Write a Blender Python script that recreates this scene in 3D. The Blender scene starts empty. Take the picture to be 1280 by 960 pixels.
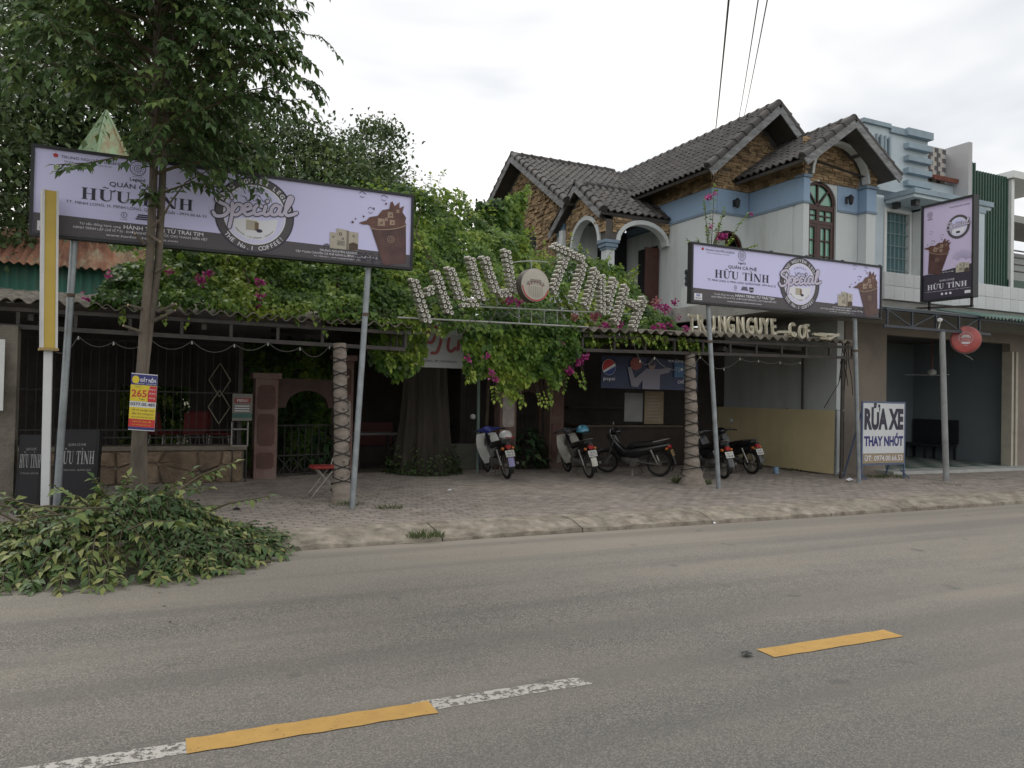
import bpy, math, random
import numpy as np
from mathutils import Vector, Matrix, noise

# ------------------------------------------------------------------ camera, sky, sun, exposure
scene = bpy.context.scene
COL = scene.collection
R = math.radians
YAW, PITCH, ROLL, EYE = R(25), R(0.9), R(1.2), 1.65
fwd = Vector((math.sin(YAW)*math.cos(PITCH), math.cos(YAW)*math.cos(PITCH), math.sin(PITCH)))
rt0 = Vector((math.cos(YAW), -math.sin(YAW), 0)); up0 = rt0.cross(fwd)
rgt = rt0*math.cos(ROLL) + up0*math.sin(ROLL); upv = rgt.cross(fwd)
cd = bpy.data.cameras.new('camera'); cam = bpy.data.objects.new('camera', cd); COL.objects.link(cam)
cd.sensor_width = 36; cd.lens = 961/1280*36; cd.clip_end = 2000; cd.clip_start = 0.05
cam.matrix_world = Matrix(((rgt.x, upv.x, -fwd.x, 0), (rgt.y, upv.y, -fwd.y, 0), (rgt.z, upv.z, -fwd.z, EYE), (0, 0, 0, 1)))
scene.camera = cam

SUN_EL, SUN_AZ = R(52), R(-20)      # azimuth from +Y towards +X: high, behind the houses, veiled by cloud
world = bpy.data.worlds.new('World'); scene.world = world; world.use_nodes = True
nt = world.node_tree; nt.nodes.clear()
def wn(t, **k):
    n = nt.nodes.new(t)
    for a, b in k.items(): setattr(n, a, b)
    return n
sky = wn('ShaderNodeTexSky', sky_type='NISHITA', sun_disc=False, sun_elevation=SUN_EL, sun_rotation=SUN_AZ)
tc = wn('ShaderNodeTexCoord'); mp = wn('ShaderNodeMapping'); mp.inputs['Scale'].default_value = (1, 1, 2.2)
nz = wn('ShaderNodeTexNoise'); nz.inputs['Scale'].default_value = 1.9; nz.inputs['Detail'].default_value = 4; nz.inputs['Roughness'].default_value = .5; nz.inputs['Distortion'].default_value = .6
rp = wn('ShaderNodeValToRGB'); e = rp.color_ramp.elements
e[0].position = .38; e[0].color = (.50, .515, .53, 1); e[1].position = .68; e[1].color = (.88, .85, .79, 1)
mid = rp.color_ramp.elements.new(.51); mid.color = (.655, .65, .645, 1)
sc_ = wn('ShaderNodeVectorMath', operation='SCALE'); sc_.inputs['Scale'].default_value = .1
mx = wn('ShaderNodeMix', data_type='RGBA'); mx.inputs[0].default_value = .93
bg = wn('ShaderNodeBackground'); bg.inputs[1].default_value = .98; out = wn('ShaderNodeOutputWorld')
L = nt.links.new
L(tc.outputs['Generated'], mp.inputs[0]); L(mp.outputs[0], nz.inputs['Vector']); L(nz.outputs[0], rp.inputs[0])
L(sky.outputs[0], sc_.inputs[0]); L(sc_.outputs[0], mx.inputs[6]); L(rp.outputs[0], mx.inputs[7]); L(mx.outputs[2], bg.inputs[0]); L(bg.outputs[0], out.inputs[0])
sl = bpy.data.lights.new('sun', 'SUN'); sl.energy = .6; sl.angle = R(25); sl.color = (1, .96, .9)
so = bpy.data.objects.new('sun', sl); COL.objects.link(so)
sd = Vector((math.sin(SUN_AZ)*math.cos(SUN_EL), math.cos(SUN_AZ)*math.cos(SUN_EL), math.sin(SUN_EL)))
so.rotation_euler = sd.to_track_quat('Z', 'Y').to_euler(); so.location = (0, 0, 30)
vs = scene.view_settings; vs.view_transform = 'Standard'; vs.look = 'None'; vs.gamma = 1; vs.use_curve_mapping = False; vs.exposure = 0.74
cy = scene.cycles; cy.use_denoising = True; cy.max_bounces = 6; cy.diffuse_bounces = 4; cy.glossy_bounces = 3; cy.transmission_bounces = 4; cy.transparent_max_bounces = 6
cy.caustics_reflective = False; cy.caustics_refractive = False

# ------------------------------------------------------------------ helpers
rng = np.random.default_rng(7); rnd = random.Random(11)
def ray(x, y): return fwd + rgt*((x-640)/961) + upv*((480-y)/961)
def at(x, y, Y):                       # point of the plane Y seen in the photograph at x, y
    d = ray(x, y); return Vector((0, 0, EYE)) + d*(Y/d.y)
def atz(x, y, z=0.):
    d = ray(x, y); return Vector((0, 0, EYE)) + d*((z-EYE)/d.z)
def atx(x, y, X):
    d = ray(x, y); return Vector((0, 0, EYE)) + d*(X/d.x)
def depth(p): return (Vector(p)-Vector((0, 0, EYE))).dot(fwd)
def col(h):                            # display hex -> linear
    h = h.lstrip('#'); v = [int(h[i:i+2], 16)/255 for i in (0, 2, 4)]
    return tuple(c/12.92 if c <= .04045 else ((c+.055)/1.055)**2.4 for c in v)
MATS = {}
def M(name, c=None, rough=.6, var=.15, scale=4, bump=0., bscale=60, metal=0., c2=None, dirt=None, dscale=1.5, damt=.5, spec=.5, stretch=(1, 1, 1), coat=0, island=0):
    """procedural material: base colour varied by noise, optional blotches of dirt, optional relief"""
    if name in MATS: return MATS[name]
    m = bpy.data.materials.new(name); m.use_nodes = True; t = m.node_tree; n = t.nodes; l = t.links.new
    b = n['Principled BSDF']; b.inputs['Roughness'].default_value = rough; b.inputs['Metallic'].default_value = metal
    b.inputs['Specular IOR Level'].default_value = spec
    if coat: b.inputs['Coat Weight'].default_value = coat; b.inputs['Coat Roughness'].default_value = .15
    c = col(c) if isinstance(c, str) else c
    c2 = (col(c2) if isinstance(c2, str) else c2) if c2 else None
    tcn = n.new('ShaderNodeTexCoord'); mpn = n.new('ShaderNodeMapping'); mpn.inputs['Scale'].default_value = stretch; l(tcn.outputs['Object'], mpn.inputs[0])
    nz = n.new('ShaderNodeTexNoise'); nz.inputs['Scale'].default_value = scale; nz.inputs['Detail'].default_value = 6; nz.inputs['Roughness'].default_value = .6
    l(mpn.outputs[0], nz.inputs['Vector'])
    r = n.new('ShaderNodeValToRGB'); a = r.color_ramp.elements
    lo = [x*(1-var) for x in c]; hi = [min(1, x*(1+var)) for x in (c2 or c)]
    a[0].position = .3; a[0].color = (*lo, 1); a[1].position = .7; a[1].color = (*hi, 1)
    l(nz.outputs[0], r.inputs[0]); src = r.outputs[0]
    if dirt:
        dz = n.new('ShaderNodeTexNoise'); dz.inputs['Scale'].default_value = dscale; dz.inputs['Detail'].default_value = 8; dz.inputs['Roughness'].default_value = .7
        l(mpn.outputs[0], dz.inputs['Vector'])
        dr = n.new('ShaderNodeMapRange'); dr.inputs[1].default_value = .48; dr.inputs[2].default_value = .68; dr.inputs[4].default_value = damt
        l(dz.outputs[0], dr.inputs[0]); mx = n.new('ShaderNodeMix'); mx.data_type = 'RGBA'
        l(dr.outputs[0], mx.inputs[0]); l(src, mx.inputs[6]); d = col(dirt) if isinstance(dirt, str) else dirt; mx.inputs[7].default_value = (*d, 1); src = mx.outputs[2]
    if island:
        g = n.new('ShaderNodeNewGeometry'); oi = n.new('ShaderNodeObjectInfo'); ad = n.new('ShaderNodeMath'); ad.operation = 'ADD'
        l(g.outputs['Random Per Island'], ad.inputs[0]); l(oi.outputs['Random'], ad.inputs[1]); fr = n.new('ShaderNodeMath'); fr.operation = 'FRACT'; l(ad.outputs[0], fr.inputs[0])
        mr = n.new('ShaderNodeMapRange'); mr.inputs[3].default_value = 1-island; mr.inputs[4].default_value = 1+island; l(fr.outputs[0], mr.inputs[0])
        hs = n.new('ShaderNodeHueSaturation'); l(mr.outputs[0], hs.inputs['Value']); l(src, hs.inputs['Color']); src = hs.outputs[0]
    l(src, b.inputs['Base Color'])
    if bump:
        bz = n.new('ShaderNodeTexNoise'); bz.inputs['Scale'].default_value = bscale; bz.inputs['Detail'].default_value = 5; l(mpn.outputs[0], bz.inputs['Vector'])
        bp = n.new('ShaderNodeBump'); bp.inputs['Strength'].default_value = min(1, bump); bp.inputs['Distance'].default_value = .02
        l(bz.outputs[0], bp.inputs['Height']); l(bp.outputs[0], b.inputs['Normal'])
    MATS[name] = m; return m
def leafmat(name, ramp, trans=.25, rough=.45):
    """foliage: colour from the per-leaf value stored in the attribute 'tint', with light passing through the blade"""
    if name in MATS: return MATS[name]
    m = bpy.data.materials.new(name); m.use_nodes = True; t = m.node_tree; n = t.nodes; l = t.links.new
    b = n['Principled BSDF']; b.inputs['Roughness'].default_value = rough; b.inputs['Specular IOR Level'].default_value = .35
    a = n.new('ShaderNodeAttribute'); a.attribute_name = 'tint'
    r = n.new('ShaderNodeValToRGB'); els = r.color_ramp.elements
    while len(els) < len(ramp): els.new(.5)
    for q, (p, c) in zip(els, ramp): q.position = p; q.color = (*c, 1)
    l(a.outputs['Fac'], r.inputs[0]); l(r.outputs[0], b.inputs['Base Color'])
    tr = n.new('ShaderNodeBsdfTranslucent'); l(r.outputs[0], tr.inputs[0]); ms = n.new('ShaderNodeMixShader'); ms.inputs[0].default_value = trans
    l(b.outputs[0], ms.inputs[1]); l(tr.outputs[0], ms.inputs[2]); l(ms.outputs[0], n['Material Output'].inputs[0])
    MATS[name] = m; return m
def glassmat(name, c, rough=.08):
    if name in MATS: return MATS[name]
    m = M(name, c, rough=rough, var=.1, scale=2, spec=.8); return m

OFF = {}
def root_of(o):
    while o.parent: o = o.parent
    return o
def off(parent): return OFF.get(root_of(parent).name, Vector((0, 0, 0))) if parent else Vector((0, 0, 0))
def tag(o, label=None, cat=None, group=None, kind=None):
    if label: o['label'] = label
    if cat: o['category'] = cat
    if group: o['group'] = group
    if kind: o['kind'] = kind
    return o
def thing(name, label, cat, loc=(0, 0, 0), group=None):
    o = bpy.data.objects.new(name, None); o.empty_display_size = .1; COL.objects.link(o); o.location = loc; OFF[o.name] = Vector(loc)
    return tag(o, label, cat, group)
def copy_tree(o, parent=None):
    c = o.copy(); COL.objects.link(c); c.parent = parent
    for ch in list(o.children): copy_tree(ch, c)
    return c
def piece(name, me, parent, mw):
    """one instance of a shared mesh at world matrix mw, under parent"""
    o = bpy.data.objects.new(name, me); COL.objects.link(o); o.parent = parent
    o.matrix_local = Matrix.Translation(-off(parent)) @ mw
    return o
class MB:
    def __init__(s): s.v = []; s.f = []; s.sm = False
    def add(s, vs, fs):
        k = len(s.v); s.v += [tuple(v) for v in vs]; s.f += [tuple(i+k for i in f) for f in fs]; return s
    def box(s, x0, x1, y0, y1, z0, z1):
        return s.add([(x0, y0, z0), (x1, y0, z0), (x1, y1, z0), (x0, y1, z0), (x0, y0, z1), (x1, y0, z1), (x1, y1, z1), (x0, y1, z1)],
                     [(0, 3, 2, 1), (4, 5, 6, 7), (0, 1, 5, 4), (1, 2, 6, 5), (2, 3, 7, 6), (3, 0, 4, 7)])
    def obox(s, c, ax, ay, az):        # centre and three half-axis vectors
        c, ax, ay, az = map(Vector, (c, ax, ay, az)); vs = []
        for k in (-1, 1):
            for i, j in ((-1, -1), (1, -1), (1, 1), (-1, 1)): vs.append(c+ax*i+ay*j+az*k)
        return s.add(vs, [(0, 3, 2, 1), (4, 5, 6, 7), (0, 1, 5, 4), (1, 2, 6, 5), (2, 3, 7, 6), (3, 0, 4, 7)])
    def bar(s, a, b, w, h=None, up=(0, 0, 1)):
        a, b = Vector(a), Vector(b); d = b-a; h = h or w; u = Vector(up); sd_ = d.cross(u)
        if sd_.length < 1e-6: sd_ = d.cross(Vector((0, 1, 0)))
        sd_.normalize(); u = sd_.cross(d).normalized()
        return s.obox((a+b)/2, d/2, sd_*w/2, u*h/2)
    def tube(s, path, r, n=8, cap=True):
        P = [Vector(p) for p in path]; rs = r if isinstance(r, (list, tuple)) else [r]*len(P); vs = []; fs = []
        t = (P[1]-P[0]).normalized(); u = t.orthogonal().normalized()
        for i, p in enumerate(P):
            t = (P[min(i+1, len(P)-1)]-P[max(i-1, 0)])
            t = t.normalized() if t.length > 1e-9 else Vector((0, 0, 1))
            u = (u-t*u.dot(t)); u = u.normalized() if u.length > 1e-6 else t.orthogonal().normalized(); w = t.cross(u)
            for k in range(n):
                a = 2*math.pi*k/n; vs.append(p+(u*math.cos(a)+w*math.sin(a))*rs[i])
        for i in range(len(P)-1):
            for k in range(n):
                k2 = (k+1) % n; fs.append((i*n+k, i*n+k2, (i+1)*n+k2, (i+1)*n+k))
        if cap: fs.append(tuple(range(n))[::-1]); fs.append(tuple((len(P)-1)*n+k for k in range(n)))
        s.sm = True
        return s.add(vs, fs)
    def lathe(s, prof, c, axis=(0, 0, 1), n=20, cap=True):
        c = Vector(c); a = Vector(axis).normalized(); u = a.orthogonal().normalized(); w = a.cross(u); vs = []; fs = []
        for r, h in prof:
            for k in range(n):
                q = 2*math.pi*k/n; vs.append(c+a*h+(u*math.cos(q)+w*math.sin(q))*r)
        for i in range(len(prof)-1):
            for k in range(n):
                k2 = (k+1) % n; fs.append((i*n+k, i*n+k2, (i+1)*n+k2, (i+1)*n+k))
        if cap: fs.append(tuple(range(n))[::-1]); fs.append(tuple((len(prof)-1)*n+k for k in range(n)))
        s.sm = True
        return s.add(vs, fs)
    def prism(s, pts, d):              # polygon of 3-D points pushed by vector d
        d = Vector(d); n = len(pts); P = [Vector(p) for p in pts]
        return s.add(P+[p+d for p in P], [tuple(range(n))[::-1], tuple(range(n, 2*n))]+[(i, (i+1) % n, n+(i+1) % n, n+i) for i in range(n)])
    def loft(s, secs, n=14, e=1.0, cap=True):   # sections (x, y, z, ry, rz) of rounded outline across X
        vs = []; fs = []
        for x, y, z, ry, rz in secs:
            for k in range(n):
                a = 2*math.pi*k/n; ca, sa = math.cos(a), math.sin(a)
                vs.append((x, y+ry*math.copysign(abs(ca)**e, ca), z+rz*math.copysign(abs(sa)**e, sa)))
        for i in range(len(secs)-1):
            for k in range(n):
                k2 = (k+1) % n; fs.append((i*n+k, i*n+k2, (i+1)*n+k2, (i+1)*n+k))
        if cap: fs.append(tuple(range(n))[::-1]); fs.append(tuple((len(secs)-1)*n+k for k in range(n)))
        s.sm = True
        return s.add(vs, fs)
    def grid(s, fn, nu, nv, thick=None):
        vs = [Vector(fn(i/nu, j/nv)) for j in range(nv+1) for i in range(nu+1)]
        fs = [(j*(nu+1)+i, j*(nu+1)+i+1, (j+1)*(nu+1)+i+1, (j+1)*(nu+1)+i) for j in range(nv) for i in range(nu)]
        if thick is not None:
            t = Vector(thick); k = len(vs); vs2 = [v+t for v in vs]; fs2 = [tuple(i+k for i in f[::-1]) for f in fs]
            rim = [j*(nu+1) for j in range(nv+1)]; W = nu+1
            edge = [i for i in range(W)] + [j*W+nu for j in range(1, nv+1)] + [nv*W+i for i in range(nu-1, -1, -1)] + [j*W for j in range(nv-1, 0, -1)]
            fs3 = [(edge[q], edge[(q+1) % len(edge)], edge[(q+1) % len(edge)]+k, edge[q]+k) for q in range(len(edge))]
            vs += vs2; fs = fs+fs2+[f[::-1] for f in fs3]
        return s.add(vs, fs)
    def torus(s, c, axis, Rr, r, n=24, m=8, a0=0, a1=2*math.pi):
        c = Vector(c); a = Vector(axis).normalized(); u = a.orthogonal().normalized() if abs(a.y) < .9 else Vector((1, 0, 0)); w = a.cross(u)
        vs = []; fs = []; full = abs(a1-a0-2*math.pi) < 1e-6; N = n if full else n+1
        for i in range(N):
            q = a0+(a1-a0)*i/n; d = u*math.cos(q)+w*math.sin(q)
            for j in range(m):
                p = 2*math.pi*j/m; vs.append(c+d*(Rr+r*math.cos(p))+a*(r*math.sin(p)))
        for i in range(n):
            i2 = (i+1) % N
            for j in range(m):
                j2 = (j+1) % m; fs.append((i*m+j, i2*m+j, i2*m+j2, i*m+j2))
        s.sm = True
        return s.add(vs, fs)
    def mesh(s, name, mat, o=Vector((0, 0, 0)), smooth=None):
        me = bpy.data.meshes.new(name); me.from_pydata([(x-o[0], y-o[1], z-o[2]) for x, y, z in s.v], [], s.f)
        if mat: me.materials.append(mat)
        if (s.sm if smooth is None else smooth):
            me.shade_smooth()
            try: me.set_sharp_from_angle(angle=R(40))
            except Exception: pass
        me.update(); return me
    def build(s, name, mat, parent=None, smooth=None):
        o = bpy.data.objects.new(name, s.mesh(name, mat, off(parent), smooth)); COL.objects.link(o); o.parent = parent
        return o
def struct(name, mb, mat, parent=None):
    o = mb.build(name, mat, parent)
    if not parent: o['kind'] = 'structure'
    return o
def bevel_box_mesh(name, lx, ly, lz, b, mat):
    """box with chamfered top edges, centred in x, y; from z=-lz to 0"""
    x, y = lx/2, ly/2; mb = MB()
    vs = [(-x, -y, -lz), (x, -y, -lz), (x, y, -lz), (-x, y, -lz), (-x, -y, -b), (x, -y, -b), (x, y, -b), (-x, y, -b), (-x+b, -y+b, 0), (x-b, -y+b, 0), (x-b, y-b, 0), (-x+b, y-b, 0)]
    fs = [(8, 9, 10, 11)]+[(i, (i+1) % 4, 4+(i+1) % 4, 4+i) for i in range(4)]+[(4+i, 4+(i+1) % 4, 8+(i+1) % 4, 8+i) for i in range(4)]
    return mb.add(vs, fs).mesh(name, mat)

# ---- leaves
def leaf_object(name, P, D, U, Ln, Wd, tint, mat, parent=None, curl=.15, shape=.42):
    """many blades in one mesh: base P, direction D, face normal U, length, width; each blade is folded along its midrib"""
    P, D, U = (np.asarray(a, float) for a in (P, D, U)); n = len(P)
    D = D/np.linalg.norm(D, axis=1, keepdims=True); S = np.cross(D, U); S /= (np.linalg.norm(S, axis=1, keepdims=True)+1e-9); U = np.cross(S, D)
    Ln = np.broadcast_to(np.asarray(Ln, float), (n,))[:, None]; Wd = np.broadcast_to(np.asarray(Wd, float), (n,))[:, None]
    o = off(parent); P = P-np.array([o.x, o.y, o.z])
    V = np.empty((n, 5, 3)); V[:, 0] = P; V[:, 1] = P+D*Ln*shape-S*Wd*.5+U*Wd*.18; V[:, 2] = P+D*Ln*(shape+.04); V[:, 3] = P+D*Ln*shape+S*Wd*.5+U*Wd*.18
    V[:, 4] = P+D*Ln-U*Ln*curl
    T = np.array([[0, 2, 1], [0, 3, 2], [1, 2, 4], [2, 3, 4]])
    idx = (np.arange(n)[:, None, None]*5+T[None]).reshape(-1)
    me = bpy.data.meshes.new(name); me.vertices.add(n*5); me.vertices.foreach_set('co', V.reshape(-1)); nf = n*4
    me.loops.add(nf*3); me.loops.foreach_set('vertex_index', idx.astype(np.int32)); me.polygons.add(nf)
    me.polygons.foreach_set('loop_start', np.arange(0, nf*3, 3, dtype=np.int32))
    try: me.polygons.foreach_set('loop_total', np.full(nf, 3, np.int32))
    except Exception: pass
    a = me.attributes.new('tint', 'FLOAT', 'POINT'); a.data.foreach_set('value', np.repeat(np.clip(tint, 0, 1), 5).astype(np.float32))
    me.materials.append(mat); me.update(calc_edges=True); me.validate()
    ob = bpy.data.objects.new(name, me); COL.objects.link(ob); ob.parent = parent; return ob
def unit(n): v = rng.normal(size=(n, 3)); return v/np.linalg.norm(v, axis=1, keepdims=True)
def nz3(P, f): return np.array([noise.noise(Vector(p)*f) for p in P])

# ---- lettering
GL = {}
def glyphs(body, bold=0., shear=0., space=1.):
    k = (body, bold, shear, space)
    if k not in GL:
        c = bpy.data.curves.new('g', 'FONT'); c.body = body; c.offset = bold; c.shear = shear; c.resolution_u = 2; c.space_character = space
        o = bpy.data.objects.new('g', c); COL.objects.link(o); dg = bpy.context.evaluated_depsgraph_get(); dg.update()
        me = bpy.data.meshes.new_from_object(o.evaluated_get(dg))
        v = np.array([(q.co.x, q.co.y) for q in me.vertices]).reshape(-1, 2); f = [tuple(p.vertices) for p in me.polygons]
        bpy.data.objects.remove(o); bpy.data.curves.remove(c); bpy.data.meshes.remove(me); GL[k] = (v, f)
    return GL[k]
class Print:
    """flat printing on a panel: a 2-D drawing board with origin o, right r, up u, outward normal n (metres)"""
    def __init__(s, o, r, u, n=None):
        s.o, s.r, s.u = Vector(o), Vector(r).normalized(), Vector(u).normalized(); s.n = Vector(n) if n else s.r.cross(s.u); s.m = {}; s.c = 0; s.hold = False
    def key(s):
        if not s.hold: s.c += 1
        return s.c
    def p(s, x, y, k): return s.o+s.r*x+s.u*y+s.n*(.0015*k)
    def poly(s, name, mat, pts, k=1):
        if name == 'band_print': s.c += 1
        mb = s.m.setdefault((name, mat, s.c if name == 'band_print' else 0), MB()); mb.add([s.p(x, y, k) for x, y in pts], [tuple(range(len(pts)))]); return s
    def rect(s, name, mat, x0, y0, x1, y1, k=1): return s.poly(name, mat, [(x0, y0), (x1, y0), (x1, y1), (x0, y1)], k)
    def disc(s, name, mat, x, y, rx, ry=None, k=1, n=40): ry = ry or rx; return s.poly(name, mat, [(x+rx*math.cos(2*math.pi*i/n), y+ry*math.sin(2*math.pi*i/n)) for i in range(n)], k)
    def ring(s, name, mat, x, y, r0, r1, k=1, n=48, a0=0, a1=360, sy=1):
        mb = s.m.setdefault((name, mat), MB()); vs = []; 
        for i in range(n+1):
            a = R(a0+(a1-a0)*i/n)
            for r_ in (r0, r1): vs.append(s.p(x+r_*math.cos(a), y+r_*sy*math.sin(a), k))
        mb.add(vs, [(2*i, 2*i+1, 2*i+3, 2*i+2) for i in range(n)]); return s
    def text(s, name, mat, body, x, y, h, w=None, align='C', bold=0., shear=0., k=1, rot=0., space=1.):
        """h = capital height; w = total width the line is fitted to"""
        v, f = glyphs(body, bold, shear, space)
        if not len(v): return s
        sc = h/.69; x0, x1 = v[:, 0].min(), v[:, 0].max(); sx = sc if w is None else w/(x1-x0); W = (x1-x0)*sx
        ox = x-{'C': W/2, 'L': 0, 'R': W}[align]; ca, sa = math.cos(rot), math.sin(rot); vs = []
        for a, b in v:
            px, py = ox+(a-x0)*sx-x, b*sc; vs.append(s.p(x+px*ca-py*sa, y+px*sa+py*ca, k))
        if h < .08 or s.hold or len(body) < 2:
            s.m.setdefault((name, mat, s.key()), MB()).add(vs, f); return s
        par = list(range(len(v)))                       # large lettering: every letter (with its accents) a mesh of its own
        def find(i):
            while par[i] != i: par[i] = par[par[i]]; i = par[i]
            return i
        for q in f:
            for i in q[1:]: par[find(i)] = find(q[0])
        isl = {}
        for q in f: isl.setdefault(find(q[0]), []).append(q)
        gr = []
        for fs in sorted(isl.values(), key=lambda fs: -max(v[i][1] for q in fs for i in q)+min(v[i][1] for q in fs for i in q)):
            a0 = min(v[i][0] for q in fs for i in q); a1 = max(v[i][0] for q in fs for i in q)
            for g in gr:
                if min(a1, g[1])-max(a0, g[0]) > .4*(a1-a0): g[2] += fs; break
            else: gr.append([a0, a1, list(fs)])
        for g in sorted(gr, key=lambda g: g[0]):
            ids = sorted({i for q in g[2] for i in q}); mp_ = {i: j for j, i in enumerate(ids)}
            s.m.setdefault(('letter', mat, s.key()), MB()).add([vs[i] for i in ids], [tuple(mp_[i] for i in q) for q in g[2]])
        return s
    def arc_text(s, name, mat, body, x, y, r, a_mid, span, h, k=1, bold=.01, inside=False):
        n = len(body); s.c += 1; s.hold = True
        for i, ch in enumerate(body):
            if ch == ' ': continue
            t = (i/(n-1)-.5)*span; a = a_mid-t if not inside else a_mid+t
            q = R(a); rr = r if not inside else r+h
            s.text(name, mat, ch, x+rr*math.cos(q), y+rr*math.sin(q), h, align='C', bold=bold, k=k, rot=q-math.pi/2 if not inside else q+math.pi/2)
        s.hold = False; return s
    def stroke(s, name, mat, pts, w, k=1, smooth=6, taper=False):
        P = [Vector((a, b)) for a, b in pts]
        if smooth and len(P) > 2:
            Q = []; E = [P[0]]+P+[P[-1]]
            for i in range(1, len(E)-2):
                for j in range(smooth):
                    t = j/smooth; a, b, c, d = E[i-1:i+3]
                    Q.append(.5*((2*b)+(c-a)*t+(2*a-5*b+4*c-d)*t*t+(3*b-a-3*c+d)*t**3))
            P = Q+[P[-1]]
        mb = s.m.setdefault((name, mat), MB()); vs = []; n = len(P)
        for i, q in enumerate(P):
            t = (P[min(i+1, n-1)]-P[max(i-1, 0)]); t = t.normalized() if t.length > 1e-9 else Vector((1, 0)); nn = Vector((-t.y, t.x))*w/2
            if taper: nn = nn*(.35+.65*math.sin(math.pi*min(1, max(0, (i+.5)/n))))
            kk = k+.6*i/n
            vs += [s.p(q.x+nn.x, q.y+nn.y, kk), s.p(q.x-nn.x, q.y-nn.y, kk)]
        mb.add(vs, [(2*i+1, 2*i+3, 2*i+2, 2*i) for i in range(n-1)])
        for q, kk in ((P[0], k-.02), (P[-1], k+.62)):     # round ends
            if not taper: mb.add([s.p(q.x+w/2*math.cos(a*.7854), q.y+w/2*math.sin(a*.7854), kk) for a in range(8)], [tuple(range(8))])
        return s
    def serif(s, name, mat, word, x, y, h, w, k=1):
        """heavy high-contrast serif capitals, fitted to width w and centred on x"""
        adv = {'H': .86, 'U': .80, 'Ữ': .86, 'T': .74, 'I': .42, 'Ì': .42, 'N': .88, ' ': .34}; tot = sum(adv[c] for c in word); sx = w/tot; cx = x-w/2
        def q(pts): s.m.setdefault(('letter', mat, s.c), MB()).add([s.p(cx+a*sx, y+b*h, k) for a, b in pts], [tuple(range(len(pts)))])
        def rc(a, b, c, d): q([(a, b), (c, b), (c, d), (a, d)])
        T, t, sf = .17, .055, .05
        for ch in word:
            s.c += 1; b = {'Ữ': 'U', 'Ì': 'I'}.get(ch, ch)
            def stem(a, wd, up=True, dn=True):
                rc(a, sf if dn else 0, a+wd, 1-sf if up else 1)
                if up: rc(a-.07, 1-sf, a+wd+.07, 1)
                if dn: rc(a-.07, 0, a+wd+.07, sf)
            if b == 'H': stem(.12, T); stem(.55, T); rc(.12+T, .48, .55, .48+t)
            elif b == 'I': stem(.125, T)
            elif b == 'T': stem(.285, T, up=False); rc(.03, 1-t, .285, 1); rc(.285+T, 1-t, .71, 1); rc(.03, .72, .03+t, 1-t); rc(.71-t, .72, .71, 1-t)
            elif b == 'N': stem(.12, t, up=False); stem(.70, t, dn=False); q([(.05, 1), (.27, 1), (.70+t, 0), (.70-.13, 0)][::-1])
            elif b == 'U':
                rc(.10, .3, .10+T, 1-sf); rc(.03, 1-sf, .10+T+.07, 1); rc(.60, .3, .60+t, 1-sf); rc(.54, 1-sf, .72, 1)
                n = 10; ov = []; iv = []
                for i in range(n+1):
                    a = math.pi+math.pi*i/n; ov.append((.3775+.2775*math.cos(a), .3+.3*math.sin(a))); iv.append((.435+.165*math.cos(a), .3+.22*math.sin(a)))
                for i in range(n): q([ov[i], ov[i+1], iv[i+1], iv[i]])
            if ch == 'Ữ':
                q([(.60+t, .86), (.74, .98), (.84, 1.12), (.86, .98), (.76, .86)]); q([(.22, 1.12), (.22, 1.2), (.32, 1.26), (.42, 1.18), (.5, 1.2), (.5, 1.12), (.42, 1.1), (.32, 1.18)])
            if ch == 'Ì': q([(.08, 1.25), (.2, 1.25), (.28, 1.08), (.22, 1.08)])
            cx += adv[ch]*sx
        return s
    def flush(s, parent):
        for k, mb in s.m.items(): mb.build(k[0], k[1], parent)
def arch_wall(mb, fn, u0, u1, z0, z1, a0, a1, zb, zs, n=14, rise=None):
    """panel u0..u1 by z0..z1 pierced by an opening a0..a1 from zb up to a round head springing at zs; fn(u, z, side) -> point"""
    c = (a0+a1)/2; r = (a1-a0)/2; rise = rise or r; arc = [(c-r*math.cos(math.pi*i/n), zs+rise*math.sin(math.pi*i/n)) for i in range(n+1)]
    polys = [[(u0, z0), (a0, z0), (a0, zs), (u0, zs)], [(a1, z0), (u1, z0), (u1, zs), (a1, zs)]]
    if zb > z0: polys.append([(a0, z0), (a1, z0), (a1, zb), (a0, zb)])
    zt = (lambda u: z1(u)) if callable(z1) else (lambda u: z1)
    polys.append([(u0, zs), (a0, zs), (a0, zt(a0)), (u0, zt(u0))]); polys.append([(a1, zs), (u1, zs), (u1, zt(u1)), (a1, zt(a1))])
    for i in range(n): polys.append([arc[i], arc[i+1], (arc[i+1][0], zt(arc[i+1][0])), (arc[i][0], zt(arc[i][0]))])
    for pl in polys:
        pl = [p for j, p in enumerate(pl) if p != pl[j-1]]
        if len(pl) < 3: continue
        k = len(pl); mb.add([fn(u, z, 0) for u, z in pl]+[fn(u, z, 1) for u, z in pl], [tuple(range(k)), tuple(range(k, 2*k))[::-1]])
    ed = [(a0, zb)]+arc+[(a1, zb)]
    for i in range(len(ed)-1):
        (p, q), (s_, t_) = ed[i], ed[i+1]; mb.add([fn(p, q, 0), fn(s_, t_, 0), fn(s_, t_, 1), fn(p, q, 1)], [(0, 1, 2, 3)])
    for (p, q), (s_, t_) in (((u0, z0), (u0, zt(u0))), ((u1, z0), (u1, zt(u1))), ((u0, zt(u0)), (u1, zt(u1)))):
        mb.add([fn(p, q, 0), fn(s_, t_, 0), fn(s_, t_, 1), fn(p, q, 1)], [(0, 1, 2, 3)])
    return arc

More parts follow.
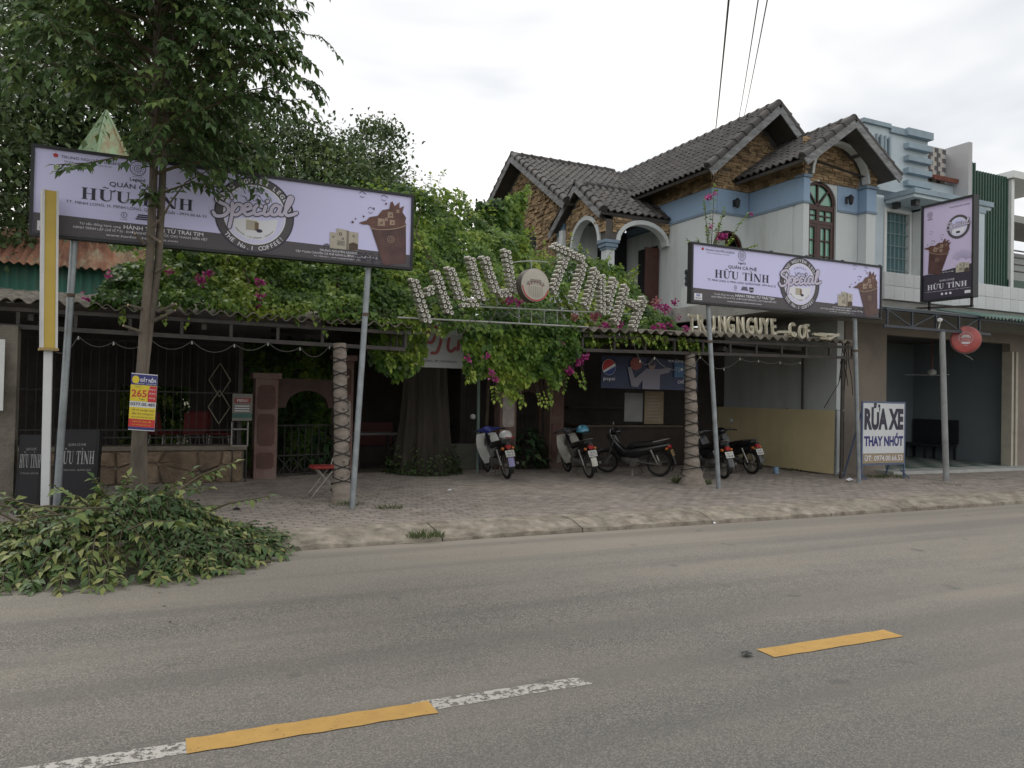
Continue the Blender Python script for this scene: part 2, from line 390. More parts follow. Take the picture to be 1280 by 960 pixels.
# ------------------------------------------------------------------ ground, road, kerb, pavement
def asphalt():
    m = bpy.data.materials.new('asphalt'); m.use_nodes = True; t = m.node_tree; n = t.nodes; l = t.links.new; b = n['Principled BSDF']
    tc = n.new('ShaderNodeTexCoord'); P = tc.outputs['Object']
    def noi(s, d=4, r=.6, st=None):
        q = n.new('ShaderNodeTexNoise'); q.inputs['Scale'].default_value = s; q.inputs['Detail'].default_value = d; q.inputs['Roughness'].default_value = r
        if st: mp = n.new('ShaderNodeMapping'); mp.inputs['Scale'].default_value = st; l(P, mp.inputs[0]); l(mp.outputs[0], q.inputs['Vector'])
        else: l(P, q.inputs['Vector'])
        return q.outputs[0]
    def mix(f, a, c):
        x = n.new('ShaderNodeMix'); x.data_type = 'RGBA'; l(f, x.inputs[0])
        if isinstance(a, tuple): x.inputs[6].default_value = (*a, 1)
        else: l(a, x.inputs[6])
        if isinstance(c, tuple): x.inputs[7].default_value = (*c, 1)
        else: l(c, x.inputs[7])
        return x.outputs[2]
    def rng_(v, a, c, lo=0, hi=1):
        x = n.new('ShaderNodeMapRange'); l(v, x.inputs[0]); x.inputs[1].default_value = a; x.inputs[2].default_value = c; x.inputs[3].default_value = lo; x.inputs[4].default_value = hi; return x.outputs[0]
    vo = n.new('ShaderNodeTexVoronoi'); vo.inputs['Scale'].default_value = 115; l(P, vo.inputs['Vector'])
    vs_ = n.new('ShaderNodeSeparateColor'); l(vo.outputs['Color'], vs_.inputs[0])
    c = mix(rng_(vs_.outputs[0], .15, .95), (.155, .147, .132), (.355, .33, .285))          # stones of the surfacing
    c = mix(rng_(vo.outputs['Distance'], .35, .75), c, (.11, .105, .098))                      # binder between them
    c = mix(rng_(noi(.55, 5, .6, (.35, 1.3, 1)), .42, .66, 0, .55), c, (.31, .275, .225))       # dust drifts lying along the traffic
    c = mix(rng_(noi(1.6, 6, .7), .56, .72, 0, .35), c, (.14, .136, .13))                      # darker worn patches
    sx = n.new('ShaderNodeSeparateXYZ'); l(P, sx.inputs[0])
    c = mix(rng_(sx.outputs[1], 5.6, 7.9, 0, .5), c, (.36, .32, .265))                          # silt washed towards the kerb
    c = mix(rng_(noi(.9, 3, .5, (.06, 2.2, 1)), .50, .62, 0, .38), c, (.13, .125, .115))                # wheel paths polished darker along the lanes
    c = mix(rng_(noi(3.1, 2, .4), .70, .76, 0, .5), c, (.07, .068, .066))                             # oil spots
    c = mix(rng_(sx.outputs[1], 5.2, 2.6, 0, .42), c, (.12, .118, .112))                              # the near lane is tinted darker
    l(c, b.inputs['Base Color']); b.inputs['Roughness'].default_value = .82; b.inputs['Specular IOR Level'].default_value = .35
    bp = n.new('ShaderNodeBump'); bp.inputs['Strength'].default_value = .55; bp.inputs['Distance'].default_value = .004; bp.invert = True
    l(vo.outputs['Distance'], bp.inputs['Height']); l(bp.outputs[0], b.inputs['Normal']); return m
earth = M('earth', (.17, .14, .10), .95, .3, 1.2, .6, 20, c2=(.14, .15, .08))
struct('ground', MB().add([(-300, -200, -.03), (300, -200, -.03), (300, 400, -.03), (-300, 400, -.03)], [(0, 1, 2, 3)]), earth)
KERB_Y = 8.17
struct('road', MB().add([(-150, -5, 0), (150, -5, 0), (150, KERB_Y, 0), (-150, KERB_Y, 0)], [(0, 1, 2, 3)]), asphalt())
def worn(name, c, wear, sc):
    """road paint rubbed through to the asphalt in flakes (transparent there)"""
    m = bpy.data.materials.new(name); m.use_nodes = True; t = m.node_tree; n = t.nodes; l = t.links.new; b = n['Principled BSDF']
    tc = n.new('ShaderNodeTexCoord'); a = n.new('ShaderNodeTexNoise'); a.inputs['Scale'].default_value = sc; a.inputs['Detail'].default_value = 8; a.inputs['Roughness'].default_value = .75; l(tc.outputs['Object'], a.inputs['Vector'])
    r = n.new('ShaderNodeMapRange'); r.inputs[1].default_value = wear-.03; r.inputs[2].default_value = wear+.03; l(a.outputs[0], r.inputs[0]); l(r.outputs[0], b.inputs['Alpha'])
    a2 = n.new('ShaderNodeTexNoise'); a2.inputs['Scale'].default_value = 9; a2.inputs['Detail'].default_value = 6; l(tc.outputs['Object'], a2.inputs['Vector'])
    x = n.new('ShaderNodeMix'); x.data_type = 'RGBA'; l(a2.outputs[0], x.inputs[0]); x.inputs[6].default_value = (*[q*.75 for q in c], 1); x.inputs[7].default_value = (*[q*1.1 for q in c], 1); l(x.outputs[2], b.inputs['Base Color']); b.inputs['Roughness'].default_value = .7
    return m
yp = worn('yellow_paint', (.52, .31, .085), .37, 55); wp = worn('white_paint', (.50, .48, .44), .475, 24)
CL = 3.86
def dash(x0, x1, mat, w, z, sk, y):
    mb = MB(); n = 12
    for i in range(n):
        a, b2 = x0+(x1-x0)*i/n, x0+(x1-x0)*(i+1)/n
        j = lambda x: .004*math.sin(x*31)+.003*math.sin(x*77)
        mb.add([(a+sk, y-w/2+j(a), z), (b2+sk, y-w/2+j(b2), z), (b2-sk, y+w/2+j(b2+9), z), (a-sk, y+w/2+j(a+9), z)], [(0, 1, 2, 3)])
    o = mb.build('road_marking', mat); o['kind'] = 'structure'; return o
for k in range(-3, 6):
    a = .18+k*3.49; dash(a, a+1.2, yp, .165, .0045, .0, CL+.004*k)
dash(1.30, 2.32, wp, .13, .0025, .02, CL+.03); dash(-1.2, .22, wp, .13, .0025, .02, CL-.01); dash(-5.2, -3.2, wp, .13, .0025, 0, CL); dash(12, 13.4, wp, .13, .0025, 0, CL)

conc = M('kerb_concrete', (.25, .218, .175), .94, .35, 6, .5, 140, c2=(.33, .29, .235), dirt=(.15, .12, .085), dscale=2.4, damt=.7)
kerb = struct('kerb', MB().box(-40, 40, KERB_Y+.02, KERB_Y+.60, -.08, -.05), conc)
def lowf(x, v): return 1-(.6*math.exp(-((x-2.9)/.75)**2))*(1-v)
def kerb_block(x0, x1, low):
    mb = MB(); n = 24; prof = [(.026, -.02), (.034, .045), (.10, .062), (.30, .11), (.50, .122), (.62, .128)]
    mb.grid(lambda u, v: (x0+(x1-x0)*u, KERB_Y+prof[round(v*5)][0]+.012*noise.noise(Vector((x0+(x1-x0)*u, 3, v*2)))*(v < .9), prof[round(v*5)][1]*lowf(x0+(x1-x0)*u, v)+.018*noise.noise(Vector(((x0+(x1-x0)*u)*3.3, 7+v*4, 1)))*(v < .9)), n, 5)
    mb.add([(x0, KERB_Y+.028, -.06), (x1, KERB_Y+.028, -.06), (x1, KERB_Y+.03, -.01), (x0, KERB_Y+.03, -.01)], [(0, 1, 2, 3)])
    return mb.build('kerb_block', conc, kerb, smooth=True)
x = -9.0; i = 0
while x < 26:
    w = 2.0+.6*((i*7) % 3-1)*.3; low = .35 if 1.9 < x+w/2 < 4.2 else 1.0
    kerb_block(x+.006, x+w-.006, low); x += w; i += 1
PV0, PV1, PX0, PX1 = KERB_Y+.62, 17.0, -6.5, 24.0
pav = struct('pavement', MB().add([(PX0-30, PV0-.02, .095), (PX1+30, PV0-.02, .095), (PX1+30, 40, .095), (PX0-30, 40, .095)], [(0, 1, 2, 3)]), M('paver_joint_sand', (.13, .105, .085), .95, .3, 3, .3, 50))
paver = M('paver', (.25, .215, .187), .9, .25, 5, .5, 70, c2=(.30, .262, .23), dirt=(.30, .265, .225), dscale=.8, damt=.6, island=.09)
PW, PL = .118, .232
pm = bevel_box_mesh('paver', PL-.012, PW-.012, .05, .009, paver)
spots = []
ny = int((14.6-PV0)/PW)
for j in range(ny):
    for i in range(int((PX1-PX0)/PL)):
        x = PX0+i*PL+(PL/2 if j % 2 else 0); y = PV0+PW/2+j*PW
        d = depth((x, y, .12)); px = (Vector((x, y, 0)).dot(rgt))/max(.1, d)*961
        if d < 4 or abs(px) > 720 or (y > 12.2 and x > 13): continue
        sag = .010*noise.noise(Vector((x*.5, y*.5, 0)))+.004*noise.noise(Vector((x*3, y*3, 5)))
        spots.append((d, Matrix.Translation((x, y, .125+sag)) @ Matrix.Rotation(rnd.gauss(0, .012), 4, 'X') @ Matrix.Rotation(rnd.gauss(0, .012), 4, 'Y') @ Matrix.Rotation(rnd.gauss(0, .01), 4, 'Z')))
spots.sort(key=lambda s: s[0])
for d, m in spots[:300]: piece('paver', pm, pav, m)
pv = np.array([v.co[:] for v in pm.vertices]); pf = [tuple(p.vertices) for p in pm.polygons]; mb = MB()
for d, m in spots[300:]:
    A = np.array(m); mb.add((pv @ A[:3, :3].T+A[:3, 3]).tolist(), pf)
tag(mb.build('paver_field', paver, pav), kind='stuff')

# ------------------------------------------------------------------ the tiled house
white = M('white_wall', (.60, .64, .645), .85, .06, .8, .12, 90, dirt=(.36, .365, .335), dscale=1.6, damt=.5, stretch=(1, 1, .16))
blue = M('blue_wall', (.30, .42, .58), .8, .08, 1, .1, 90, dirt=(.22, .31, .43), dscale=2, damt=.5, stretch=(1, 1, .2))
bluetrim = M('blue_grey_trim', (.20, .27, .35), .75, .08, 2)
stone_c = M('split_stone', (.25, .165, .09), .92, .25, 7, .8, 45, c2=(.36, .255, .15), island=.45)
tile_m = M('roof_tile', (.046, .041, .039), .66, .3, 3, .25, 40, c2=(.062, .055, .051), dirt=(.085, .08, .076), dscale=1.4, damt=.45, island=.34)
board_m = M('weathered_fascia', (.24, .245, .25), .85, .35, 3, .3, 30, dirt=(.07, .07, .07), dscale=2.5, damt=.85, stretch=(1, 1, 4))
wood_m = M('red_brown_wood', (.055, .018, .012), .45, .25, 6, .1, 50)
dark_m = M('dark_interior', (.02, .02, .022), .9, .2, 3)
soffit_m = M('soffit', (.10, .09, .085), .9, .2, 3)
house = thing('tiled_house', 'two-storey white and blue house with dark tiled gable roofs behind the vines', 'house', (12, 15, .1))
XB, YBF, XC0, XC1, YC = 12.0, 14.64, 13.15, 15.42, 13.0
ZF = 3.9
def block(mat, name, parent, *bx):
    for b in bx: o = MB().box(*b).build(name, mat, parent)
    return o
# ground storey
block(white, 'wall', house, (13.3, 13.5, 12.02, 19, .1, 3.55))
block(M('grey_plaster', (.34, .33, .31), .9, .2, 1.5, .3, 40, dirt=(.16, .15, .14), dscale=1, damt=.7), 'terrace_slab', house, (10.9, 15.6, 11.5, 14.62, 3.42, 3.75), (9.9, 11.98, 14.63, 21, 3.45, 3.78))
block(white, 'parapet', house, (10.9, 11.02, 11.62, 14.3, 3.752, 4.22), (11.02, 13.92, 11.5, 11.62, 3.752, 4.22))
# upper walls: white, blue band, trim, then stone to the eaves (slightly different faces so nothing is flush)
block(white, 'wall', house, (XB, XB+.2, YBF+.2, 18.3, 3.78, 6.18), (XC0, XC0+.2, YC+.2, YBF+.1, 3.75, 6.18), (9.95, 11.99, 18.3, 18.5, 3.78, 6.18), (10.1, 10.3, 18.51, 24.5, 3.78, 6.18), (15.25, 15.43, 13.2, 19, 3.75, 7.0))
w = MB(); fnB = lambda u, z, s: (u, YBF+(.2 if s else 0), z)
arch_wall(w, fnB, XB, XC0, 3.75, 6.18, 12.06, 12.98, 3.75, 5.35, rise=.42); w.build('wall', white, house)
g = .012
block(blue, 'blue_band', house, (XB-g, XB+.15, YBF-g, 18.29, 6.19, 6.75), (XB+.16, XC0-.02, YBF-g, YBF+.15, 6.19, 6.75), (XC0-g, XC0+.15, YC+.02, YBF-.02, 6.19, 6.75), (10.1-g, 10.28, 18.52, 18.88, 6.19, 6.75), (10.15, 11.9, 18.28, 18.45, 6.19, 6.75))
block(bluetrim, 'trim', house, (XB-.03, XB+.1, YBF-.03, 18.27, 6.14, 6.2), (XB+.12, XC0-.04, YBF-.03, YBF+.1, 6.14, 6.2), (XC0-.03, XC0+.1, YC+.03, YBF-.05, 6.14, 6.2), (10.07, 10.25, 18.52, 18.88, 6.14, 6.2))
block(soffit_m, 'stone_backing', house, (XB+.01, XB+.2, YBF+.01, 18.28, 6.76, 7.25), (XB+.21, XC0-.01, YBF+.01, YBF+.2, 6.76, 7.25), (XC0+.01, XC0+.2, YC+.01, YBF-.01, 6.76, 7.3))
# stone cladding: strips of split stone with uneven faces
cl = MB()
def clad(fn, u0, u1, z0, z1, top=None, hole=None, hrow=.062, dmin=.015, dmax=.05):
    z = z0
    while z < z1-.01:
        u = u0-rnd.random()*.2
        while u < u1:
            wd = rnd.uniform(.10, .30); a, b = max(u, u0), min(u+wd-.008, u1); u += wd
            if b-a < .02: continue
            mid, zt = (a+b)/2, z+hrow-.007
            if top and (zt > top(a) or zt > top(b)): continue
            if hole and hole(mid, z+hrow/2): continue
            dd = rnd.uniform(dmin, dmax); P = [fn(a, z, dd), fn(b, z, dd), fn(b, zt, dd), fn(a, zt, dd)]; Q = [fn(a, z, 0), fn(b, z, 0), fn(b, zt, 0), fn(a, zt, 0)]
            cl.add(P+Q, [(0, 1, 2, 3), (4, 5, 1, 0), (5, 6, 2, 1), (6, 7, 3, 2), (7, 4, 0, 3)])
        z += hrow
clad(lambda u, z, d: (XB-d+.01, u, z), YBF, 18.2, 6.76, 7.2)
clad(lambda u, z, d: (u, YBF-d+.01, z), XB, XC0, 6.76, 7.2)
clad(lambda u, z, d: (XC0-d+.01, u, z), YC, YBF, 6.76, 7.2)
# gable B (front), above the wall
apB = 13.45; slB = .9
def gable(name, fn, u0, u1, z0, apx, apz, s, thick, mat, hole=None):
    mb = MB(); top = lambda u: apz-abs(u-apx)*s
    P = [(u0, z0), (u1, z0), (u1, max(z0, top(u1))), (apx, apz), (u0, max(z0, top(u0)))]
    if hole: arch_wall(mb, fn, u0, u1, z0, top, *hole)
    else: mb.prism([fn(u, z, 0) for u, z in P], Vector(fn(0, 0, 1))-Vector(fn(0, 0, 0)))
    return mb.build(name, mat, house)
gable('gable_wall', lambda u, z, s: (u, YBF+.02+.18*s, z), 12.0, 15.2, 7.0, apB, 8.62, slB, .18, soffit_m)
clad(lambda u, z, d: (u, YBF+.03-d, z), 12.0, 15.2, 7.2, 8.7, top=lambda u: 8.56-abs(u-apB)*slB)
# gable A (left end of the rear wing)
gable('gable_wall', lambda u, z, s: (10.12+.18*s, u, z), 18.3, 24.3, 6.76, 21.28, 8.75, .63, .18, soffit_m)
clad(lambda u, z, d: (10.13-d, u, z), 18.3, 24.3, 6.76, 8.85, top=lambda u: 8.7-abs(u-21.28)*.63, hrow=.075, dmax=.07)
clad(lambda u, z, d: (10.11-d, u, z), 18.9, 23.5, 5.2, 6.75, hole=lambda u, z: abs(u-20.9) < .75 and z < 6.25+.35*math.cos((u-20.9)*2), hrow=.075, dmax=.07)
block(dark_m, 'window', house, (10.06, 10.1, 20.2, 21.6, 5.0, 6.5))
# bay C: recessed wall with the tall arched window, piers, stone gable with arch in front
w = MB(); WX0, WX1, WS, WT = 13.36, 14.42, 6.30, 6.78
arch_wall(w, lambda u, z, s: (u, YC+.12+.15*s, z), XC0+.02, XC1-.02, 3.75, (lambda u: 7.72-abs(u-14.12)*.72), WX0, WX1, 3.9, WS, rise=WT-WS); w.build('wall', white, house)
block(blue, 'blue_band', house, (WX1+.03, XC1-.31, YC+.105, YC+.2, 6.19, 6.75), (XC0-.02, XC0+.17, YC-.14, YC+.1, 6.19, 6.72), (XC1-.3, XC1+.02, YC-.14, YC+.1, 6.19, 6.72))
block(white, 'pier', house, (XC0-.01, XC0+.16, YC-.13, YC+.11, 3.75, 6.185), (XC1-.29, XC1+.01, YC-.13, YC+.11, 3.75, 6.185))
block(bluetrim, 'pier_cap', house, (XC0-.05, XC0+.2, YC-.18, YC+.1, 6.725, 6.79), (XC1-.34, XC1+.06, YC-.18, YC+.1, 6.725, 6.79), (XC0-.035, XC0+.185, YC-.16, YC+.1, 6.14, 6.188), (XC1-.32, XC1+.04, YC-.16, YC+.1, 6.14, 6.188), (WX1+.04, XC1-.33, YC+.09, YC+.15, 6.14, 6.188))
clad(lambda u, z, d: (u, YC+.12-d, z), WX0-.02, XC1-.3, 6.76, 7.75, hole=lambda u, z: (abs(u-(WX0+WX1)/2) < .56 and z < WS+.5*math.sqrt(max(0, 1-((u-(WX0+WX1)/2)/.56)**2))))
apC = 14.12; 
w = MB(); top = lambda u: 7.9-abs(u-apC)*.72
arc = arch_wall(w, lambda u, z, s: (u, YC-.13+.12*s, z), XC0, XC1, 6.80, top, XC0+.24, XC1-.3, 6.80, 6.82, rise=.80); w.build('gable_wall', soffit_m, house)
cxx, rx = (XC0+.24+XC1-.3)/2, (XC1-.3-XC0-.24)/2
clad(lambda u, z, d: (u, YC-.125-d, z), XC0, XC1, 6.80, 8.0, top=lambda u: top(u)-.03, hole=lambda u, z: abs(u-cxx) < rx+.1 and z < 6.85+.86*math.sqrt(max(0, 1-((u-cxx)/(rx+.1))**2)), dmax=.04)
w = MB(); A2 = [(cxx+(u-cxx)*1.07, 6.82+(z-6.82)*1.07) for u, z in arc]; arc = [(cxx+(u-cxx)*.99, 6.82+(z-6.82)*.99) for u, z in arc]
for i in range(len(arc)-1):
    w.prism([(arc[i][0], YC-.19, arc[i][1]), (arc[i+1][0], YC-.19, arc[i+1][1]), (A2[i+1][0], YC-.19, A2[i+1][1]), (A2[i][0], YC-.19, A2[i][1])], (0, .18, 0))
w.build('arch_moulding', white, house)
clad(lambda u, z, d: (XC0-d, u, z), YC-.13, YC+.02, 6.80, 7.2); clad(lambda u, z, d: (XC1-.3+u-0, YC-.14-d, z), 0, .3, 6.80, 7.15)
# the tall window: frame, leaves and panes
win = MB(); fy0, fy1 = YC+.17, YC+.24
def wbar(x0, x1, z0, z1, d=0): win.box(x0, x1, fy0-d, fy1, z0, z1)
wbar(WX0, WX0+.07, 3.9, WS); wbar(WX1-.07, WX1, 3.9, WS); xm = (WX0+WX1)/2; wbar(xm-.045, xm+.045, 3.9, 6.12, .01); wbar(WX0+.071, WX1-.071, 6.121, 6.2, .012); wbar(WX0+.071, WX1-.071, 5.80, 5.88, .014)
n = 16; hw = (WX1-WX0)/2
for i in range(n):
    a, b = math.pi*i/n, math.pi*(i+1)/n; q = lambda t, r_: (xm-hw*r_*math.cos(t), fy0-.012, WS+(WT-WS)*r_*math.sin(t))
    win.prism([q(a, .86), q(b, .86), q(b, 1), q(a, 1)], (0, .07, 0))
for t in (math.pi*.25, math.pi*.5, math.pi*.75):
    win.bar((xm, fy0+.02, 6.2), (xm-hw*.9*math.cos(t), fy0+.02, WS+(WT-WS)*.9*math.sin(t)), .035, .05, up=(0, 1, 0))
wbar(WX0+.071, WX1-.071, 6.201, 6.24, .004)
for s0, s1 in ((WX0+.07, xm-.045), (xm+.045, WX1-.07)):
    wbar(s0, s0+.05, 3.9, 5.8, .006); wbar(s1-.05, s1, 3.9, 5.8, .006); wbar((s0+s1)/2-.014, (s0+s1)/2+.014, 3.9, 5.8); wbar((s0+s1)/2-.014, (s0+s1)/2+.014, 5.88, 6.12)
    for z in (4.3, 4.68, 5.06, 5.42): wbar(s0+.05, s1-.05, z-.014, z+.014, -.004)
    wbar(s0+.05, s1-.05, 5.985, 6.013, -.004)
    wbar(s0+.05, s1-.05, 5.72, 5.80, .003)
window = win.build('window', wood_m, house)
glass = M('green_glass', (.19, .42, .33), .12, .12, 1.5, spec=.7)
for s0, s1 in ((WX0+.07, xm-.045), (xm+.045, WX1-.07)):
    m_ = (s0+s1)/2
    for x0, x1 in ((s0+.05, m_-.014), (m_+.014, s1-.05)):
        for z0, z1 in ((3.92, 4.286), (4.314, 4.666), (4.694, 5.046), (5.074, 5.406), (5.434, 5.72)):
            MB().box(x0, x1, fy1-.03, fy1-.02, z0, z1).build('pane', glass, window)
    for x0, x1 in ((s0, m_-.014), (m_+.014, s1)):
        for z0, z1 in ((5.88, 5.985), (6.013, 6.12)): MB().box(x0, x1, fy1-.03, fy1-.02, z0, z1).build('pane', glass, window)
for k in range(4):
    a, b = math.pi*k/4+.06, math.pi*(k+1)/4-.06; q = lambda t, r_: (xm-hw*r_*math.cos(t), fy1-.03, WS-.06+(WT-WS+.06)*r_*math.sin(t))
    MB().prism([q((a+b)/2, .1), q(a, .85), q(a*.67+b*.33, .87), q(a*.33+b*.67, .87), q(b, .85)], (0, .012, 0)).build('pane', glass, window)
# arched door in B: frame, dark opening, one leaf ajar
d = MB(); n = 14; ax0, ax1 = 12.5, 12.98
for sgn in (0,):
    for i in range(n):
        a, b = math.pi*i/n, math.pi*(i+1)/n; q = lambda t, r_: (12.52+.46*r_*math.cos(t), YBF+.03, 5.35+.42*r_*math.sin(t))
        d.prism([q(a, .88), q(b, .88), q(b, .995), q(a, .995)], (0, .1, 0))
    d.box(12.06, 12.115, YBF+.03, YBF+.13, 3.75, 5.35); d.box(12.925, 12.98, YBF+.03, YBF+.13, 3.75, 5.35); d.box(12.5, 12.55, YBF+.03, YBF+.13, 3.75, 5.72)
d.build('door_frame', wood_m, house)
MB().box(12.12, 12.5, YBF+.08, YBF+.10, 3.76, 5.55).build('door_leaf', M('pale_green_panel', (.30, .36, .28), .6, .15, 3), house)
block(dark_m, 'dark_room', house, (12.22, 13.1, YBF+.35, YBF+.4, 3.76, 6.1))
# wall lanterns
for q in ((12.66, YBF-.02), (14.72, YC+.1)):
    ln = MB(); x_, y_ = q; z_ = 6.42
    ln.box(x_-.03, x_+.03, y_-.03, y_, z_-.06, z_+.1); ln.bar((x_, y_-.02, z_+.08), (x_, y_-.14, z_+.12), .02); ln.lathe([(.02, .13), (.07, .07), (.06, .05), (.045, -.07), (.02, -.1)], (x_, y_-.14, z_-.02), n=8)
    ln.build('wall_lantern', M('black_iron', (.025, .025, .028), .5, .2, 5), house)
# porch D in the corner between A and B
PXA, PYF, PYB, ZS = 10.08, 16.3, 18.28, 5.60
w = MB(); topD = ZS+.42
arch_wall(w, lambda u, z, s: (u, PYF+.22*s, z), PXA+.2, XB-.02, ZS, topD+.2, PXA+.40, XB-.10, ZS, ZS, rise=.48)
w.build('porch_arch', soffit_m, house); ac = (PXA+.40+XB-.10)/2; ar = (XB-.10-PXA-.40)/2
clad(lambda u, z, d_: (u, PYF-d_, z), PXA+.2, XB-.02, ZS+.2, topD+.15, hole=lambda u, z: abs(u-ac) < ar+.1 and z < ZS+.58*math.sqrt(max(0, 1-((u-ac)/(ar+.1))**2)))
yD, zDr, eD = 17.55, 7.22, 1.30
w = MB(); gD = lambda u: zDr-.18-abs(u-yD)*.74; lc, lr = (PYF+.32+17.95)/2, (17.95-PYF-.32)/2
arch_wall(w, lambda u, z, s: (PXA+.2*s, u, z), PYF, PYB, ZS, gD, PYF+.32, 17.95, ZS, ZS, rise=.66); w.build('porch_arch', soffit_m, house)
clad(lambda u, z, d_: (PXA-d_, u, z), PYF, PYB, ZS+.2, zDr-.2, top=lambda u: gD(u)-.02, hole=lambda u, z: abs(u-lc) < lr+.1 and z < ZS+.77*math.sqrt(max(0, 1-((u-lc)/(lr+.1))**2)))
mo = MB(); mo2 = MB()
for i in range(16):
    a, b = math.pi*i/16, math.pi*(i+1)/16
    q = lambda t, r_: (ac-(ar+r_)*math.cos(t), PYF-.045, ZS+(.48+r_)*math.sin(t)); mo.prism([q(a, -.008), q(b, -.008), q(b, .1), q(a, .1)], (0, .25, 0))
    q = lambda t, r_: (PXA-.045, lc-(lr+r_)*math.cos(t), ZS+(.66+r_)*math.sin(t)); mo2.prism([q(a, -.008), q(b, -.008), q(b, .1), q(a, .1)], (.23, 0, 0))
mo.build('arch_moulding', white, house); mo2.build('arch_moulding', white, house)
for cx_, cy_ in ((PXA+.17, PYF+.15), (PXA+.17, 18.1)):
    c_ = MB(); c_.box(cx_-.12, cx_+.12, cy_-.12, cy_+.12, 3.78, ZS-.24); c_.build('column', white, house)
    c_ = MB(); c_.box(cx_-.15, cx_+.15, cy_-.15, cy_+.15, ZS-.238, ZS-.18); c_.box(cx_-.18, cx_+.18, cy_-.18, cy_+.18, ZS-.178, ZS-.08); c_.box(cx_-.21, cx_+.21, cy_-.21, cy_+.21, ZS-.078, ZS-.005); c_.build('capital', bluetrim, house)
block(white, 'porch_wall', house, (10.3, 11.0, 18.2, 18.29, 3.78, 6.4))
block(soffit_m, 'porch_ceiling', house, (PXA+.1, XB-.02, PYF+.1, 18.2, 6.36, 6.40))
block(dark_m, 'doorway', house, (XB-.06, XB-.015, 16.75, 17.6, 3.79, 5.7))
block(wood_m, 'door', house, (XB-.5, XB-.07, 16.62, 16.66, 3.79, 5.6))
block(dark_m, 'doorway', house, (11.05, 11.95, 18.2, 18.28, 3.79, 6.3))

# roofs: deck, tiles, ridge and verge caps, fascia boards
TW, TL = .205, .265
def tile_mesh():
    mb = MB(); n = 6; prof = [(-.5, .0), (-.36, .0), (-.22, .012), (-.06, .045), (.12, .062), (.30, .045), (.46, .006), (.53, .0)]
    vs = []
    for (a, h) in prof:
        vs += [(a*TW, -.02, h+.022), (a*TW, TL+.04, h+.004), (a*TW, -.02, h-.006)]
    fs = []
    for i in range(len(prof)-1):
        k = i*3; fs += [(k, k+3, k+4, k+1), (k+2, k+5, k+3, k)]
    return mb.add(vs, fs).mesh('tile', tile_m, smooth=True)
TM = tile_mesh(); tiles = []
def slope(roof, o, ud, vd, wu, lv, keep=None):
    """tiles over a slope: origin o at the eave, ud along the eave, vd up the slope"""
    o, ud, vd = Vector(o), Vector(ud).normalized(), Vector(vd).normalized(); nn = ud.cross(vd)
    nj = round(lv/TL)
    for j in range(nj):
        for i in range(int(wu/TW)+1):
            p = o+ud*((i+.5)*TW)+vd*(j*lv/nj)
            if (i+.5)*TW > wu+.02 or (keep and not keep(p)): continue
            s = rnd.gauss(0, .012); m = Matrix((( ud.x, vd.x, nn.x, p.x), (ud.y, vd.y, nn.y, p.y), (ud.z, vd.z, nn.z, p.z), (0, 0, 0, 1))) @ Matrix.Rotation(s, 4, 'Z') @ Matrix.Translation((0, 0, .03+rnd.gauss(0, .003)))
            tiles.append((depth(p), roof, m))
def deck(parts):
    mb = MB()
    for o, ud, vd, wu, lv in parts:
        o, ud, vd = Vector(o), Vector(ud).normalized(), Vector(vd).normalized(); nn = ud.cross(vd)
        mb.prism([o, o+ud*wu, o+ud*wu+vd*lv, o+vd*lv], -nn*.07)
    return mb
cap_mesh = None
def caps(roof, a, b, up, r=.10, step=.33):
    """overlapping half-round caps from a to b"""
    global cap_mesh
    a, b = Vector(a), Vector(b); d = (b-a); n = max(1, round(d.length/step)); t = d.normalized(); s_ = t.cross(Vector(up)).normalized(); u = s_.cross(t)
    if cap_mesh is None:
        mb = MB(); vs = []
        for y, rr in ((-.02, 1.12), (.03, 1.12), (.05, 1.0), (.36, .9)):
            for k in range(8): q = math.pi*(k/7*1.3-.15); vs.append((math.cos(q)*rr*.1, y, math.sin(q)*rr*.1))
        fs = [(i*8+k+1, i*8+k, (i+1)*8+k, (i+1)*8+k+1) for i in range(3) for k in range(7)]+[tuple(range(8))]
        cap_mesh = mb.add(vs, fs).mesh('ridge_cap', tile_m, smooth=True)
    for i in range(n):
        p = a+d*(i/n); m = Matrix(((s_.x, t.x, u.x, p.x), (s_.y, t.y, u.y, p.y), (s_.z, t.z, u.z, p.z), (0, 0, 0, 1))) @ Matrix.Scale(r/.1, 4) 
        piece('ridge_cap', cap_mesh, roof, m @ Matrix.Diagonal((1, d.length/n/step/(r/.1), 1, 1)))
def fascia(roof, a, b, w=.17, t=.03, nrm=(0, -1, 0)):
    a, b = Vector(a), Vector(b); mb = MB(); mb.bar(a, b, t, w, up=(0, 0, 1)); mb.build('fascia_board', board_m, roof)
# B: ridge along Y at X=13.45
vB = Vector((1, 0, .88)).normalized(); LB = (apB-11.41)*math.hypot(1, .88); ZB = 6.96
pB = [((11.41, 21.5, ZB), (0, -1, 0), vB, 21.5-14.0, LB), ((15.49, 14.0, ZB), (0, 1, 0), (-1, 0, .88), 7.5, LB)]
roofB = deck(pB).build('roof', soffit_m, house)
zA = lambda p: 8.98-abs(21.28-p.y)*.63
slope(roofB, *pB[0][:3], pB[0][3], LB, keep=lambda p: p.z > zA(p)-.12 or p.y < 17.2)
slope(roofB, *pB[1][:3], 2.2, LB)
zBr = ZB+LB*vB.z
caps(roofB, (apB, 14.0, zBr+.04), (apB, 21.3, zBr+.04), (0, 0, 1), .11)
caps(roofB, (11.38, 14.02, ZB+.05), (apB-.06, 14.02, zBr+.03), (0, 0, 1), .10); caps(roofB, (15.52, 14.02, ZB+.05), (apB+.06, 14.02, zBr+.03), (0, 0, 1), .10)
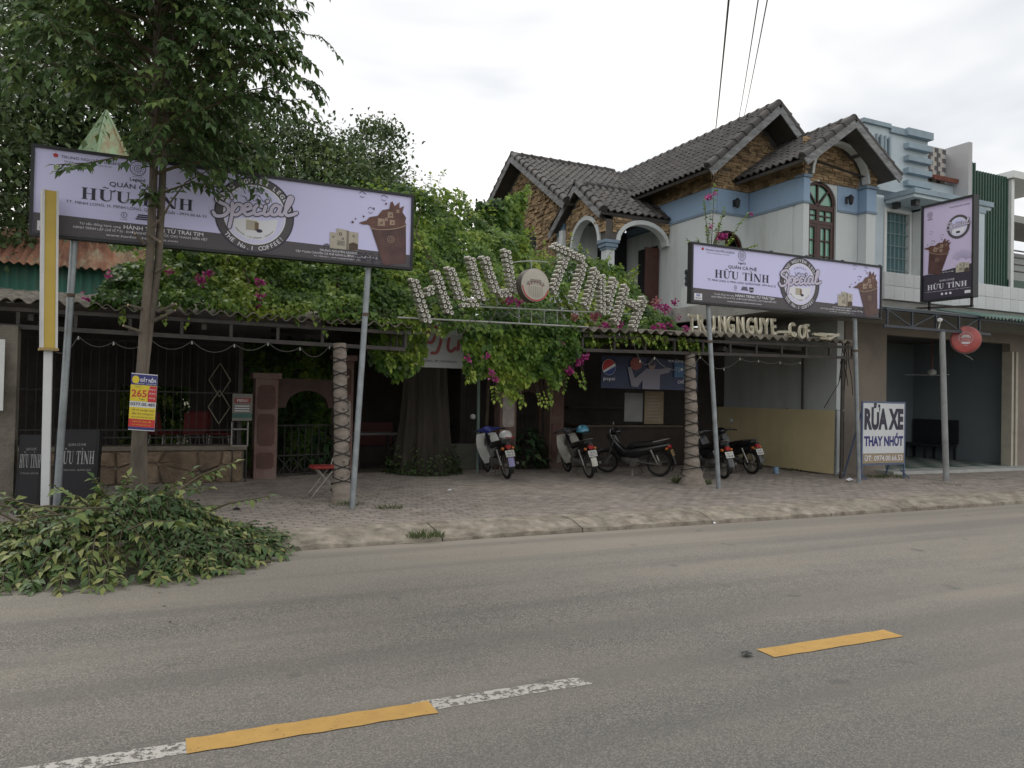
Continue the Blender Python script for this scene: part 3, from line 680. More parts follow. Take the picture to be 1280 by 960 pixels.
fascia(roofB, (11.40, 13.95, ZB-.10), (apB, 13.95, zBr-.09)); fascia(roofB, (15.5, 13.953, ZB-.10), (apB, 13.953, zBr-.09))
# A: ridge along X at Y=21.28
yA, zAr = 21.28, 8.98; hA = math.hypot(1, .63); vAf = Vector((0, 1, .63)); eA = 17.85; LA = (yA-eA)*hA
pA = [((9.79, eA, zAr-(yA-eA)*.63), (1, 0, 0), vAf, 4.2, LA), ((14.0, 2*yA-eA, zAr-(yA-eA)*.63), (-1, 0, 0), (0, -1, .63), 4.2, LA)]
roofA = deck(pA).build('roof', soffit_m, house)
slope(roofA, *pA[0][:3], 4.1, LA, keep=lambda p: p.z > zBr-abs(apB-p.x)*.88-.12)
caps(roofA, (9.75, yA, zAr+.04), (13.4, yA, zAr+.04), (0, 0, 1), .11)
caps(roofA, (9.80, eA-.02, zAr-(yA-eA)*.63+.05), (9.80, yA-.05, zAr+.03), (0, 0, 1), .11); caps(roofA, (9.80, 2*yA-eA, zAr-(yA-eA)*.63+.05), (9.80, yA+.05, zAr+.03), (0, 0, 1), .11)
fascia(roofA, (9.72, eA, zAr-(yA-eA)*.63-.10), (9.72, yA, zAr-.09)); fascia(roofA, (9.717, 2*yA-eA, zAr-(yA-eA)*.63-.10), (9.717, yA, zAr-.09))
# C: ridge along Y
vC = Vector((1, 0, .72)); eC, zCr = 1.48, 8.0; LC = eC*math.hypot(1, .72); y0C, y1C = 12.38, 14.8
pC = [((apC-eC, y1C, zCr-eC*.72), (0, -1, 0), vC, y1C-y0C, LC), ((apC+eC, y0C, zCr-eC*.72), (0, 1, 0), (-1, 0, .72), y1C-y0C, LC)]
roofC = deck(pC).build('roof', soffit_m, house)
slope(roofC, *pC[0][:3], y1C-y0C, LC, keep=lambda p: p.y < YBF+.05 or p.x < 13); slope(roofC, *pC[1][:3], y1C-y0C, LC)
caps(roofC, (apC, y0C, zCr+.04), (apC, 14.7, zCr+.04), (0, 0, 1), .10)
caps(roofC, (apC-eC-.02, y0C+.02, zCr-eC*.72+.05), (apC-.05, y0C+.02, zCr+.03), (0, 0, 1), .09); caps(roofC, (apC+eC+.02, y0C+.02, zCr-eC*.72+.05), (apC+.05, y0C+.02, zCr+.03), (0, 0, 1), .09)
fascia(roofC, (apC-eC, y0C-.05, zCr-eC*.72-.09), (apC, y0C-.05, zCr-.08), .16); fascia(roofC, (apC+eC, y0C-.053, zCr-eC*.72-.09), (apC, y0C-.053, zCr-.08), .16)
# D: porch roof, ridge along X
hD = math.hypot(1, .74); XV = 9.93; WD = 12.1-XV; LD = eD*hD
pD = [((XV, yD-eD, zDr-eD*.74), (1, 0, 0), (0, 1, .74), WD, LD), ((12.1, yD+eD, zDr-eD*.74), (-1, 0, 0), (0, -1, .74), WD, LD)]
roofD = deck(pD).build('roof', soffit_m, house)
slope(roofD, *pD[0][:3], WD, LD); slope(roofD, *pD[1][:3], WD, LD)
caps(roofD, (XV-.03, yD, zDr+.04), (11.9, yD, zDr+.04), (0, 0, 1), .10)
caps(roofD, (XV+.02, yD-eD-.02, zDr-eD*.74+.05), (XV+.02, yD-.05, zDr+.03), (0, 0, 1), .11); caps(roofD, (XV+.02, yD+eD, zDr-eD*.74+.05), (XV+.02, yD+.05, zDr+.03), (0, 0, 1), .09)
fascia(roofD, (XV-.06, yD-eD, zDr-eD*.74-.09), (XV-.06, yD, zDr-.08), .16); fascia(roofD, (XV-.063, yD+eD+.1, zDr-(eD+.1)*.74-.09), (XV-.063, yD, zDr-.08), .16)
tiles.sort(key=lambda t: t[0])
for d_, rf, m in tiles[:300]: piece('tile', TM, rf, m)
tv = np.array([v.co[:] for v in TM.vertices]); tf = [tuple(p.vertices) for p in TM.polygons]; mb = MB()
for d_, rf, m in tiles[300:]:
    A_ = np.array(m); mb.add((tv @ A_[:3, :3].T+A_[:3, 3]).tolist(), tf)
tag(mb.build('tile_field', tile_m, house, smooth=True), kind='stuff')
tag(cl.build('stone_cladding', stone_c, house), kind='stuff')
# terrace railing
rail_m = M('blue_black_rail', (.035, .045, .06), .4, .2, 5, metal=.3)
rl = thing('balcony_railing', 'dark metal railing on the white parapet of the tiled house terrace', 'railing', (10.96, 11.56, 4.22))
for z in (4.30, 4.42, 4.54):
    b = MB(); b.tube([(10.96, 14.25, z), (10.96, 11.56, z), (14.05, 11.56, z)], .025, 8); b.build('rail', rail_m, rl)
for p in [(10.96, y) for y in (14.2, 13.3, 12.4, 11.56)]+[(x_, 11.56) for x_ in (11.9, 12.9, 14.0)]:
    b = MB(); b.tube([(*p, 4.222), (*p, 4.56)], .03, 8); b.lathe([(.0, -.05), (.04, -.03), (.05, 0), (.04, .03), (0, .05)], (*p, 4.58), n=10); b.build('post', rail_m, rl)

# ------------------------------------------------------------------ the pale blue house with the open shop, and the green clad house
pale = M('pale_blue_wall', (.52, .60, .65), .82, .07, .9, .1, 80, dirt=(.36, .42, .46), dscale=.6, damt=.5)
slate = M('slate_blue_trim', (.30, .38, .44), .8, .12, 2, dirt=(.14, .17, .19), dscale=1.5, damt=.5)
beige = M('beige_wall', (.25, .215, .18), .88, .12, 1.2, .15, 60, dirt=(.14, .125, .11), dscale=.8, damt=.5)
frame_w = M('white_frame', (.66, .68, .67), .5, .06, 3)
blueh = thing('blue_house', 'pale blue two-storey house with an open ground-floor shop, right of the tiled house', 'house', (17, 12, .1))
block(beige, 'wall', blueh, (13.52, 14.8, 12, 12.2, .1, 3.42), (14.8, 19.15, 12, 12.2, 3.2, 3.42), (19.45, 24, 12, 12.2, .1, 3.42), (19.15, 19.45, 12, 12.2, 3.0, 3.42))
block(M('shop_inside', (.20, .235, .255), .85, .12, 1), 'inner_wall', blueh, (13.5, 24, 15.0, 15.1, .1, 3.4), (13.52, 13.6, 12.2, 14.99, .1, 3.4), (19.6, 19.7, 12.2, 14.99, .1, 3.4))
block(soffit_m, 'ceiling', blueh, (13.5, 24, 12.2, 17, 3.35, 3.41))
block(M('grey_band', (.33, .32, .30), .9, .2, 1.2, .2, 40, dirt=(.15, .14, .13), dscale=1.2, damt=.7), 'slab_edge', blueh, (13.94, 25, 11.45, 13.19, 3.422, 3.86))
block(M('step_concrete', (.42, .43, .41), .8, .15, 2), 'step', blueh, (14.5, 19.6, 11.55, 12.0, .1, .19))
fl = thing('shop_floor', 'green and white checked tile floor of the open shop', 'tile floor', (17, 14, .19))
block(M('floor_grout', (.2, .2, .19), .8, .1, 3), 'floor_bed', fl, (14.8, 19.6, 12.0, 14.99, .1, .182))
ta, tb = M('floor_tile_green', (.10, .16, .13), .35, .15, 2), M('floor_tile_white', (.40, .42, .39), .35, .1, 2)
fa, fb = bevel_box_mesh('floor_tile', .394, .394, .02, .002, ta), bevel_box_mesh('floor_tile', .394, .394, .02, .002, tb)
for i in range(12):
    for j in range(7): piece('floor_tile', fb if (i+j) % 2 else fa, fl, Matrix.Translation((15.0+i*.4, 12.22+j*.4, .194)))
# shutter guide / door frame on the right of the opening
block(M('cream_metal', (.45, .42, .34), .5, .12, 4), 'door_frame', blueh, (19.15, 19.23, 11.95, 12.2, .19, 3.0), (19.36, 19.44, 11.98, 12.2, .19, 3.0)); block(M('grey_shutter', (.12, .125, .13), .6, .2, 3), 'shutter', blueh, (19.24, 19.35, 12.05, 12.2, .19, 2.99))
# white tiled balcony parapet
par = MB().box(13.95, 25, 11.40, 11.52, 3.87, 4.45).build('parapet', M('parapet_bed', (.45, .46, .46), .85, .1, 3), blueh)
wt = M('dimpled_white_tile', (.60, .62, .63), .4, .05, 4, .6, 46, dirt=(.46, .47, .47), dscale=2, damt=.5, island=.05)
wtm = bevel_box_mesh('parapet_tile', .294, .284, .015, .003, wt); rotx = Matrix.Rotation(R(90), 4, 'X')
for i in range(30):
    for j in range(2): piece('parapet_tile', wtm, par, Matrix.Translation((14.11+i*.3, 11.386, 4.02+j*.29)) @ rotx)
# upper storey
Y2 = 13.2
block(pale, 'wall', blueh, (15.46, 16.16, Y2, Y2+.15, 3.87, 6.7), (17.02, 17.1, Y2, Y2+.15, 3.87, 6.7), (16.16, 17.02, Y2, Y2+.15, 6.42, 6.7), (16.16, 17.02, Y2, Y2+.15, 3.87, 4.2), (17.1, 18.95, Y2-.25, Y2+.15, 3.87, 4.15), (17.75, 18.95, Y2-.25, Y2+.15, 4.152, 6.7), (17.1, 17.749, Y2-.25, Y2+.15, 6.45, 6.7))
block(frame_w, 'window_frame', blueh, (16.1, 16.18, Y2-.04, Y2+.1, 4.2, 6.46), (17.0, 17.07, Y2-.04, Y2+.1, 4.2, 6.46), (16.181, 16.999, Y2-.04, Y2+.1, 6.38, 6.46), (17.1, 17.2, Y2-.3, Y2+.1, 4.16, 6.5), (17.28, 17.34, Y2-.29, Y2-.2, 4.16, 6.1), (17.68, 17.74, Y2-.29, Y2-.2, 4.16, 6.1), (17.341, 17.679, Y2-.29, Y2-.2, 6.02, 6.1))
gl = M('dark_glass', (.045, .075, .08), .1, .2, 2, spec=.7)
p = MB().box(16.18, 17.0, Y2+.09, Y2+.10, 4.2, 6.38).build('window_pane', gl, blueh)
cm = M('teal_curtain', (.10, .20, .22), .8, .2, 3)
c_ = MB(); c_.grid(lambda u, v: (16.2+.78*u+(.10*(1-v) if u < .5 else -.0), Y2+.075+.012*math.sin(u*46), 4.2+2.15*v), 60, 6); c_.build('curtain', cm, blueh, smooth=True)
for i in range(5): MB().box(16.18+.15*i+.04, 16.2+.15*i+.04, Y2+.02, Y2+.04, 4.2, 6.37).build('window_bar', M('grey_bar', (.2, .25, .26), .5, .1, 5), blueh)
for i in range(7): MB().box(16.181, 16.999, Y2+.005, Y2+.018, 4.35+.3*i, 4.365+.3*i).build('window_bar', MATS['grey_bar'], blueh)
MB().box(17.34, 17.68, Y2-.22, Y2-.2, 4.16, 6.02).build('window_pane', M('grey_glass', (.12, .16, .17), .15, .15, 2, spec=.7), blueh)
MB().box(17.2, 17.74, Y2-.23, Y2-.2, 6.12, 6.44).build('window_pane', MATS['grey_glass'], blueh)
# canopy with lights, upper volume, parapet with four slats
block(slate, 'canopy', blueh, (16.1, 19.0, 12.35, Y2-.01, 6.64, 6.76)); block(pale, 'canopy_soffit', blueh, (16.14, 18.96, 12.4, Y2-.02, 6.56, 6.638))
for x_, y_ in ((16.3, 13.0), (16.45, 12.6), (17.45, 12.6)): MB().box(x_-.07, x_+.07, y_-.07, y_+.07, 6.42, 6.559).build('downlight', MATS['black_iron'], blueh)
block(pale, 'upper_wall', blueh, (15.3, 15.75, Y2-.05, Y2+.3, 6.87, 8.4), (15.9, 16.05, Y2-.05, Y2+.3, 7.2, 8.15), (16.2, 17.6, Y2-.05, Y2+.3, 6.87, 8.3), (15.751, 16.199, Y2-.05, Y2+.3, 6.87, 7.2), (15.751, 16.199, Y2-.05, Y2+.3, 8.15, 8.4), (17.6, 18.598, Y2-.05, Y2+.3, 6.87, 7.3))
for x_ in (15.75, 16.05):
    f = MB(); f.box(x_-.03, x_+.03, Y2-.09, Y2, 7.14, 8.2); f.box(x_+.12, x_+.18, Y2-.09, Y2, 7.14, 8.2); f.build('slot_frame', slate, blueh)
    MB().box(x_+.031, x_+.119, Y2+.1, Y2+.12, 7.2, 8.15).build('window_pane', M('patterned_pane', (.33, .36, .34), .4, .35, 25), blueh)
block(slate, 'cornice', blueh, (15.25, 16.199, Y2-.12, Y2+.3, 8.402, 8.5), (16.2, 16.699, Y2-.12, Y2+.3, 8.302, 8.46), (16.7, 17.62, Y2-.2, Y2+.3, 8.303, 8.48))
for k in range(4): block(slate, 'facade_slat', blueh, (16.72, 17.58, Y2-.2, Y2-.052, 7.06+.31*k, 7.19+.31*k))
# chequered blocks, clay coping, end wall
ck = block(MATS['parapet_bed'], 'block_screen', blueh, (17.61, 18.34, Y2+.02, Y2+.12, 7.31, 8.25))
b1, b2 = M('block_dark', (.10, .095, .10), .8, .2, 4), M('block_pale', (.45, .42, .39), .8, .15, 4)
m1, m2 = bevel_box_mesh('screen_block', .142, .118, .02, .004, b1), bevel_box_mesh('screen_block', .142, .118, .02, .004, b2)
for i in range(5):
    for j in range(8): piece('screen_block', m1 if (i+j//1) % 2 else m2, ck, Matrix.Translation((17.69+i*.145+(.07 if j % 2 else 0)-.035, Y2+.005, 7.36+j*.115)) @ rotx)
cpm = None
for i in range(9):
    q = MB(); q.lathe([(.06, 0), (.05, .3)], (17.7+i*.1, Y2-.22, 7.38), (0, 1, .35), n=8); q.build('coping_tile', M('clay_coping', (.20, .07, .05), .85, .3, 6), blueh)
block(M('grey_side', (.46, .46, .47), .85, .08, 1), 'tank_wall', blueh, (18.345, 18.595, Y2+.15, Y2+.25, 7.31, 8.2)); block(MATS['grey_side'], 'end_wall', blueh, (18.6, 18.74, 12.75, Y2+.3, 6.87, 8.35)); block(pale, 'end_wall', blueh, (17.9, 18.12, 12.0, 12.2, 3.87, 6.3)); block(slate, 'end_lintel', blueh, (17.5, 18.14, 11.98, 12.22, 6.302, 6.42))
# green house
gr = thing('green_house', 'house clad in dark green corrugated metal at the right edge', 'house', (21.5, 14, .1))
gm = M('green_cladding', (.022, .075, .048), .5, .18, 2, dirt=(.03, .06, .045), dscale=1, damt=.6)
x = 20.0; k = 0
while x < 22.15:
    c_ = MB(); x1 = x+.72
    c_.grid(lambda u, v: (x+.72*u, 14+.02*(1 if (u*6) % 1 < .5 else -1), .1+(8.25+.2*(k < 1)-.1)*v), 48, 1); c_.build('cladding_sheet', gm, gr); x += .722; k += 1
block(frame_w, 'slab', gr, (22.1, 24.5, 13.8, 18, 8.2, 8.4) , (22.17, 22.3, 13.9, 14.1, 3, 8.19)); block(M('pale_soffit', (.5, .52, .52), .8, .1, 1), 'balcony_wall', gr, (22.3, 26, 15.6, 15.7, .1, 6.6))
block(gm, 'lower_wall', gr, (22.17, 26, 13.96, 14.06, .1, 5.3)); block(pale, 'side_wall', gr, (19.76, 19.95, 14, 18, .1, 8.3))
for z in (5.55, 5.75, 5.95, 6.15): MB().box(22.31, 26, 13.98, 14.02, z, z+.035).build('rail', MATS['black_iron'], gr)
block(M('grey_slab', (.36, .36, .35), .85, .1, 2), 'beam', gr, (22.301, 26, 14.0, 15.59, 7.0, 7.2))
# shop contents
bn = thing('bench_seat', 'dark bench against the wall inside the open shop', 'bench', (19.3, 14.3, .2)); bm = M('dark_bench', (.02, .022, .026), .5, .2, 4)
MB().box(19.05, 19.5, 13.6, 14.9, .52, .60).build('seat', bm, bn); MB().box(19.5, 19.57, 13.6, 14.9, .62, 1.25).build('backrest', bm, bn)
for y_ in (13.62, 14.22, 14.82):
    MB().box(19.07, 19.12, y_, y_+.05, .196, .519).build('leg', bm, bn); MB().box(19.44, 19.49, y_, y_+.05, .196, .519).build('leg', bm, bn)
fp = at(1165, 466, 13.6)
fan = thing('ceiling_fan', 'white ceiling fan hanging in the dark shop', 'fan', tuple(fp)); fw = M('fan_white', (.6, .6, .58), .4, .05, 3)
q = MB(); q.lathe([(.0, .1), (.05, .09), (.10, .05), (.11, 0), (.08, -.07), (0, -.09)], fp, n=16); q.build('motor', fw, fan)
q = MB(); q.tube([fp+Vector((0, 0, .1)), Vector((fp.x, fp.y, 3.36))], .012, 6); q.build('rod', M('fan_red', (.3, .05, .04), .5, .1, 3), fan)
for a in (10, 130, 250):
    d_ = Vector((math.cos(R(a)), math.sin(R(a)), 0)); q = MB(); q.obox(fp+d_*.36-Vector((0, 0, .06)), d_*.26, d_.cross(Vector((0, 0, 1)))*.055, (0, 0, .004)); q.build('blade', fw, fan)

# ------------------------------------------------------------------ awning with truss, in front of the shop
aw = thing('shop_awning', 'green corrugated awning on a dark steel truss over the shop front', 'awning', (15.5, 10.5, 3.4))
am = M('green_roof_sheet', (.10, .19, .16), .5, .15, 2, dirt=(.22, .24, .21), dscale=1.5, damt=.6)
for i in range(6):
    x0 = 15.55+i*.9; q = MB(); q.grid(lambda u, v: (x0+.93*u, 10.3+1.1*v, 3.50+.26*v+.028*math.sin(u*2*math.pi*8)+.004*i), 64, 2, thick=(0, 0, -.006)); q.build('roof_sheet', am, aw, smooth=True)
MB().grid(lambda u, v: (12.9+2.7*u, 10.4+1.0*v, 3.52+.22*v), 4, 1, thick=(0, 0, -.03)).build('flat_sheet', M('dull_green_sheet', (.13, .15, .14), .7, .2, 2), aw)
tr = M('blue_black_steel', (.03, .04, .055), .5, .25, 5)
for a, b in (((12.8, 10.42, 3.50), (15.6, 10.42, 3.50)), ((12.75, 10.42, 3.16), (15.95, 10.42, 3.16)), ((15.6, 10.42, 3.46), (20.8, 10.42, 3.46))): MB().bar(a, b, .045, .05).build('chord', tr, aw)
xs = [12.85, 13.55, 14.25, 14.95, 15.6]
for i, x_ in enumerate(xs):
    MB().bar((x_, 10.42, 3.186), (x_, 10.42, 3.474), .035).build('strut', tr, aw)
    if i < 4: a, b = (3.19, 3.47) if i % 2 else (3.47, 3.19); MB().bar((x_+.02, 10.42, a), (xs[i+1]-.02, 10.42, b), .022).build('brace', tr, aw)
for x_ in (12.85, 14.4, 15.6): MB().bar((x_, 10.45, 3.48), (x_, 11.42, 3.66), .04).build('rafter', tr, aw)
galv = M('galvanised', (.30, .33, .35), .45, .2, 6, metal=.5, dirt=(.2, .21, .21), dscale=4, damt=.5)
pl = MB(); b0 = atz(1183, 602, .12); pl.tube([b0-Vector((0, 0, .05)), (b0.x, 10.42, 3.13)], .058, 12); pl.build('post', M('grey_post', (.26, .27, .27), .6, .15, 5, dirt=(.13, .12, .11), dscale=4, damt=.6), aw)
cam_ = thing('security_camera', 'small white security camera under the awning truss', 'camera', (14.1, 10.38, 3.1))
q = MB(); pcm = at(1176, 400, 10.36); q.lathe([(.035, 0), (.04, .02), (.04, .14), (.03, .16)], pcm, (-.9, -.4, -.1), n=12); q.build('body', frame_w, cam_); q = MB(); q.tube([pcm, (pcm.x, 10.42, 3.15)], .014, 6); q.build('bracket', frame_w, cam_)

# ------------------------------------------------------------------ the cafe: corrugated roofs on trusses, walls, gate, fence
fibro = M('fibre_cement', (.15, .135, .11), .95, .3, 2.5, .5, 50, c2=(.20, .18, .15), dirt=(.05, .05, .035), dscale=2.2, damt=.8)
rust_steel = M('brown_steel', (.055, .048, .044), .7, .3, 5, .2, 60)
def corr_roof(th, x0, x1, z0, z1, y0, y1, rise, skip=()):
    n = round((x1-x0)/.95); w = (x1-x0)/n
    for i in range(n):
        a = x0+i*w; za = z0+(z1-z0)*i/n; k = .012*(i % 2)
        q = MB(); q.grid(lambda u, v: (a-.04+(w+.08)*u, y0+.03*math.sin(i*2.1)+(y1-y0)*v, za+(z1-z0)/n*u+rise*v+k+.032*math.sin(((a+w*u)/.19)*2*math.pi)), 60, 3, thick=(0, 0, -.012)); q.build('roof_sheet', fibro, th, smooth=True)
def truss(th, x0, x1, zb0, zb1, zt0, zt1, y, step=.62):
    MB().bar((x0, y, zb0), (x1, y, zb1), .05, .055).build('chord', rust_steel, th); MB().bar((x0, y, zt0), (x1, y, zt1), .05, .05).build('chord', rust_steel, th)
    n = round((x1-x0)/step)
    for i in range(n+1):
        t = i/n; MB().bar((x0+(x1-x0)*t, y, zb0+(zb1-zb0)*t+.03), (x0+(x1-x0)*t, y, zt0+(zt1-zt0)*t-.03), .04).build('strut', rust_steel, th)
lw = thing('cafe_roof', 'weathered corrugated roof of the cafe wing behind the large billboard, vines on top', 'roof', (-.5, 11, 2.6))
corr_roof(lw, -4.6, 3.42, 2.69, 2.655, 10.95, 17.0, .75)
truss(lw, -4.6, 3.40, 2.41, 2.315, 2.60, 2.56, 11.1)
for x_ in (-1.4, .6, 2.2): MB().bar((x_, 11.15, 2.5), (x_, 16.5, 2.9), .06, .08).build('rafter', rust_steel, lw)
for i in range(7): MB().bar((3.38-.01*i, 11.15+.3*i, 2.34), (3.38-.01*i, 11.15+.3*i, 2.6+.04*i), .03).build('strut', rust_steel, lw)
MB().bar((3.38, 11.14, 2.34), (3.32, 13.2, 2.40), .045).build('chord', rust_steel, lw)
rw = thing('cafe_roof', 'weathered corrugated roof of the cafe wing in front of the tiled house', 'roof', (9, 11, 2.6))
corr_roof(rw, 6.42, 12.75, 2.78, 2.87, 10.95, 15.4, .55)
truss(rw, 6.45, 12.7, 2.44, 2.56, 2.68, 2.77, 11.1)
for x_ in (7.5, 9.5, 11.5): MB().bar((x_, 11.15, 2.60), (x_, 15.2, 3.05), .06, .08).build('rafter', rust_steel, rw)
MB().tube([(12.6, 11.25, .12), (12.6, 11.25, 2.6)], .03, 8).build('post', rust_steel, rw)
MB().tube([(13.15, atx(1002, 560, 13.15).y, .1), (13.15, atx(1002, 560, 13.15).y, 2.95)], .028, 8).build('post', rust_steel, rw)
# walls closing the cafe at the back
cb = thing('cafe_walls', 'dark rear walls of the cafe seen in deep shade under the roofs', 'wall', (4, 17, .1))
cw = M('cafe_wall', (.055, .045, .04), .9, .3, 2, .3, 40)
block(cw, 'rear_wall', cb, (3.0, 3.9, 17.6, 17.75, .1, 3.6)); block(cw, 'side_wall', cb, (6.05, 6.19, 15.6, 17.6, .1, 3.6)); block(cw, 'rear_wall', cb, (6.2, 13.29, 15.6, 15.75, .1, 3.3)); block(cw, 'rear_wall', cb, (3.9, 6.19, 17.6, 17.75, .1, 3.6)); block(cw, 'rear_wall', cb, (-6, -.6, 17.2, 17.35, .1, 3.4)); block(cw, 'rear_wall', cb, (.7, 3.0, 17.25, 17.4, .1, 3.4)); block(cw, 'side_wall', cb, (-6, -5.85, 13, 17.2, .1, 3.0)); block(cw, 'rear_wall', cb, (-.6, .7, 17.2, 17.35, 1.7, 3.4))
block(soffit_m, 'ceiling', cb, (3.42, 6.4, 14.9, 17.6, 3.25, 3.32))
# pink painted pillars with raised cartouches
pink = M('pink_pillar', (.235, .145, .125), .85, .25, 3, .3, 40, dirt=(.24, .205, .185), dscale=3, damt=.7); brown = M('brown_panel', (.13, .07, .06), .8, .25, 4)
def pillar(x0, x1, y0, y1, z1, label, panels, mat=pink):
    t = thing('gate_pillar', label, 'pillar', ((x0+x1)/2, (y0+y1)/2, .11))
    MB().box(x0, x1, y0, y1, .1, z1).build('shaft', mat, t); MB().box(x0-.05, x1+.05, y0-.05, y1+.05, z1+.002, z1+.10).build('cap', mat, t)
    for (a, b, m_) in panels:
        xm_, w_ = (x0+x1)/2, (x1-x0)*.36; pts = []
        for sx, sz, q in ((1, 1, 0), (-1, 1, 1), (-1, -1, 2), (1, -1, 3)):
            for j in range(5):
                g_ = R(90*q+90*j/4); pts.append((xm_+sx*(w_-.06)+.06*math.cos(g_), y0-.02, (b if sz > 0 else a)-sz*.06+.06*math.sin(g_)))
        MB().prism(pts, (0, .03, 0)).build('panel', m_, t)
    return t
pillar(1.60, 1.98, 13.9, 14.25, 1.86, 'pink gate pillar with brown cartouches beside the menu board', ((.3, .58, brown), (.7, 1.25, brown), (1.33, 1.75, brown)))
pc = M('peeling_white', (.48, .43, .40), .85, .3, 5)
pillar(3.08, 3.42, 14.4, 14.7, 2.25, 'pink gate pillar with a peeling white panel behind the cable-wrapped palm trunk', ((.35, .62, pc), (.72, 1.5, pc), (1.6, 2.1, brown)))
gp = thing('gate_lintel', 'curved pink lintel over the iron gate between the pink pillars', 'lintel', (2.5, 14.2, 1.7)); w = MB()
arch_wall(w, lambda u, z, s: (u, 14.05+(u-2)*.35+.18*s, z), 1.99, 3.09, 1.36, 1.88, 2.15, 2.95, 1.36, 1.37, rise=.3); w.build('arch', M('brown_lintel', (.10, .065, .055), .9, .25, 3, .3, 40), gp)
# iron gate
iron = M('dark_iron', (.03, .028, .027), .6, .3, 6)
gt = thing('iron_gate', 'low dark iron gate with scrolls between the pink pillars', 'gate', (2.5, 14.3, .12))
for i in range(9): x_ = 2.02+i*.13; MB().tube([(x_, 14.15+(x_-2)*.35, .14), (x_, 14.15+(x_-2)*.35, 1.05)], .009, 6).build('bar', iron, gt)
for z in (.17, .5, 1.04): MB().bar((2.0, 14.15, z), (3.07, 14.52, z), .02).build('rail', iron, gt)
for i in range(4):
    q = MB(); q.bar((2.05+.25*i, 14.14+.35*(.05+.25*i), .2), (2.28+.25*i, 14.14+.35*(.28+.25*i), .47), .014); q.bar((2.05+.25*i, 14.13+.35*(.05+.25*i), .47), (2.28+.25*i, 14.13+.35*(.28+.25*i), .2), .014); q.build('brace', iron, gt)
# low rubble wall and barred fence
rub = thing('rubble_wall', 'low rubble stone wall below the barred fence of the cafe', 'wall', (-.5, 13.6, .1))
mort = M('mortar', (.19, .165, .13), .95, .3, 3, .5, 40); stn = M('rubble_stone', (.20, .145, .095), .92, .3, 3, .8, 30, c2=(.25, .185, .13), dirt=(.09, .075, .06), dscale=2.5, damt=.75, island=.25)
MB().box(-4.5, 1.40, 13.58, 13.95, .1, .66).build('core', mort, rub)
MB().box(-4.55, 1.44, 13.52, 14.0, .661, .73).build('coping', mort, rub)
G = {}; NX, NZ = 15, 2
for i in range(NX+1):
    for j in range(NZ+1): G[i, j] = (-4.5+5.88*i/NX+(rnd.uniform(-.13, .13) if 0 < i < NX else 0), .12+.53*j/NZ+(rnd.uniform(-.11, .11) if 0 < j < NZ else 0))
for i in range(NX):
    for j in range(NZ):
        c4 = [G[i, j], G[i+1, j], G[i+1, j+1], G[i, j+1]]; cx_ = sum(c[0] for c in c4)/4; cz_ = sum(c[1] for c in c4)/4; pts = []
        for k in range(4):
            a, b = c4[k], c4[(k+1) % 4]; pts += [(a[0]*.93+b[0]*.07, a[1]*.93+b[1]*.07), (a[0]*.1+b[0]*.9, a[1]*.1+b[1]*.9)]
        pts = [(cx_+(x_-cx_)*.985, cz_+(z-cz_)*.985) for x_, z in pts]; d_ = rnd.uniform(.02, .05); q = MB(); n = 8
        o_ = [(x_, 13.575, z) for x_, z in pts]; f_ = [(cx_+(x_-cx_)*.88, 13.575-d_+rnd.uniform(-.02, .02), cz_+(z-cz_)*.86) for x_, z in pts]
        q.add(o_+f_+[(cx_, 13.575-d_-.015, cz_)], [(k, (k+1) % n, n+(k+1) % n, n+k) for k in range(n)]+[(n+k, n+(k+1) % n, 2*n) for k in range(n)]); q.build('stone', stn, rub)
fe = thing('bar_fence', 'dark iron bar fence standing on the rubble wall', 'fence', (-.5, 13.7, .73))
for i in range(44): x_ = -3.9+i*.12; MB().tube([(x_, 13.72, .73), (x_, 13.72, 2.42)], .0065, 5).build('bar', iron, fe)
for z in (.86, .98, 1.6, 2.40): MB().bar((-4.0, 13.72, z), (1.36, 13.72, z), .018, .022).build('rail', iron, fe)
MB().bar((1.33, 13.72, .73), (1.33, 13.72, 2.6), .07, .07).build('post', rust_steel, fe)
dm = M('worn_white_bar', (.22, .19, .14), .7, .2, 5); xc, zc = at(276, 490, 13.68).x, at(276, 490, 13.68).z
for k in (0, 1):
    h_ = .28; c_ = Vector((xc-.02, 13.69-.02*k, zc-.45*k+.2)); P4 = [c_+Vector((0, 0, h_)), c_+Vector((.17, 0, 0)), c_-Vector((0, 0, h_)), c_-Vector((.17, 0, 0))]
    q = MB(); [q.bar(P4[i], P4[(i+1) % 4], .014) for i in range(4)]; q.build('diamond', dm, fe)
# green pole, red doorway pillars in the middle
pillar(6.55, 6.92, 14.6, 14.9, 1.95, 'pink pillar with flaking notices behind the white and blue scooter', ((.3, .7, brown), (1.0, 1.7, pc)))
pillar(7.62, 7.95, 14.4, 14.7, 2.1, 'dark brown pillar behind the scooter with the light blue helmet', ((.35, 1.1, brown), (1.25, 1.9, brown)), M('brown_pillar', (.15, .10, .08), .85, .25, 3, .3, 40))
nd = thing('grille_door', 'arched dark grille door between the two middle pillars', 'door', (7.3, 14.7, .12)); w = MB()
arch_wall(w, lambda u, z, s: (u, 14.75+.1*s, z), 6.93, 7.61, .1, 2.1, 7.0, 7.54, .1, 1.5, rise=.25); w.build('surround', M('brown_surround', (.10, .065, .05), .9, .2, 3), nd)
for i in range(5): MB().tube([(7.05+.11*i, 14.8, .12), (7.05+.11*i, 14.8, 1.7)], .008, 5).build('bar', iron, nd)
for z in (.5, .9, 1.3): MB().bar((7.0, 14.8, z), (7.54, 14.8, z), .016).build('rail', iron, nd)
g_ = thing('steel_pole', 'thin pale green pole beside the large tree trunk', 'pole', tuple(at(597, 575, 14.0)))
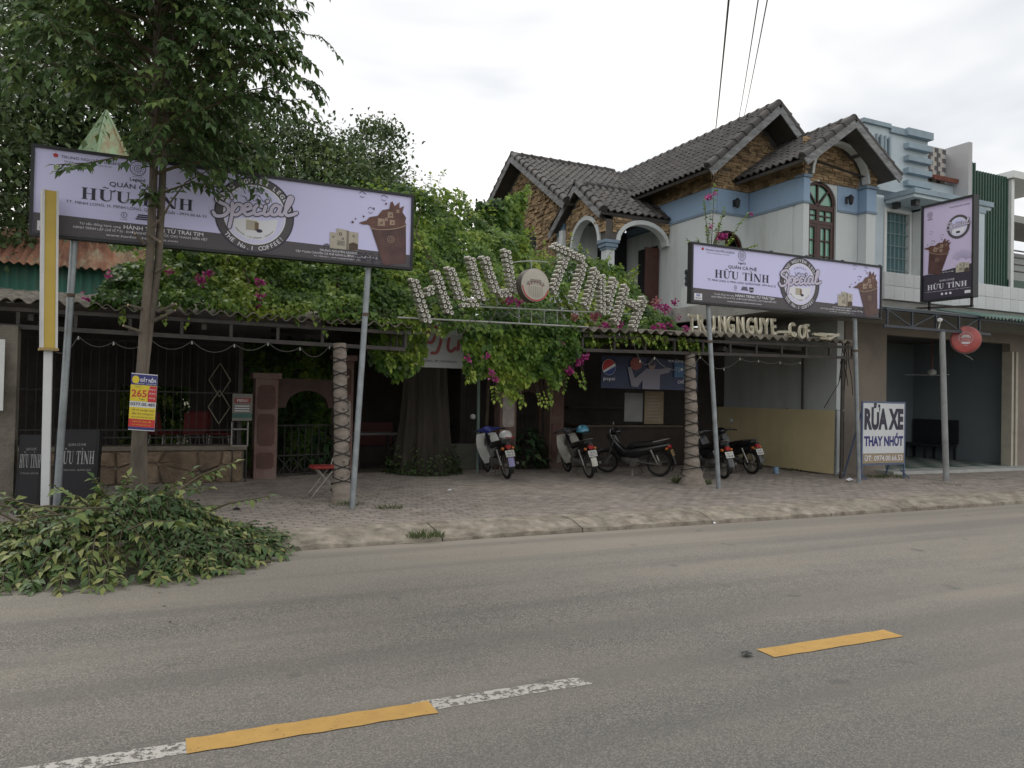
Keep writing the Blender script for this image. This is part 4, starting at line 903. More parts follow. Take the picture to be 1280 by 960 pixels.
MB().tube([(at(597, 575, 14).x, 14.0, .12), (at(597, 575, 14).x-.02, 14.0, 2.9)], .032, 10).build('shaft', M('pale_green_paint', (.16, .22, .19), .6, .15, 4), g_)
# counter / shelves in the dark right-hand side
ct = thing('counter', 'dark wooden counter with shelves at the back of the cafe', 'counter', (9.5, 15.2, .12)); cm_ = M('dark_wood', (.04, .027, .02), .6, .3, 4)
MB().box(8.6, 11.4, 14.7, 15.4, .10, 1.0).build('body', cm_, ct); MB().box(8.5, 11.5, 14.6, 15.45, 1.002, 1.05).build('top', M('counter_top', (.10, .075, .05), .4, .2, 4), ct); MB().box(8.6, 11.4, 15.35, 15.55, 1.4, 1.44).build('shelf', cm_, ct)
# shed with rusty roof behind, far left; green rusty pyramid roof
sh = thing('tin_shed', 'shed with teal corrugated wall and rusty roof behind the left cafe wing', 'shed', (-2, 17.6, 2.6))
teal = M('teal_sheet', (.06, .20, .15), .7, .2, 2, dirt=(.16, .13, .09), dscale=2.5, damt=.75, stretch=(1, 1, .4)); rust = M('rusty_sheet', (.15, .052, .03), .85, .4, 2.5, .2, 40, c2=(.22, .10, .055), dirt=(.33, .31, .20), dscale=1.6, damt=.8, stretch=(1.6, .35, .35))
zc_ = at(60, 335, 17.6).z; K = 17.6/15
for i in range(6):
    x0 = (-4.2+i*.8)*K; q = MB(); q.grid(lambda u, v: (x0+.8*K*u, 17.65+.025*math.sin(u*2*math.pi*6), 2.4+(zc_+.16-2.4)*v), 48, 1); q.build('wall_sheet', teal, sh, smooth=True)
rp_ = [at(-60, 342, 14.7), at(128, 342, 14.7), at(150, 300, 17), at(35, 286, 17), at(-60, 286, 17)]
for i in range(6):
    x0 = -4.3*K+i*.78*K
    def f(u, v):
        x_ = x0+.8*K*u; k = max(0, min(1, (x_+2.9)/1.0)) if False else 1
        return (x_-.25*v*(1 if x_ > -1.7 else 0), 17.3+2.6*v, zc_+.02+1.1*v*min(1, (x_+5.4)/1.9)+.025*math.sin(u*2*math.pi*6))
    q = MB(); q.grid(f, 40, 4, thick=(0, 0, -.01)); q.build('roof_sheet', rust, sh, smooth=True)
tw_ = thing('tower_roof', 'pointed green and rust painted tin roof showing above the large billboard', 'roof', (-1.2, 20.4, 6)); ap = at(133, 138, 20.4)
gs = M('flaking_green_tin', (.30, .42, .26), .8, .2, 2, dirt=(.30, .13, .07), dscale=1.1, damt=.9, stretch=(3, 3, .3))
base = [Vector((ap.x+1.25*math.cos(R(a)), 20.4+1.25*math.sin(R(a)), ap.z-2.4)) for a in (20, 80, 140, 200, 260, 320)]
for i in range(6):
    a, b = base[i], base[(i+1) % 6]; MB().prism([a, b, ap], (ap-(a+b)/2).cross(b-a).normalized()*.02).build('roof_panel', gs, tw_)
    if i < 6: MB().bar(a, ap, .05).build('hip_strip', gs, tw_)
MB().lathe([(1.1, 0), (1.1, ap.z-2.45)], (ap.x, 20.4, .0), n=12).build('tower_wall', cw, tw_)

# ------------------------------------------------------------------ billboards and signs
lav = M('lavender_print', (.66, .65, .95), .45, .04, .6, .12, 2.2); band = M('grey_brown_print', (.085, .075, .085), .5, .05, 1); ink = M('dark_ink', (.03, .025, .05), .5, .1, 5)
pw = M('white_print', (.78, .78, .84), .5, .04, 3); cof = M('coffee_print', (.075, .032, .030), .45, .3, 6, c2=(.10, .045, .04)); cof2 = M('coffee_splash_print', (.12, .050, .038), .45, .35, 8); icep = M('ice_print', (.34, .25, .18), .45, .25, 9)
cart = M('carton_print', (.46, .42, .34), .5, .1, 6); blackf = M('black_frame', (.012, .013, .016), .5, .2, 4); lilac = M('lilac_print', (.60, .55, .70), .5, .04, 2); redp = M('red_print', (.45, .03, .03), .5, .1, 4); shade_p = M('pale_shadow_print', (.37, .35, .50), .5, .05, 2)
SCRIPT = [   # the hand-lettered word, strokes in a unit of letter height
    [(.62, .92), (.50, 1.06), (.22, 1.02), (.08, .86), (.22, .72), (.48, .60), (.56, .40), (.40, .22), (.14, .20), (.02, .34)],
    [(.66, .72), (.70, .30), (.66, -.22)], [(.70, .42), (.84, .66), (1.02, .62), (1.02, .40), (.86, .26), (.72, .30)],
    [(1.12, .46), (1.34, .54), (1.30, .68), (1.16, .66), (1.10, .44), (1.24, .28), (1.44, .36)],
    [(1.74, .62), (1.60, .68), (1.48, .50), (1.56, .30), (1.78, .36)],
    [(1.90, .64), (1.86, .36), (1.98, .30), (2.06, .38)], [(1.93, .82), (1.95, .85)],
    [(2.42, .62), (2.26, .70), (2.12, .52), (2.18, .32), (2.36, .36), (2.46, .66), (2.44, .36), (2.56, .32)],
    [(2.62, .40), (2.82, .80), (2.86, 1.02), (2.74, 1.0), (2.66, .60), (2.72, .32), (2.94, .34), (3.10, .42)]]
def emblem(pr, x, y, s, full=True, kb=2):
    """round coffee seal with the hand-lettered word across it; s = outer radius"""
    pr.disc('seal_print', band, x, y, s, k=kb); pr.ring('seal_print', ink, x, y, s*.985, s*1.02, k=kb+.4)
    pr.disc('seal_print', pw, x, y, s*.80, k=kb+1); pr.disc('seal_print', lav, x, y, s*.765, k=kb+1.5); pr.ring('seal_print', pw, x, y, s*.70, s*.715, k=kb+2)
    pr.poly('seal_print', pw, [(x-s*.60, y-s*.18), (x-.2*s, y-.10*s), (x+.2*s, y-.14*s), (x+s*.60, y-s*.06), (x+.52*s, y-.45*s), (x+.2*s, y-.66*s), (x-.2*s, y-.66*s), (x-.5*s, y-.48*s)], kb+1.8)
    if full:
        pr.arc_text('lettering', pw, 'TRUNG NGUYÊN LEGEND', x, y, s*.845, 90, 150, s*.11, k=kb+2, bold=.02); pr.arc_text('lettering', pw, 'THE No.1 COFFEE!', x, y, s*.845, 270, 100, s*.11, k=kb+2, inside=True)
        pr.arc_text('lettering', ink, 'ENERGY', x, y, s*.60, 90, 50, s*.07, k=kb+2.5); pr.arc_text('lettering', ink, 'ENERGIZING - LIFE CHANGING - SUCCESSFUL', x, y, s*.60, 270, 100, s*.035, k=kb+2.5, inside=True)
        pr.stroke('script_lettering', ink, [(x-.26*s, y+.44*s), (x-.20*s, y+.34*s), (x-.12*s, y+.42*s)], s*.022, kb+2.5, 3); pr.text('script_lettering', ink, 'Ramo', x+.08*s, y+.36*s, s*.10, w=s*.42, shear=.35, k=kb+2.5)
        pr.rect('seal_print', cart, x-.22*s, y-.42*s, x+.06*s, y-.16*s, kb+2.6); pr.rect('seal_print', M('carton_shadow', (.20, .13, .08), .5, .2, 6), x+.0*s, y-.42*s, x+.10*s, y-.20*s, kb+2.9); pr.disc('seal_print', ink, x+.12*s, y-.42*s, .08*s, .05*s, k=kb+3.2, n=12)
    u = s*.80; ox, oy = x-1.57*u*.86, y-.36*u
    for i, st in enumerate(SCRIPT):
        P2 = [(ox+a*u*.86+b*u*.08, oy+b*u*.86+a*.07*u) for a, b in st]; pr.stroke('script_outline', ink, P2, s*.135, kb+4+.8*i*.1, 5)
    for i, st in enumerate(SCRIPT):
        P2 = [(ox+a*u*.86+b*u*.08, oy+b*u*.86+a*.07*u) for a, b in st]; pr.stroke('script_lettering', lilac, P2, s*.088, kb+6+.8*i*.1, 5)
def coffee_cup(pr, x, y, h, tilt, kb=2):
    """glass of iced coffee splashing over; x, y at the middle of the base"""
    ca, sa = math.cos(tilt), math.sin(tilt); T = lambda a, b: (x+(a*ca-b*sa)*h, y+(a*sa+b*ca)*h)
    pr.poly('coffee_print', cof, [T(-.20, 0), T(.20, 0), T(.31, .66), T(-.31, .66)], kb)
    E = [T(.31*math.cos(t), .66+.06*math.sin(t)) for t in [2*math.pi*i/24 for i in range(24)]]; pr.poly('coffee_print', cof2, E, kb+.5)
    pr.stroke('coffee_print', icep, [T(.315*math.cos(t), .655+.065*math.sin(t)) for t in [math.pi+math.pi*i/10 for i in range(11)]], h*.015, kb+1, 2)
    pr.poly('coffee_print', cof2, [T(-.29, .66), T(-.35, .70), T(-.44, .71), T(-.50, .74), T(-.43, .755), T(-.36, .77), T(-.30, .82), T(-.16, .83), T(-.06, .92), T(.06, .93), T(.10, 1.04), T(.14, 1.05), T(.16, .97), T(.26, 1.03), T(.24, .93), T(.33, .96), T(.28, .86), T(.33, .76), T(.29, .66), T(.1, .61), T(-.15, .61)], kb+1.5)
    for a, b, s_ in ((-.60, .76, .02), (-.54, .81, .013), (-.40, .84, .016), (-.2, .96, .014), (.02, 1.02, .018)): pr.disc('coffee_print', cof2, *T(a, b), s_*h, k=kb+1.5, n=9)
    for a, b, s_ in ((-.12, .72, .07), (.06, .83, .055), (.07, .70, .05), (-.02, .76, .03), (.20, .88, .03)):
        pr.poly('coffee_print', icep, [T(a-s_, b-s_*.8), T(a+s_*.8, b-s_), T(a+s_, b+s_*.7), T(a-s_*.6, b+s_)], kb+2); pr.poly('coffee_print', cof2, [T(a-s_*.4, b-s_*.3), T(a+s_*.4, b-s_*.4), T(a+s_*.4, b+s_*.3)], kb+2.4)
    for a, b in ((-.26, .93), (.0, 1.12), (-.36, 1.2)):
        q = [T(a+.05*math.cos(t)*(1+.3*math.cos(3*t)), b+.05*math.sin(t)) for t in [2*math.pi*i/7 for i in range(8)]]; pr.stroke('ice_print', ink, q[:4], h*.008, kb+1, 2); pr.stroke('ice_print', ink, q[4:7], h*.008, kb+1, 2)
    pr.ring('coffee_print', icep, *T(.0, .42), h*.05, h*.06, k=kb+1, n=20); pr.ring('coffee_print', icep, *T(.0, .42), h*.02, h*.028, k=kb+1, n=12)
def cartons(pr, x, y, h, kb=2):
    gry = M('carton_side', (.22, .19, .15), .5, .2, 6)
    for a, w_, hh, m_ in ((0, .34, .78, cart), (.30, .50, .98, cart), (.80, .12, .94, gry), (.92, .46, .90, cart)):
        pr.poly('carton_print', m_, [(x+a*h, y), (x+(a+w_)*h, y-.02*h), (x+(a+w_)*h, y+(hh-.03)*h), (x+a*h, y+hh*h)], kb+a)
    for a, b, r_ in ((.16, .55, .05), (.5, .72, .08), (.62, .5, .06), (1.15, .68, .06)): pr.ring('carton_print', ink, x+a*h, y+b*h, r_*h*.6, r_*h, k=kb+2, n=12)
    pr.poly('carton_print', M('bean_print', (.08, .05, .035), .5, .3, 20), [(x+.93*h, y), (x+1.37*h, y), (x+1.37*h, y+.3*h), (x+1.15*h, y+.38*h), (x+.93*h, y+.3*h)], kb+2)
    for i in range(4): pr.rect('carton_print', ink, x+.36*h, y+(.18+.06*i)*h, x+.72*h, y+(.20+.06*i)*h, kb+2)
    for i in range(3): pr.stroke('carton_print', ink, [(x-.3*h, y+(.02+.06*i)*h), (x-.12*h, y+(.12+.03*i)*h), (x+.0*h, y+(.0+.07*i)*h)], .02*h, kb+1, 3)
def legend_logo(pr, x, y, s, kb=1, name=True):
    pr.ring('logo_print', ink, x, y+s*.9, s*.78, s*.86, k=kb, n=28); pr.ring('logo_print', ink, x, y+s*.9, s*.35, s*.42, k=kb, n=20); pr.ring('logo_print', ink, x, y+s*.9, s*.12, s*.18, k=kb, n=12)
    for i in range(12): a = R(30*i); pr.disc('logo_print', ink, x+.58*s*math.cos(a), y+s*.9+.58*s*math.sin(a), s*.06, k=kb, n=6)
    if name: pr.text('lettering', ink, 'TRUNG NGUYÊN', x, y-s*.13, s*.10, k=kb); pr.text('lettering', ink, 'Legend', x, y-s*.62, s*.40, bold=.012, k=kb)
def coffee_billboard(name, label, a, b, zb, H, bases, tilt_off=0):
    """long landscape billboard: a, b = ground points under its face ends; bases = pole feet"""
    a, b = Vector(a), Vector(b); rdir = (b-a).normalized(); W = (b-a).length; n = Vector((rdir.y, -rdir.x, 0)); o = Vector((a.x, a.y, zb))
    t = thing(name, label, 'billboard', tuple(bases[0])); up = Vector((0, 0, 1)); c = o+rdir*W/2+up*H/2
    MB().obox(c-n*.03, rdir*(W/2-.012), n*.028, up*(H/2-.012)).build('panel', lav, t)
    for s_ in (0, 1): MB().obox(o+rdir*W/2+up*(H*s_)-n*.035, rdir*(W/2+.02), n*.06, up*.016).build('frame', blackf, t)
    for s_ in (0, 1): MB().obox(o+rdir*(W*s_)+up*H/2-n*.035, rdir*.0169, n*.058, up*(H/2-.016)).build('frame', blackf, t)
    MB().obox(c-n*.075, rdir*(W/2-.02), n*.012, up*(H/2-.02)).build('back_panel', blackf, t)
    pr = Print(o, rdir, up, n); S = W/4.4; X = lambda v: v*S; e_ = .021
    pr.poly('band_print', band, [(e_, e_), (W-e_, e_), (W-e_, H*.19), (W*.55, H*.215), (W*.25, H*.235), (e_, H*.25)], 1)
    pr.rect('band_print', pw, X(.06), H*.05, X(.22), H*.16, 2); pr.text('lettering', ink, 'VIETNAM', X(.14), H*.065, H*.03, w=X(.12), k=3); pr.rect('band_print', M('flag_print', (.30, .32, .55), .5, .1, 5), X(.10), H*.11, X(.18), H*.15, 3)
    pr.text('lettering', ink, 'TRUNG NGUYÊN LEGEND', X(.27), H*.90, H*.032, w=X(.62), align='L', k=1); pr.text('lettering', ink, 'Tập đoàn cà phê năng lượng - Cà phê đổi đời', X(.30), H*.86, H*.016, w=X(.48), align='L', k=1); pr.poly('logo_print', redp, [(X(.20), H*.90), (X(.235), H*.90), (X(.245), H*.93), (X(.2175), H*.95), (X(.19), H*.93)], 1)
    legend_logo(pr, X(1.05), H*.80, H*.10)
    pr.text('lettering', ink, 'QUÁN CÀ PHÊ', X(1.07), H*.645, H*.052, w=X(.62), bold=.012, k=1)
    pr.serif('lettering', ink, 'HỮU TÌNH', X(1.07), H*.46, H*.135, X(1.20), 1)
    pr.text('lettering', ink, 'TT. MINH LONG, H. MINH LONG, QUẢNG NGÃI - 0974 00 66 53', X(1.07), H*.395, H*.034, w=X(1.48), k=1)
    for i, xx in enumerate((.92, 1.12, 1.27)):
        if i == 0: pr.ring('logo_print', ink, X(xx), H*.325, H*.028, H*.034, k=1, n=20); pr.text('lettering', ink, 'E', X(xx), H*.31, H*.03, k=1); pr.text('lettering', ink, 'E-COFFEE', X(xx), H*.268, H*.012, k=1)
        elif i == 1:
            for j in range(3): pr.rect('logo_print', ink, X(xx-.055-.012*j), H*(.335-.024*j), X(xx+.055+.012*j), H*(.352-.024*j), 1)
        else: pr.poly('logo_print', ink, [(X(xx-.05), H*.35), (X(xx-.04), H*.275), (X(xx), H*.26), (X(xx+.04), H*.275), (X(xx+.05), H*.35)], 1); pr.rect('logo_print', pw, X(xx-.03), H*.30, X(xx+.03), H*.312, 2)
    pr.text('lettering', pw, 'Tư vấn đồng hành cùng', X(.47), H*.165, H*.025, w=X(.42), align='L', k=2); pr.text('lettering', pw, 'HÀNH TRÌNH TỪ TRÁI TIM', X(.92), H*.163, H*.044, w=X(.86), align='L', bold=.01, k=2)
    pr.text('lettering', pw, 'HÀNH TRÌNH LẬP CHÍ VĨ ĐẠI - KHỞI NGHIỆP KIẾN QUỐC CHO THANH NIÊN VIỆT', X(1.12), H*.115, H*.027, w=X(1.42), k=2); pr.text('lettering', pw, 'www.hanhtrinhtutraitim.com', X(1.12), H*.06, H*.026, w=X(.76), k=2)
    emblem(pr, X(2.37), H*.50, H*.47, kb=2)
    cartons(pr, X(3.30), H*.18, H*.27, kb=3)
    pr.text('lettering', pw, 'TRUNG NGUYÊN LEGEND', X(3.42), H*.128, H*.026, w=X(.50), k=2); pr.text('lettering', pw, 'TẬP ĐOÀN CHUYÊN CÀ PHÊ NĂNG LƯỢNG - CÀ PHÊ ĐỔI ĐỜI', X(3.40), H*.085, H*.026, w=X(1.06), k=2); pr.text('lettering', pw, 'Tel: 1900 6011 - www.trungnguyenlegend.com', X(3.40), H*.05, H*.016, w=X(.6), k=2)
    for i in range(60): pr.disc('bean_print', ink, X(3.62+.40*rnd.random()), H*(.03+.13*rnd.random()), H*.014, H*.009, k=2.5+i*.03, n=7)
    coffee_cup(pr, X(4.17), H*.045, H*.80, R(11), kb=4)
    pr.flush(t)
    for (bs, tp) in zip(bases, [o+rdir*(X(.42))-n*.05, o+rdir*(W-X(.55))-n*.05]):
        p_ = MB(); p_.tube([Vector(bs)-Vector((0, 0, .05)), Vector((tp.x, tp.y, zb+.15))-n*.06], .04, 14); p_.build('pole', galv, t); q = MB(); m_ = Vector(bs).lerp(Vector((tp.x, tp.y, zb))-n*.05, .8); q.lathe([(.044, -.02), (.044, .02)], m_, n=14); q.build('clamp', M('rust_clamp', (.10, .07, .05), .8, .3, 8), t)
    return t
coffee_billboard('billboard', 'long lavender coffee billboard on two poles, behind the street tree', (-1.28, 10.0, 0), (3.12, 10.0, 0), 3.34, .99, [(-.97, 10.12, .12), (2.42, 10.12, .12)])
coffee_billboard('billboard', 'long lavender coffee billboard on two poles, in front of the tiled house', (8.13, 10.4, 0), (12.63, 10.4, 0), 3.285, 1.0, [(8.87, 10.5, .12), (12.38, 10.62, .12)])
# upright billboard on the awning, facing along the road
t = thing('billboard', 'upright lavender and black coffee billboard standing on the shop awning', 'billboard', (14.6, 10.5, 3.7))
W, H, o = 1.10, 1.99, Vector((14.6, 11.0, 3.82)); rd = Vector((.02, -1.1, 0)).normalized(); n = Vector((rd.y, -rd.x, 0)); up = Vector((0, 0, 1)); c = o+rd*W/2+up*H/2
MB().obox(c-n*.04, rd*(W/2-.012), n*.038, up*(H/2-.012)).build('panel', M('pinkish_lavender_print', (.62, .54, .76), .5, .03, .6), t)
[MB().obox(o+rd*W/2+up*(H*s_)-n*.05, rd*(W/2+.02), n*.085, up*.02).build('frame', blackf, t) for s_ in (0, 1)]; [MB().obox(o+rd*(W*s_)+up*H/2-n*.05, rd*.0199, n*.083, up*(H/2-.02)).build('frame', blackf, t) for s_ in (0, 1)]
pr = Print(o, rd, up, n); pb = M('violet_black_print', (.040, .032, .052), .5, .1, 2)
pr.poly('band_print', pb, [(.021, .021), (W-.021, .021), (W-.021, H*.33), (W*.55, H*.30), (.021, H*.27)], 1)
legend_logo(pr, .16, H*.87, .07); pr.text('lettering', ink, 'TRUNG NGUYÊN LEGEND', .80, H*.925, .025, w=.42, k=1)
emblem(pr, .78, H*.72, .235, False); pr.text('lettering', ink, 'Ramo', .78, H*.76, .03, k=5); pr.rect('seal_print', ink, .74, H*.655, .82, H*.675, 6)
for i in range(13):
    a = R(20+11*i); pr.stroke('ray_print', shade_p, [(.86+.08*math.cos(a), H*.36+.08*math.sin(a)), (.86+.24*math.cos(a), H*.36+.24*math.sin(a))], .012, 1.5, 0, taper=True)
coffee_cup(pr, .27, H*.27, .70, R(-12), kb=3); cartons(pr, .74, H*.255, .20, kb=3)
pr.text('lettering', pw, 'QUÁN CÀ PHÊ', W*.5, H*.185, .034, w=.32, k=2); pr.serif('lettering', pw, 'HỮU TÌNH', W*.5, H*.11, .105, .86, 2); pr.text('lettering', pw, 'TT. MINH LONG, H. MINH LONG, QUẢNG NGÃI - 0974 00 66 53', W*.5, H*.085, .016, w=.98, k=2)
pr.text('lettering', pw, 'CÀ PHÊ ĐỔI ĐỜI', .45, H*.27, .016, w=.5, k=2.2)
for i, xx in enumerate((.45, .54, .63)): pr.disc('logo_print', pw, xx, H*.055, .026, k=2, n=12)
pr.rect('band_print', pw, .93, H*.035, 1.05, H*.065, 2); pr.flush(t)
for y_ in (9.98, 10.9): MB().bar((14.7, y_, 3.62), (14.7, y_, 5.7), .04).build('post', rust_steel, t)
MB().bar((14.7, 9.95, 3.63), (14.7, 11.2, 3.70), .04).build('foot', rust_steel, t)
# narrow yellow-faced sign on a white post
ps = thing('sign_post', 'white post carrying a narrow upright box with a yellow face, left of the street tree', 'sign post', (-1.06, 9.8, .12))
Q0, Q1, Q2 = at(56, 652, 9.8), at(62, 240, 9.8), at(60.5, 435, 9.8); vw = Vector((-1.06, 9.8, 0)); fd = Vector((-vw.x*.2, -1, 0)).normalized(); sdv = Vector((-fd.y, fd.x, 0))
MB().bar((Q0.x, 9.8, .07), (Q2.x, 9.8, Q2.z), .08, .08).build('post', M('white_post', (.62, .63, .64), .5, .06, 4), ps)
PC = (Q1+Q2)/2; HH = (Q1.z-Q2.z)/2
MB().obox(PC, sdv*.054, fd*.09, (Q1-Q2)/2).build('box', M('yellow_face', (.52, .37, .07), .55, .12, 2), ps)
for s_ in (-1, 1): MB().obox(PC+sdv*(.066*s_), sdv*.0115, fd*.102, (Q1-Q2)*.503).build('edge_strip', M('white_trim', (.6, .6, .6), .5, .1, 6), ps)
MB().obox(Q2-Vector((0, 0, .016)), sdv*.088, fd*.11, (0, 0, .014)).build('base_cap', M('ochre_cap', (.35, .25, .10), .7, .2, 6), ps)
# wash / oil sign
RX0, RX1, RZ0, RZ1, RY = at(1078, 540, 10.95).x, at(1131, 540, 10.95).x, at(1105, 580, 10.95).z, at(1105, 503, 10.95).z, 10.95
rs = thing('standing_sign', 'white standing sign for motorbike washing in a thin blue frame by the kerb', 'sign', (RX0, RY, .12)); bf = M('blue_frame', (.10, .14, .24), .5, .15, 5)
MB().box(RX0+.02, RX1-.02, RY, RY+.02, RZ0+.02, RZ1-.02).build('panel', M('sign_white', (.66, .68, .70), .5, .05, 1, dirt=(.5, .5, .5), dscale=2, damt=.5), rs)
pr = Print((RX0, RY, RZ0), (1, 0, 0), (0, 0, 1), (0, -1, 0)); w_, h_ = RX1-RX0, RZ1-RZ0
pr.text('lettering', ink, 'RỬA XE', w_/2, h_*.58, h_*.30, w=w_*.92, bold=.055, k=2); pr.text('lettering', M('navy_print', (.03, .03, .18), .5, .05, 3), 'THAY NHỚT', w_/2, h_*.30, h_*.145, w=w_*.92, bold=.045, k=2)
pr.rect('strip_print', M('tan_print', (.33, .26, .17), .55, .06, 3), .021, .021, w_-.021, h_*.175, 1); pr.text('lettering', pw, 'ĐT: 0974.00.66.53', w_/2, h_*.055, h_*.085, w=w_*.90, bold=.012, k=2); pr.flush(rs)
for a, b in (((RX0, RY+.01, RZ0), (RX1, RY+.01, RZ0)), ((RX0, RY+.01, RZ1), (RX1, RY+.01, RZ1))): MB().bar(a, b, .03, .03).build('frame', bf, rs)
for x_ in (RX0, RX1): MB().bar((x_, RY+.011, .12), (x_, RY+.011, RZ1+.014), .028, .028).build('leg', bf, rs); MB().bar((x_, RY+.45, .13), (x_, RY+.03, RZ1-.2), .024, .024).build('back_leg', bf, rs); MB().bar((x_, RY-.12, .14), (x_, RY+.1, .3), .02).build('foot_brace', bf, rs)
# round red lightbox hanging from the truss
rc = at(1207, 425, 10.42); n = Vector((-.80, -.60, 0)); sd_ = Vector((-n.y, n.x, 0))*-1
rr = thing('hanging_sign', 'round red lightbox sign hanging from the awning truss', 'sign', tuple(rc)); RR = .285
redm = M('red_acrylic', (.33, .035, .03), .3, .3, 3, c2=(.42, .09, .08), spec=.6)
q = MB(); q.lathe([(RR*.97, -.09), (RR, -.085), (RR, .075), (RR*.985, .085)], rc, n, 40); q.build('case', M('case_grey', (.22, .12, .12), .4, .15, 4), rr)
q = MB(); q.lathe([(RR*.95, .0), (RR*.9, .028), (RR*.6, .042), (RR*.2, .048)], rc+n*.086, n, 40); q.build('face', redm, rr)
pr = Print(rc+n*.138, Vector((-n.y, n.x, 0)) if Vector((-n.y, n.x, 0)).dot(rgt) > 0 else Vector((n.y, -n.x, 0)), (0, 0, 1), n); gp_ = M('silver_print', (.45, .42, .42), .4, .1, 4)
pr.ring('logo_print', gp_, 0, .03, .118, .126, k=1, n=32); pr.poly('logo_print', gp_, [(-.09, .03), (-.085, .06), (-.065, .065), (-.06, .09), (-.03, .10), (.03, .10), (.06, .09), (.065, .065), (.085, .06), (.09, .03), (0, .045)], 1.4); pr.poly('logo_print', M('rose_print', (.40, .16, .17), .4, .1, 4), [(-.09, .02), (0, .035), (.09, .02), (.08, -.04), (-.08, -.04)], 1.4)
for i in range(24): a = R(15*i); pr.rect('logo_print', gp_, .137*math.cos(a)-.003, .03+.137*math.sin(a)-.003, .137*math.cos(a)+.003, .03+.137*math.sin(a)+.003, 1)
pr.rect('logo_print', pw, -.07, -.085, .07, -.05, 1.6); pr.text('lettering', redp, 'TRUNG NGUYÊN', 0, -.075, .014, w=.12, k=2.4); pr.text('lettering', pw, 'COFFEE', 0, -.125, .014, k=1.6); pr.flush(rr)
q = MB(); q.tube([rc+Vector((0, 0, RR)), (rc.x, 10.42, 3.15)], .012, 6); q.build('hanger', blackf, rr); q = MB(); q.tube([rc+Vector((-.1, 0, -RR+.02)), rc+Vector((.02, -.02, -RR-.05)), rc+Vector((.12, -.02, -RR-.07)), rc+Vector((.2, -.02, -RR-.12))], .006, 5); q.build('loose_wire', M('grey_wire', (.3, .3, .3), .6, .1, 4), rr)
# land-sale poster tied to the tree
pc0, pc1 = at(164, 466, 9.42), at(188, 472, 9.40); pb0 = at(160, 537, 9.42); Wp, Hp = .27, pc0.z-pb0.z
po = thing('poster', 'yellow, red and blue land-sale poster tied to the street tree trunk', 'poster', tuple(pb0)); o = Vector((pb0.x, 9.42, pb0.z)); rd = Vector((.96, -.25, -.06)).normalized(); up = Vector((.03, 0, 1)).normalized(); n = rd.cross(up); n = n if n.y < 0 else -n
MB().obox(o+rd*Wp/2+up*Hp/2-n*.004, rd*Wp/2, n*.003, up*Hp/2).build('sheet', M('poster_white', (.62, .62, .64), .5, .05, 4), po)
navy, yel, rdp = M('poster_navy', (.03, .03, .16), .5, .08, 4), M('poster_yellow', (.65, .50, .03), .5, .06, 4), M('poster_red', (.50, .03, .03), .5, .08, 4)
pr = Print(o, rd, up, n); hP = Hp; pr.rect('band_print', navy, 0, hP*.80, Wp, hP*.985); pr.disc('logo_print', yel, Wp*.18, hP*.89, Wp*.14, Wp*.16, k=2, n=20); pr.text('lettering', pw, 'ĐẤT NỀN', Wp*.65, hP*.855, hP*.055, w=Wp*.60, bold=.02, k=2); pr.text('lettering', pw, 'MINH LONG - QUẢNG NGÃI', Wp*.58, hP*.815, hP*.018, w=Wp*.78, k=2)
pr.rect('band_print', yel, 0, hP*.51, Wp, hP*.798); pr.poly('band_print', rdp, [(Wp*.68, hP*.51), (Wp, hP*.51), (Wp, hP*.79), (Wp*.74, hP*.79), (Wp*.66, hP*.65)], 2); pr.text('lettering', rdp, '265', Wp*.34, hP*.59, hP*.12, w=Wp*.58, bold=.02, k=2); pr.text('lettering', ink, 'CHỈ TỪ', Wp*.28, hP*.755, hP*.02, k=2); pr.text('lettering', ink, 'Triệu', Wp*.45, hP*.535, hP*.028, k=2)
for i, s_ in enumerate(('Pháp lý', 'SỔ ĐỎ', 'trao tay')): pr.text('lettering', pw, s_, Wp*.84, hP*(.72-.075*i), hP*.025, w=Wp*.24, k=3)
pr.text('lettering', ink, '0377.05.485', Wp*.5, hP*.435, hP*.05, w=Wp*.94, bold=.02, k=1); pr.rect('band_print', yel, 0, hP*.20, Wp, hP*.405); pr.text('lettering', ink, 'Hỗ trợ vay ngân hàng', Wp*.52, hP*.345, hP*.03, w=Wp*.82, k=2); pr.text('lettering', ink, 'Gần chợ, trường học', Wp*.52, hP*.28, hP*.03, w=Wp*.82, k=2); pr.text('lettering', ink, 'Đường lớn, tiện kinh doanh', Wp*.52, hP*.225, hP*.02, w=Wp*.82, k=2)
pr.rect('band_print', rdp, 0, hP*.06, Wp, hP*.198); pr.text('lettering', yel, 'CAM KẾT SINH LỜI', Wp*.5, hP*.14, hP*.026, w=Wp*.7, k=2); pr.text('lettering', yel, 'Liên hệ ngay hôm nay', Wp*.5, hP*.09, hP*.02, w=Wp*.7, k=2); pr.rect('band_print', navy, 0, hP*.015, Wp, hP*.058); pr.flush(po)
